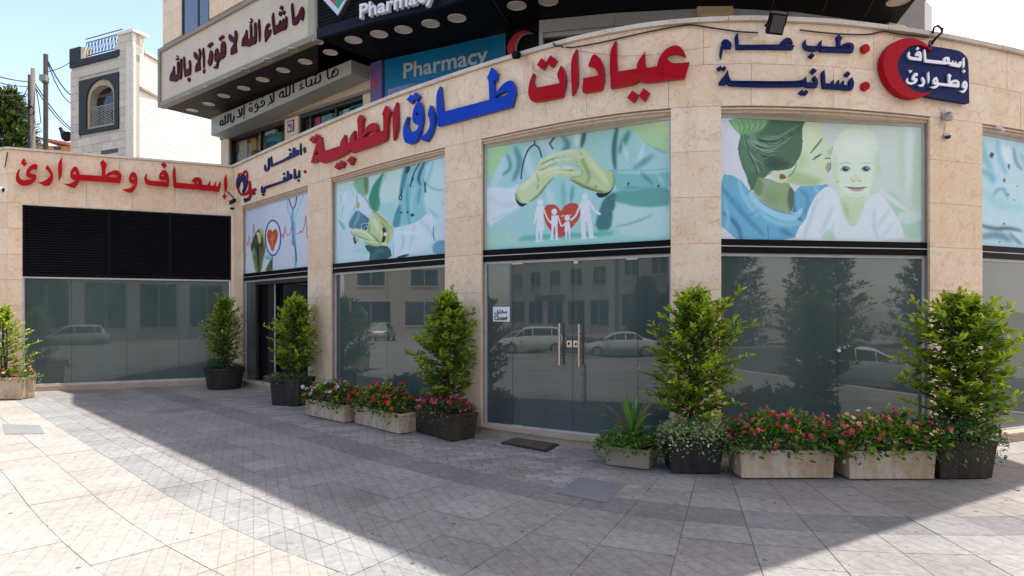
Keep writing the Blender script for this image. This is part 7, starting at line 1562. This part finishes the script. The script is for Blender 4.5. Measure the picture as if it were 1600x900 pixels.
# ------------------------------------------------------------------ the street behind the viewer, seen mirrored in the shopfronts
ZR = -1.05
road = MB(); road.add([(-80, -24, ZR + .002), (70, -24, ZR + .002), (70, -9, ZR + .002), (-80, -9, ZR + .002)], [(0, 1, 2, 3)]); road.add([(11.6, -8.99, ZR + .002), (28, -8.99, ZR + .002), (28, 60, ZR + .002), (11.6, 60, ZR + .002)], [(0, 1, 2, 3)]); tag(road.build('road', noisy('asphalt', (.07, .07, .072), (.10, .10, .10), .8, .9, .004)), kind='structure')
kb = MB(); kb.box((-80, -9, ZR - .01), (11.4, -8.8, ZR + .12)); kb.box((-80, -24.2, ZR - .01), (70, -24.0, ZR + .12)); tag(kb.build('kerb', COPING), kind='structure')
rw = MB(); rw.box((-9.7, -6.2, ZR - .02), (9.0, -6.0, .0)); rw.box((8.8, -5.99, ZR - .02), (9.0, 30, .0)); rw.box((-9.7, -5.99, ZR - .02), (-9.5, 1, .0)); rw.box((-26, .8, ZR - .02), (-9.71, 1, .0)); tag(rw.build('plaza_edge', COPING), kind='structure')
fp = MB(); fp.add([(-80, -30, ZR + .1), (70, -30, ZR + .1), (70, -24.2, ZR + .1), (-80, -24.2, ZR + .1)], [(0, 1, 2, 3)]); tag(fp.build('far_pavement', noisy('far paving', (.38, .36, .33), (.30, .28, .26), 1)), kind='structure')
TYRE = mat('tyre', (.012, .012, .012), .8); RIM = mat('alloy rim', (.45, .45, .46), .35, .8); CARG = mat('car glass', (.015, .02, .022), .05)
def car(name, loc, rz, paint, label, suv=False):
    root = empty(name, loc, rz, label=label, cat='car', group='cars parked along the street'); Lc = 4.35; hw = .86
    if suv: prof = [(0, .45, .62, .62), (.12, .38, .95, .95), (.35, .3, 1.02, 1.02), (.62, .28, 1.03, 1.58), (1.0, .28, 1.03, 1.64), (2.2, .28, 1.02, 1.64), (2.75, .28, 1.0, 1.55), (3.3, .28, .98, 1.02), (4.1, .32, .86, .88), (4.35, .45, .66, .66)]
    else: prof = [(0, .45, .66, .66), (.12, .38, .90, .90), (.45, .3, .98, .99), (.95, .28, .98, 1.12), (1.35, .28, .97, 1.40), (1.9, .28, .95, 1.44), (2.5, .28, .94, 1.38), (3.05, .28, .92, 1.05), (3.3, .28, .90, .93), (4.05, .32, .76, .78), (4.35, .45, .60, .60)]
    g = MB(); gl = MB(); S_ = []
    for x, z0, zb, zr in prof:
        e = 1 - .10 * (abs(x / Lc - .5) * 2) ** 3; w = hw * e; cab = max(0, zr - zb); wr = w - .30 * min(1, cab / .45) if cab > .03 else w * .92
        S_.append([(-w * .96, z0), (-w, (z0 + zb) / 2), (-w * .98, zb), (-wr, zr), (wr, zr), (w * .98, zb), (w, (z0 + zb) / 2), (w * .96, z0)])
    for i, (x, *_q2) in enumerate(prof): g.v += [(x - Lc / 2, y, z) for y, z in S_[i]]
    for i in range(len(prof) - 1):
        for k in range(8): g.f.append((i * 8 + k, i * 8 + (k + 1) % 8, (i + 1) * 8 + (k + 1) % 8, (i + 1) * 8 + k)); g.m.append(0)
    g.f.append(tuple(range(8))[::-1]); g.f.append(tuple((len(prof) - 1) * 8 + k for k in range(8))); g.m += [0, 0]
    g.build('body', paint, root, smooth=True)
    cabs = [i for i, q_ in enumerate(prof) if q_[3] - q_[2] > .03]
    a_, b_ = cabs[0], cabs[-1]
    def P3_(i, k, f): p_, q_ = S_[i][2 if k < 0 else 5], S_[i][3 if k < 0 else 4]; return Vector((prof[i][0] - Lc / 2, p_[0] + (q_[0] - p_[0]) * f + .012 * k, p_[1] + (q_[1] - p_[1]) * f))
    for k in (-1, 1):
        for i in range(a_, b_):
            w_ = MB(); q = [P3_(i, k, .12), P3_(i + 1, k, .12), P3_(i + 1, k, .88), P3_(i, k, .88)]; c = sum(q, Vector()) / 4; q = [c + (v - c) * .95 for v in q]; w_.add(q, [(0, 1, 2, 3)]); w_.build('side_window', CARG, root)
    for i0, i1 in ((a_ - 1, a_ + 1), (b_ + 1, b_ - 1)):
        i1 = min(max(i1, a_), b_); w_ = MB(); q = [Vector((prof[i0][0] - Lc / 2, s_ * S_[i0][4][0] * .8, S_[i0][4][1] + .012)) for s_ in (-1, 1)] + [Vector((prof[i1][0] - Lc / 2, s_ * S_[i1][4][0] * .9, S_[i1][4][1] + .012)) for s_ in (1, -1)]; w_.add(q, [(0, 1, 2, 3)]); w_.build('windscreen', CARG, root)
    for x in (-1.38, 1.32):
        for s_ in (-1, 1):
            M_ = Matrix.Translation((x, s_ * .80, .32)) @ Matrix.Rotation(math.pi / 2, 4, 'X'); w_ = MB(); w_.lathe([(.30, -.1), (.325, -.08), (.325, .08), (.30, .1)], 20, M=M_); wh = w_.build('wheel', TYRE, root)
            r_ = MB(); r_.lathe([(.20, -.115), (.22, -.11), (.22, .11), (.20, .115)], 16, M=M_); r_.build('rim', RIM, wh)
    for s_ in (-1, 1):
        h_ = MB(); h_.box((Lc / 2 - .26, s_ * .68 - .13, .62), (Lc / 2 - .02, s_ * .68 + .1, .74)); h_.build('headlight', mat('headlight', (.6, .6, .6), .2) if 'headlight' not in bpy.data.materials else bpy.data.materials['headlight'], root, bevel=.02)
        h_ = MB(); h_.box((-Lc / 2 + .02, s_ * .68 - .13, .74), (-Lc / 2 + .18, s_ * .68 + .12, .88)); h_.build('tail_light', mat('tail light', (.3, .01, .01), .3) if 'tail light' not in bpy.data.materials else bpy.data.materials['tail light'], root, bevel=.02)
        h_ = MB(); h_.box((.62, s_ * .98 - .08, .92), (.78, s_ * .98 + .06, 1.04)); h_.build('wing_mirror', paint, root, bevel=.02)
    return root
SILV = mat('silver paint', (.72, .72, .72), .35, .1); GREY = mat('grey paint', (.42, .42, .43), .35, .2); WHT = mat('pearl paint', (.82, .82, .81), .35)
def mir(x, y, L, yfoot):
    """ground point whose mirror image in glass plane L shows at photo pixel x, foot row yfoot"""
    hit = L.hit(x)[0]; d = Vector(((x - CX) / F, 1.0)); n = L.n; r = d - n * (2 * d.dot(n)); T = F * (EYE - ZR) / (yfoot - HY); return hit + r * (T - hit.y), r
LWG = {3: LW3.off(-.02), 4: LW4.off(-.02), 2: LW2.off(-.02), 0: WL.off(-.05)}
def park(x, yf, win, dang, paint, label, suv=False):
    p_, r = mir(x, 0, LWG[win], yf); car('parked_car', (p_.x, p_.y, ZR), math.atan2(r.y, r.x) + dang, paint, label, suv); return p_
park(1345, 607, 4, math.radians(80), WHT, 'silver saloon car parked across the plaza, nearest of the mirrored cars')
park(1292, 552, 4, math.radians(85), GREY, 'grey suv on the far side of the street with the silver saloon before it', True)
park(968, 557, 3, math.radians(-95), SILV, 'silver saloon car mirrored in the entrance doors')
park(832, 551, 3, math.radians(-92), WHT, 'pearl coloured suv mirrored in the entrance doors beside the closed notice', True)
park(116, 545, 0, math.radians(-92), SILV, 'silver suv mirrored in the wing glass', True)
park(597, 533, 2, math.radians(10), GREY, 'grey suv seen nose on in the second bay glass', True)
BWALL = noisy('street stone', (.50, .44, .36), (.42, .36, .29), .6, .85, .004); BW2 = noisy('street render', (.60, .56, .50), (.52, .48, .42), .5, .85, 0)
def block(name, a, b, h, m, label, floors, bays, depth=9, shop=True, ww=.5):
    L = Line(a, b); 
    if L.n.dot(Vector((0, 6)) - L.a) < 0: L.n = -L.n
    root = empty(name, (*((L.a + L.b) / 2), 0), label=label, cat='building', group='buildings across the street')
    g = MB(); line_box(g, L, 0, L.len, -1.1, h, -depth, 0); g.build('wall', m, root, keep=True); fh = h / floors; bw = L.len / bays
    g = MB(); line_box(g, L, -.1, L.len + .1, h, h + .3, -.4, .15); g.build('parapet', COPING, root, keep=True)
    for f_ in range(floors):
        for i in range(bays):
            w_ = bw * (ww if (f_ or not shop) else .72); c = bw * (i + .5); z0 = fh * f_ + (.9 if (f_ or not shop) else .1); z1 = fh * f_ + (fh * .78)
            if z1 - z0 < .4: continue
            q = MB(); line_box(q, L, c - w_ / 2, c + w_ / 2, z0, z1, .0, .03); fr = q.build('window', GLASS_D, root, keep=True)
            q = MB(); line_box(q, L, c - w_ / 2 - .06, c + w_ / 2 + .06, z0 - .1, z0 - .001, .0, .1); line_box(q, L, c - .03, c + .03, z0, z1, .03, .05); q.build('sill', COPING, root, keep=True)
    if shop:
        q = MB(); line_box(q, L, L.len * .3, L.len * .6, fh * .80, fh * .98, .0, .14); q.build('shop_board', mat('teal board', (.03, .12, .14), .5) if 'teal board' not in bpy.data.materials else bpy.data.materials['teal board'], root, keep=True)
    return root
block('street_building', (-62, -26), (-43, -27), 13.5, BW2, 'pale four storey block at the far end of the opposite row', 4, 5)
block('street_building', (-42, -27), (-20, -28), 12, BWALL, 'stone block with shops directly across from the entrance', 3, 6)
block('street_building', (-19, -33), (14, -33.5), 10, BW2, 'lower rendered block across the street with two floors', 2, 8)
block('street_building', (24, -48), (40, -44), 13, BW2, 'distant pale apartment block with rows of small windows', 4, 5, shop=False, ww=.35)
block('street_building', (58, -30), (66, -16), 16, BWALL, 'tall stone apartment block beyond the roadside trees', 5, 3, shop=False, ww=.3)
block('street_building', (-58, -20), (-56, 22), 9.5, BWALL, 'stone block closing the street beyond the wing', 3, 8)
for i, (x, y, H_, w_, lb) in enumerate(((27, -27, 9.5, 2.8, 'tallest roadside conifer mirrored in the widest window'), (34, -25.5, 8.2, 3.4, 'broad roadside conifer between two others'), (41, -22, 8.0, 3.4, 'roadside conifer nearest the tall stone apartment block'), (21, -29, 5.8, 2.0, 'small roadside conifer by the low block'), (-24, -25, 4.6, 1.4, 'slim pavement tree before the shops'), (-36, -25.2, 4.2, 1.3, 'small pavement tree near the pale block'))):
    conifer('street_tree', x, 0, y, w_, lb, H=H_, zlow=-.6, n=9000, lk=1.9, group='trees along the street')
lpst = MB(); lpst.tube([(-14, -24.8, ZR), (-14, -24.8, 6.5), (-14, -23.4, 7.2)], [.08, .06, .04], 8); tag(lpst.build('street_lamp', GPOLE), 'slim street lamp on the far pavement', 'street lamp')
print('POLYS', sum(len(o.data.polygons) for o in bpy.data.objects if o.type == 'MESH'), 'OBJ', len(bpy.data.objects))
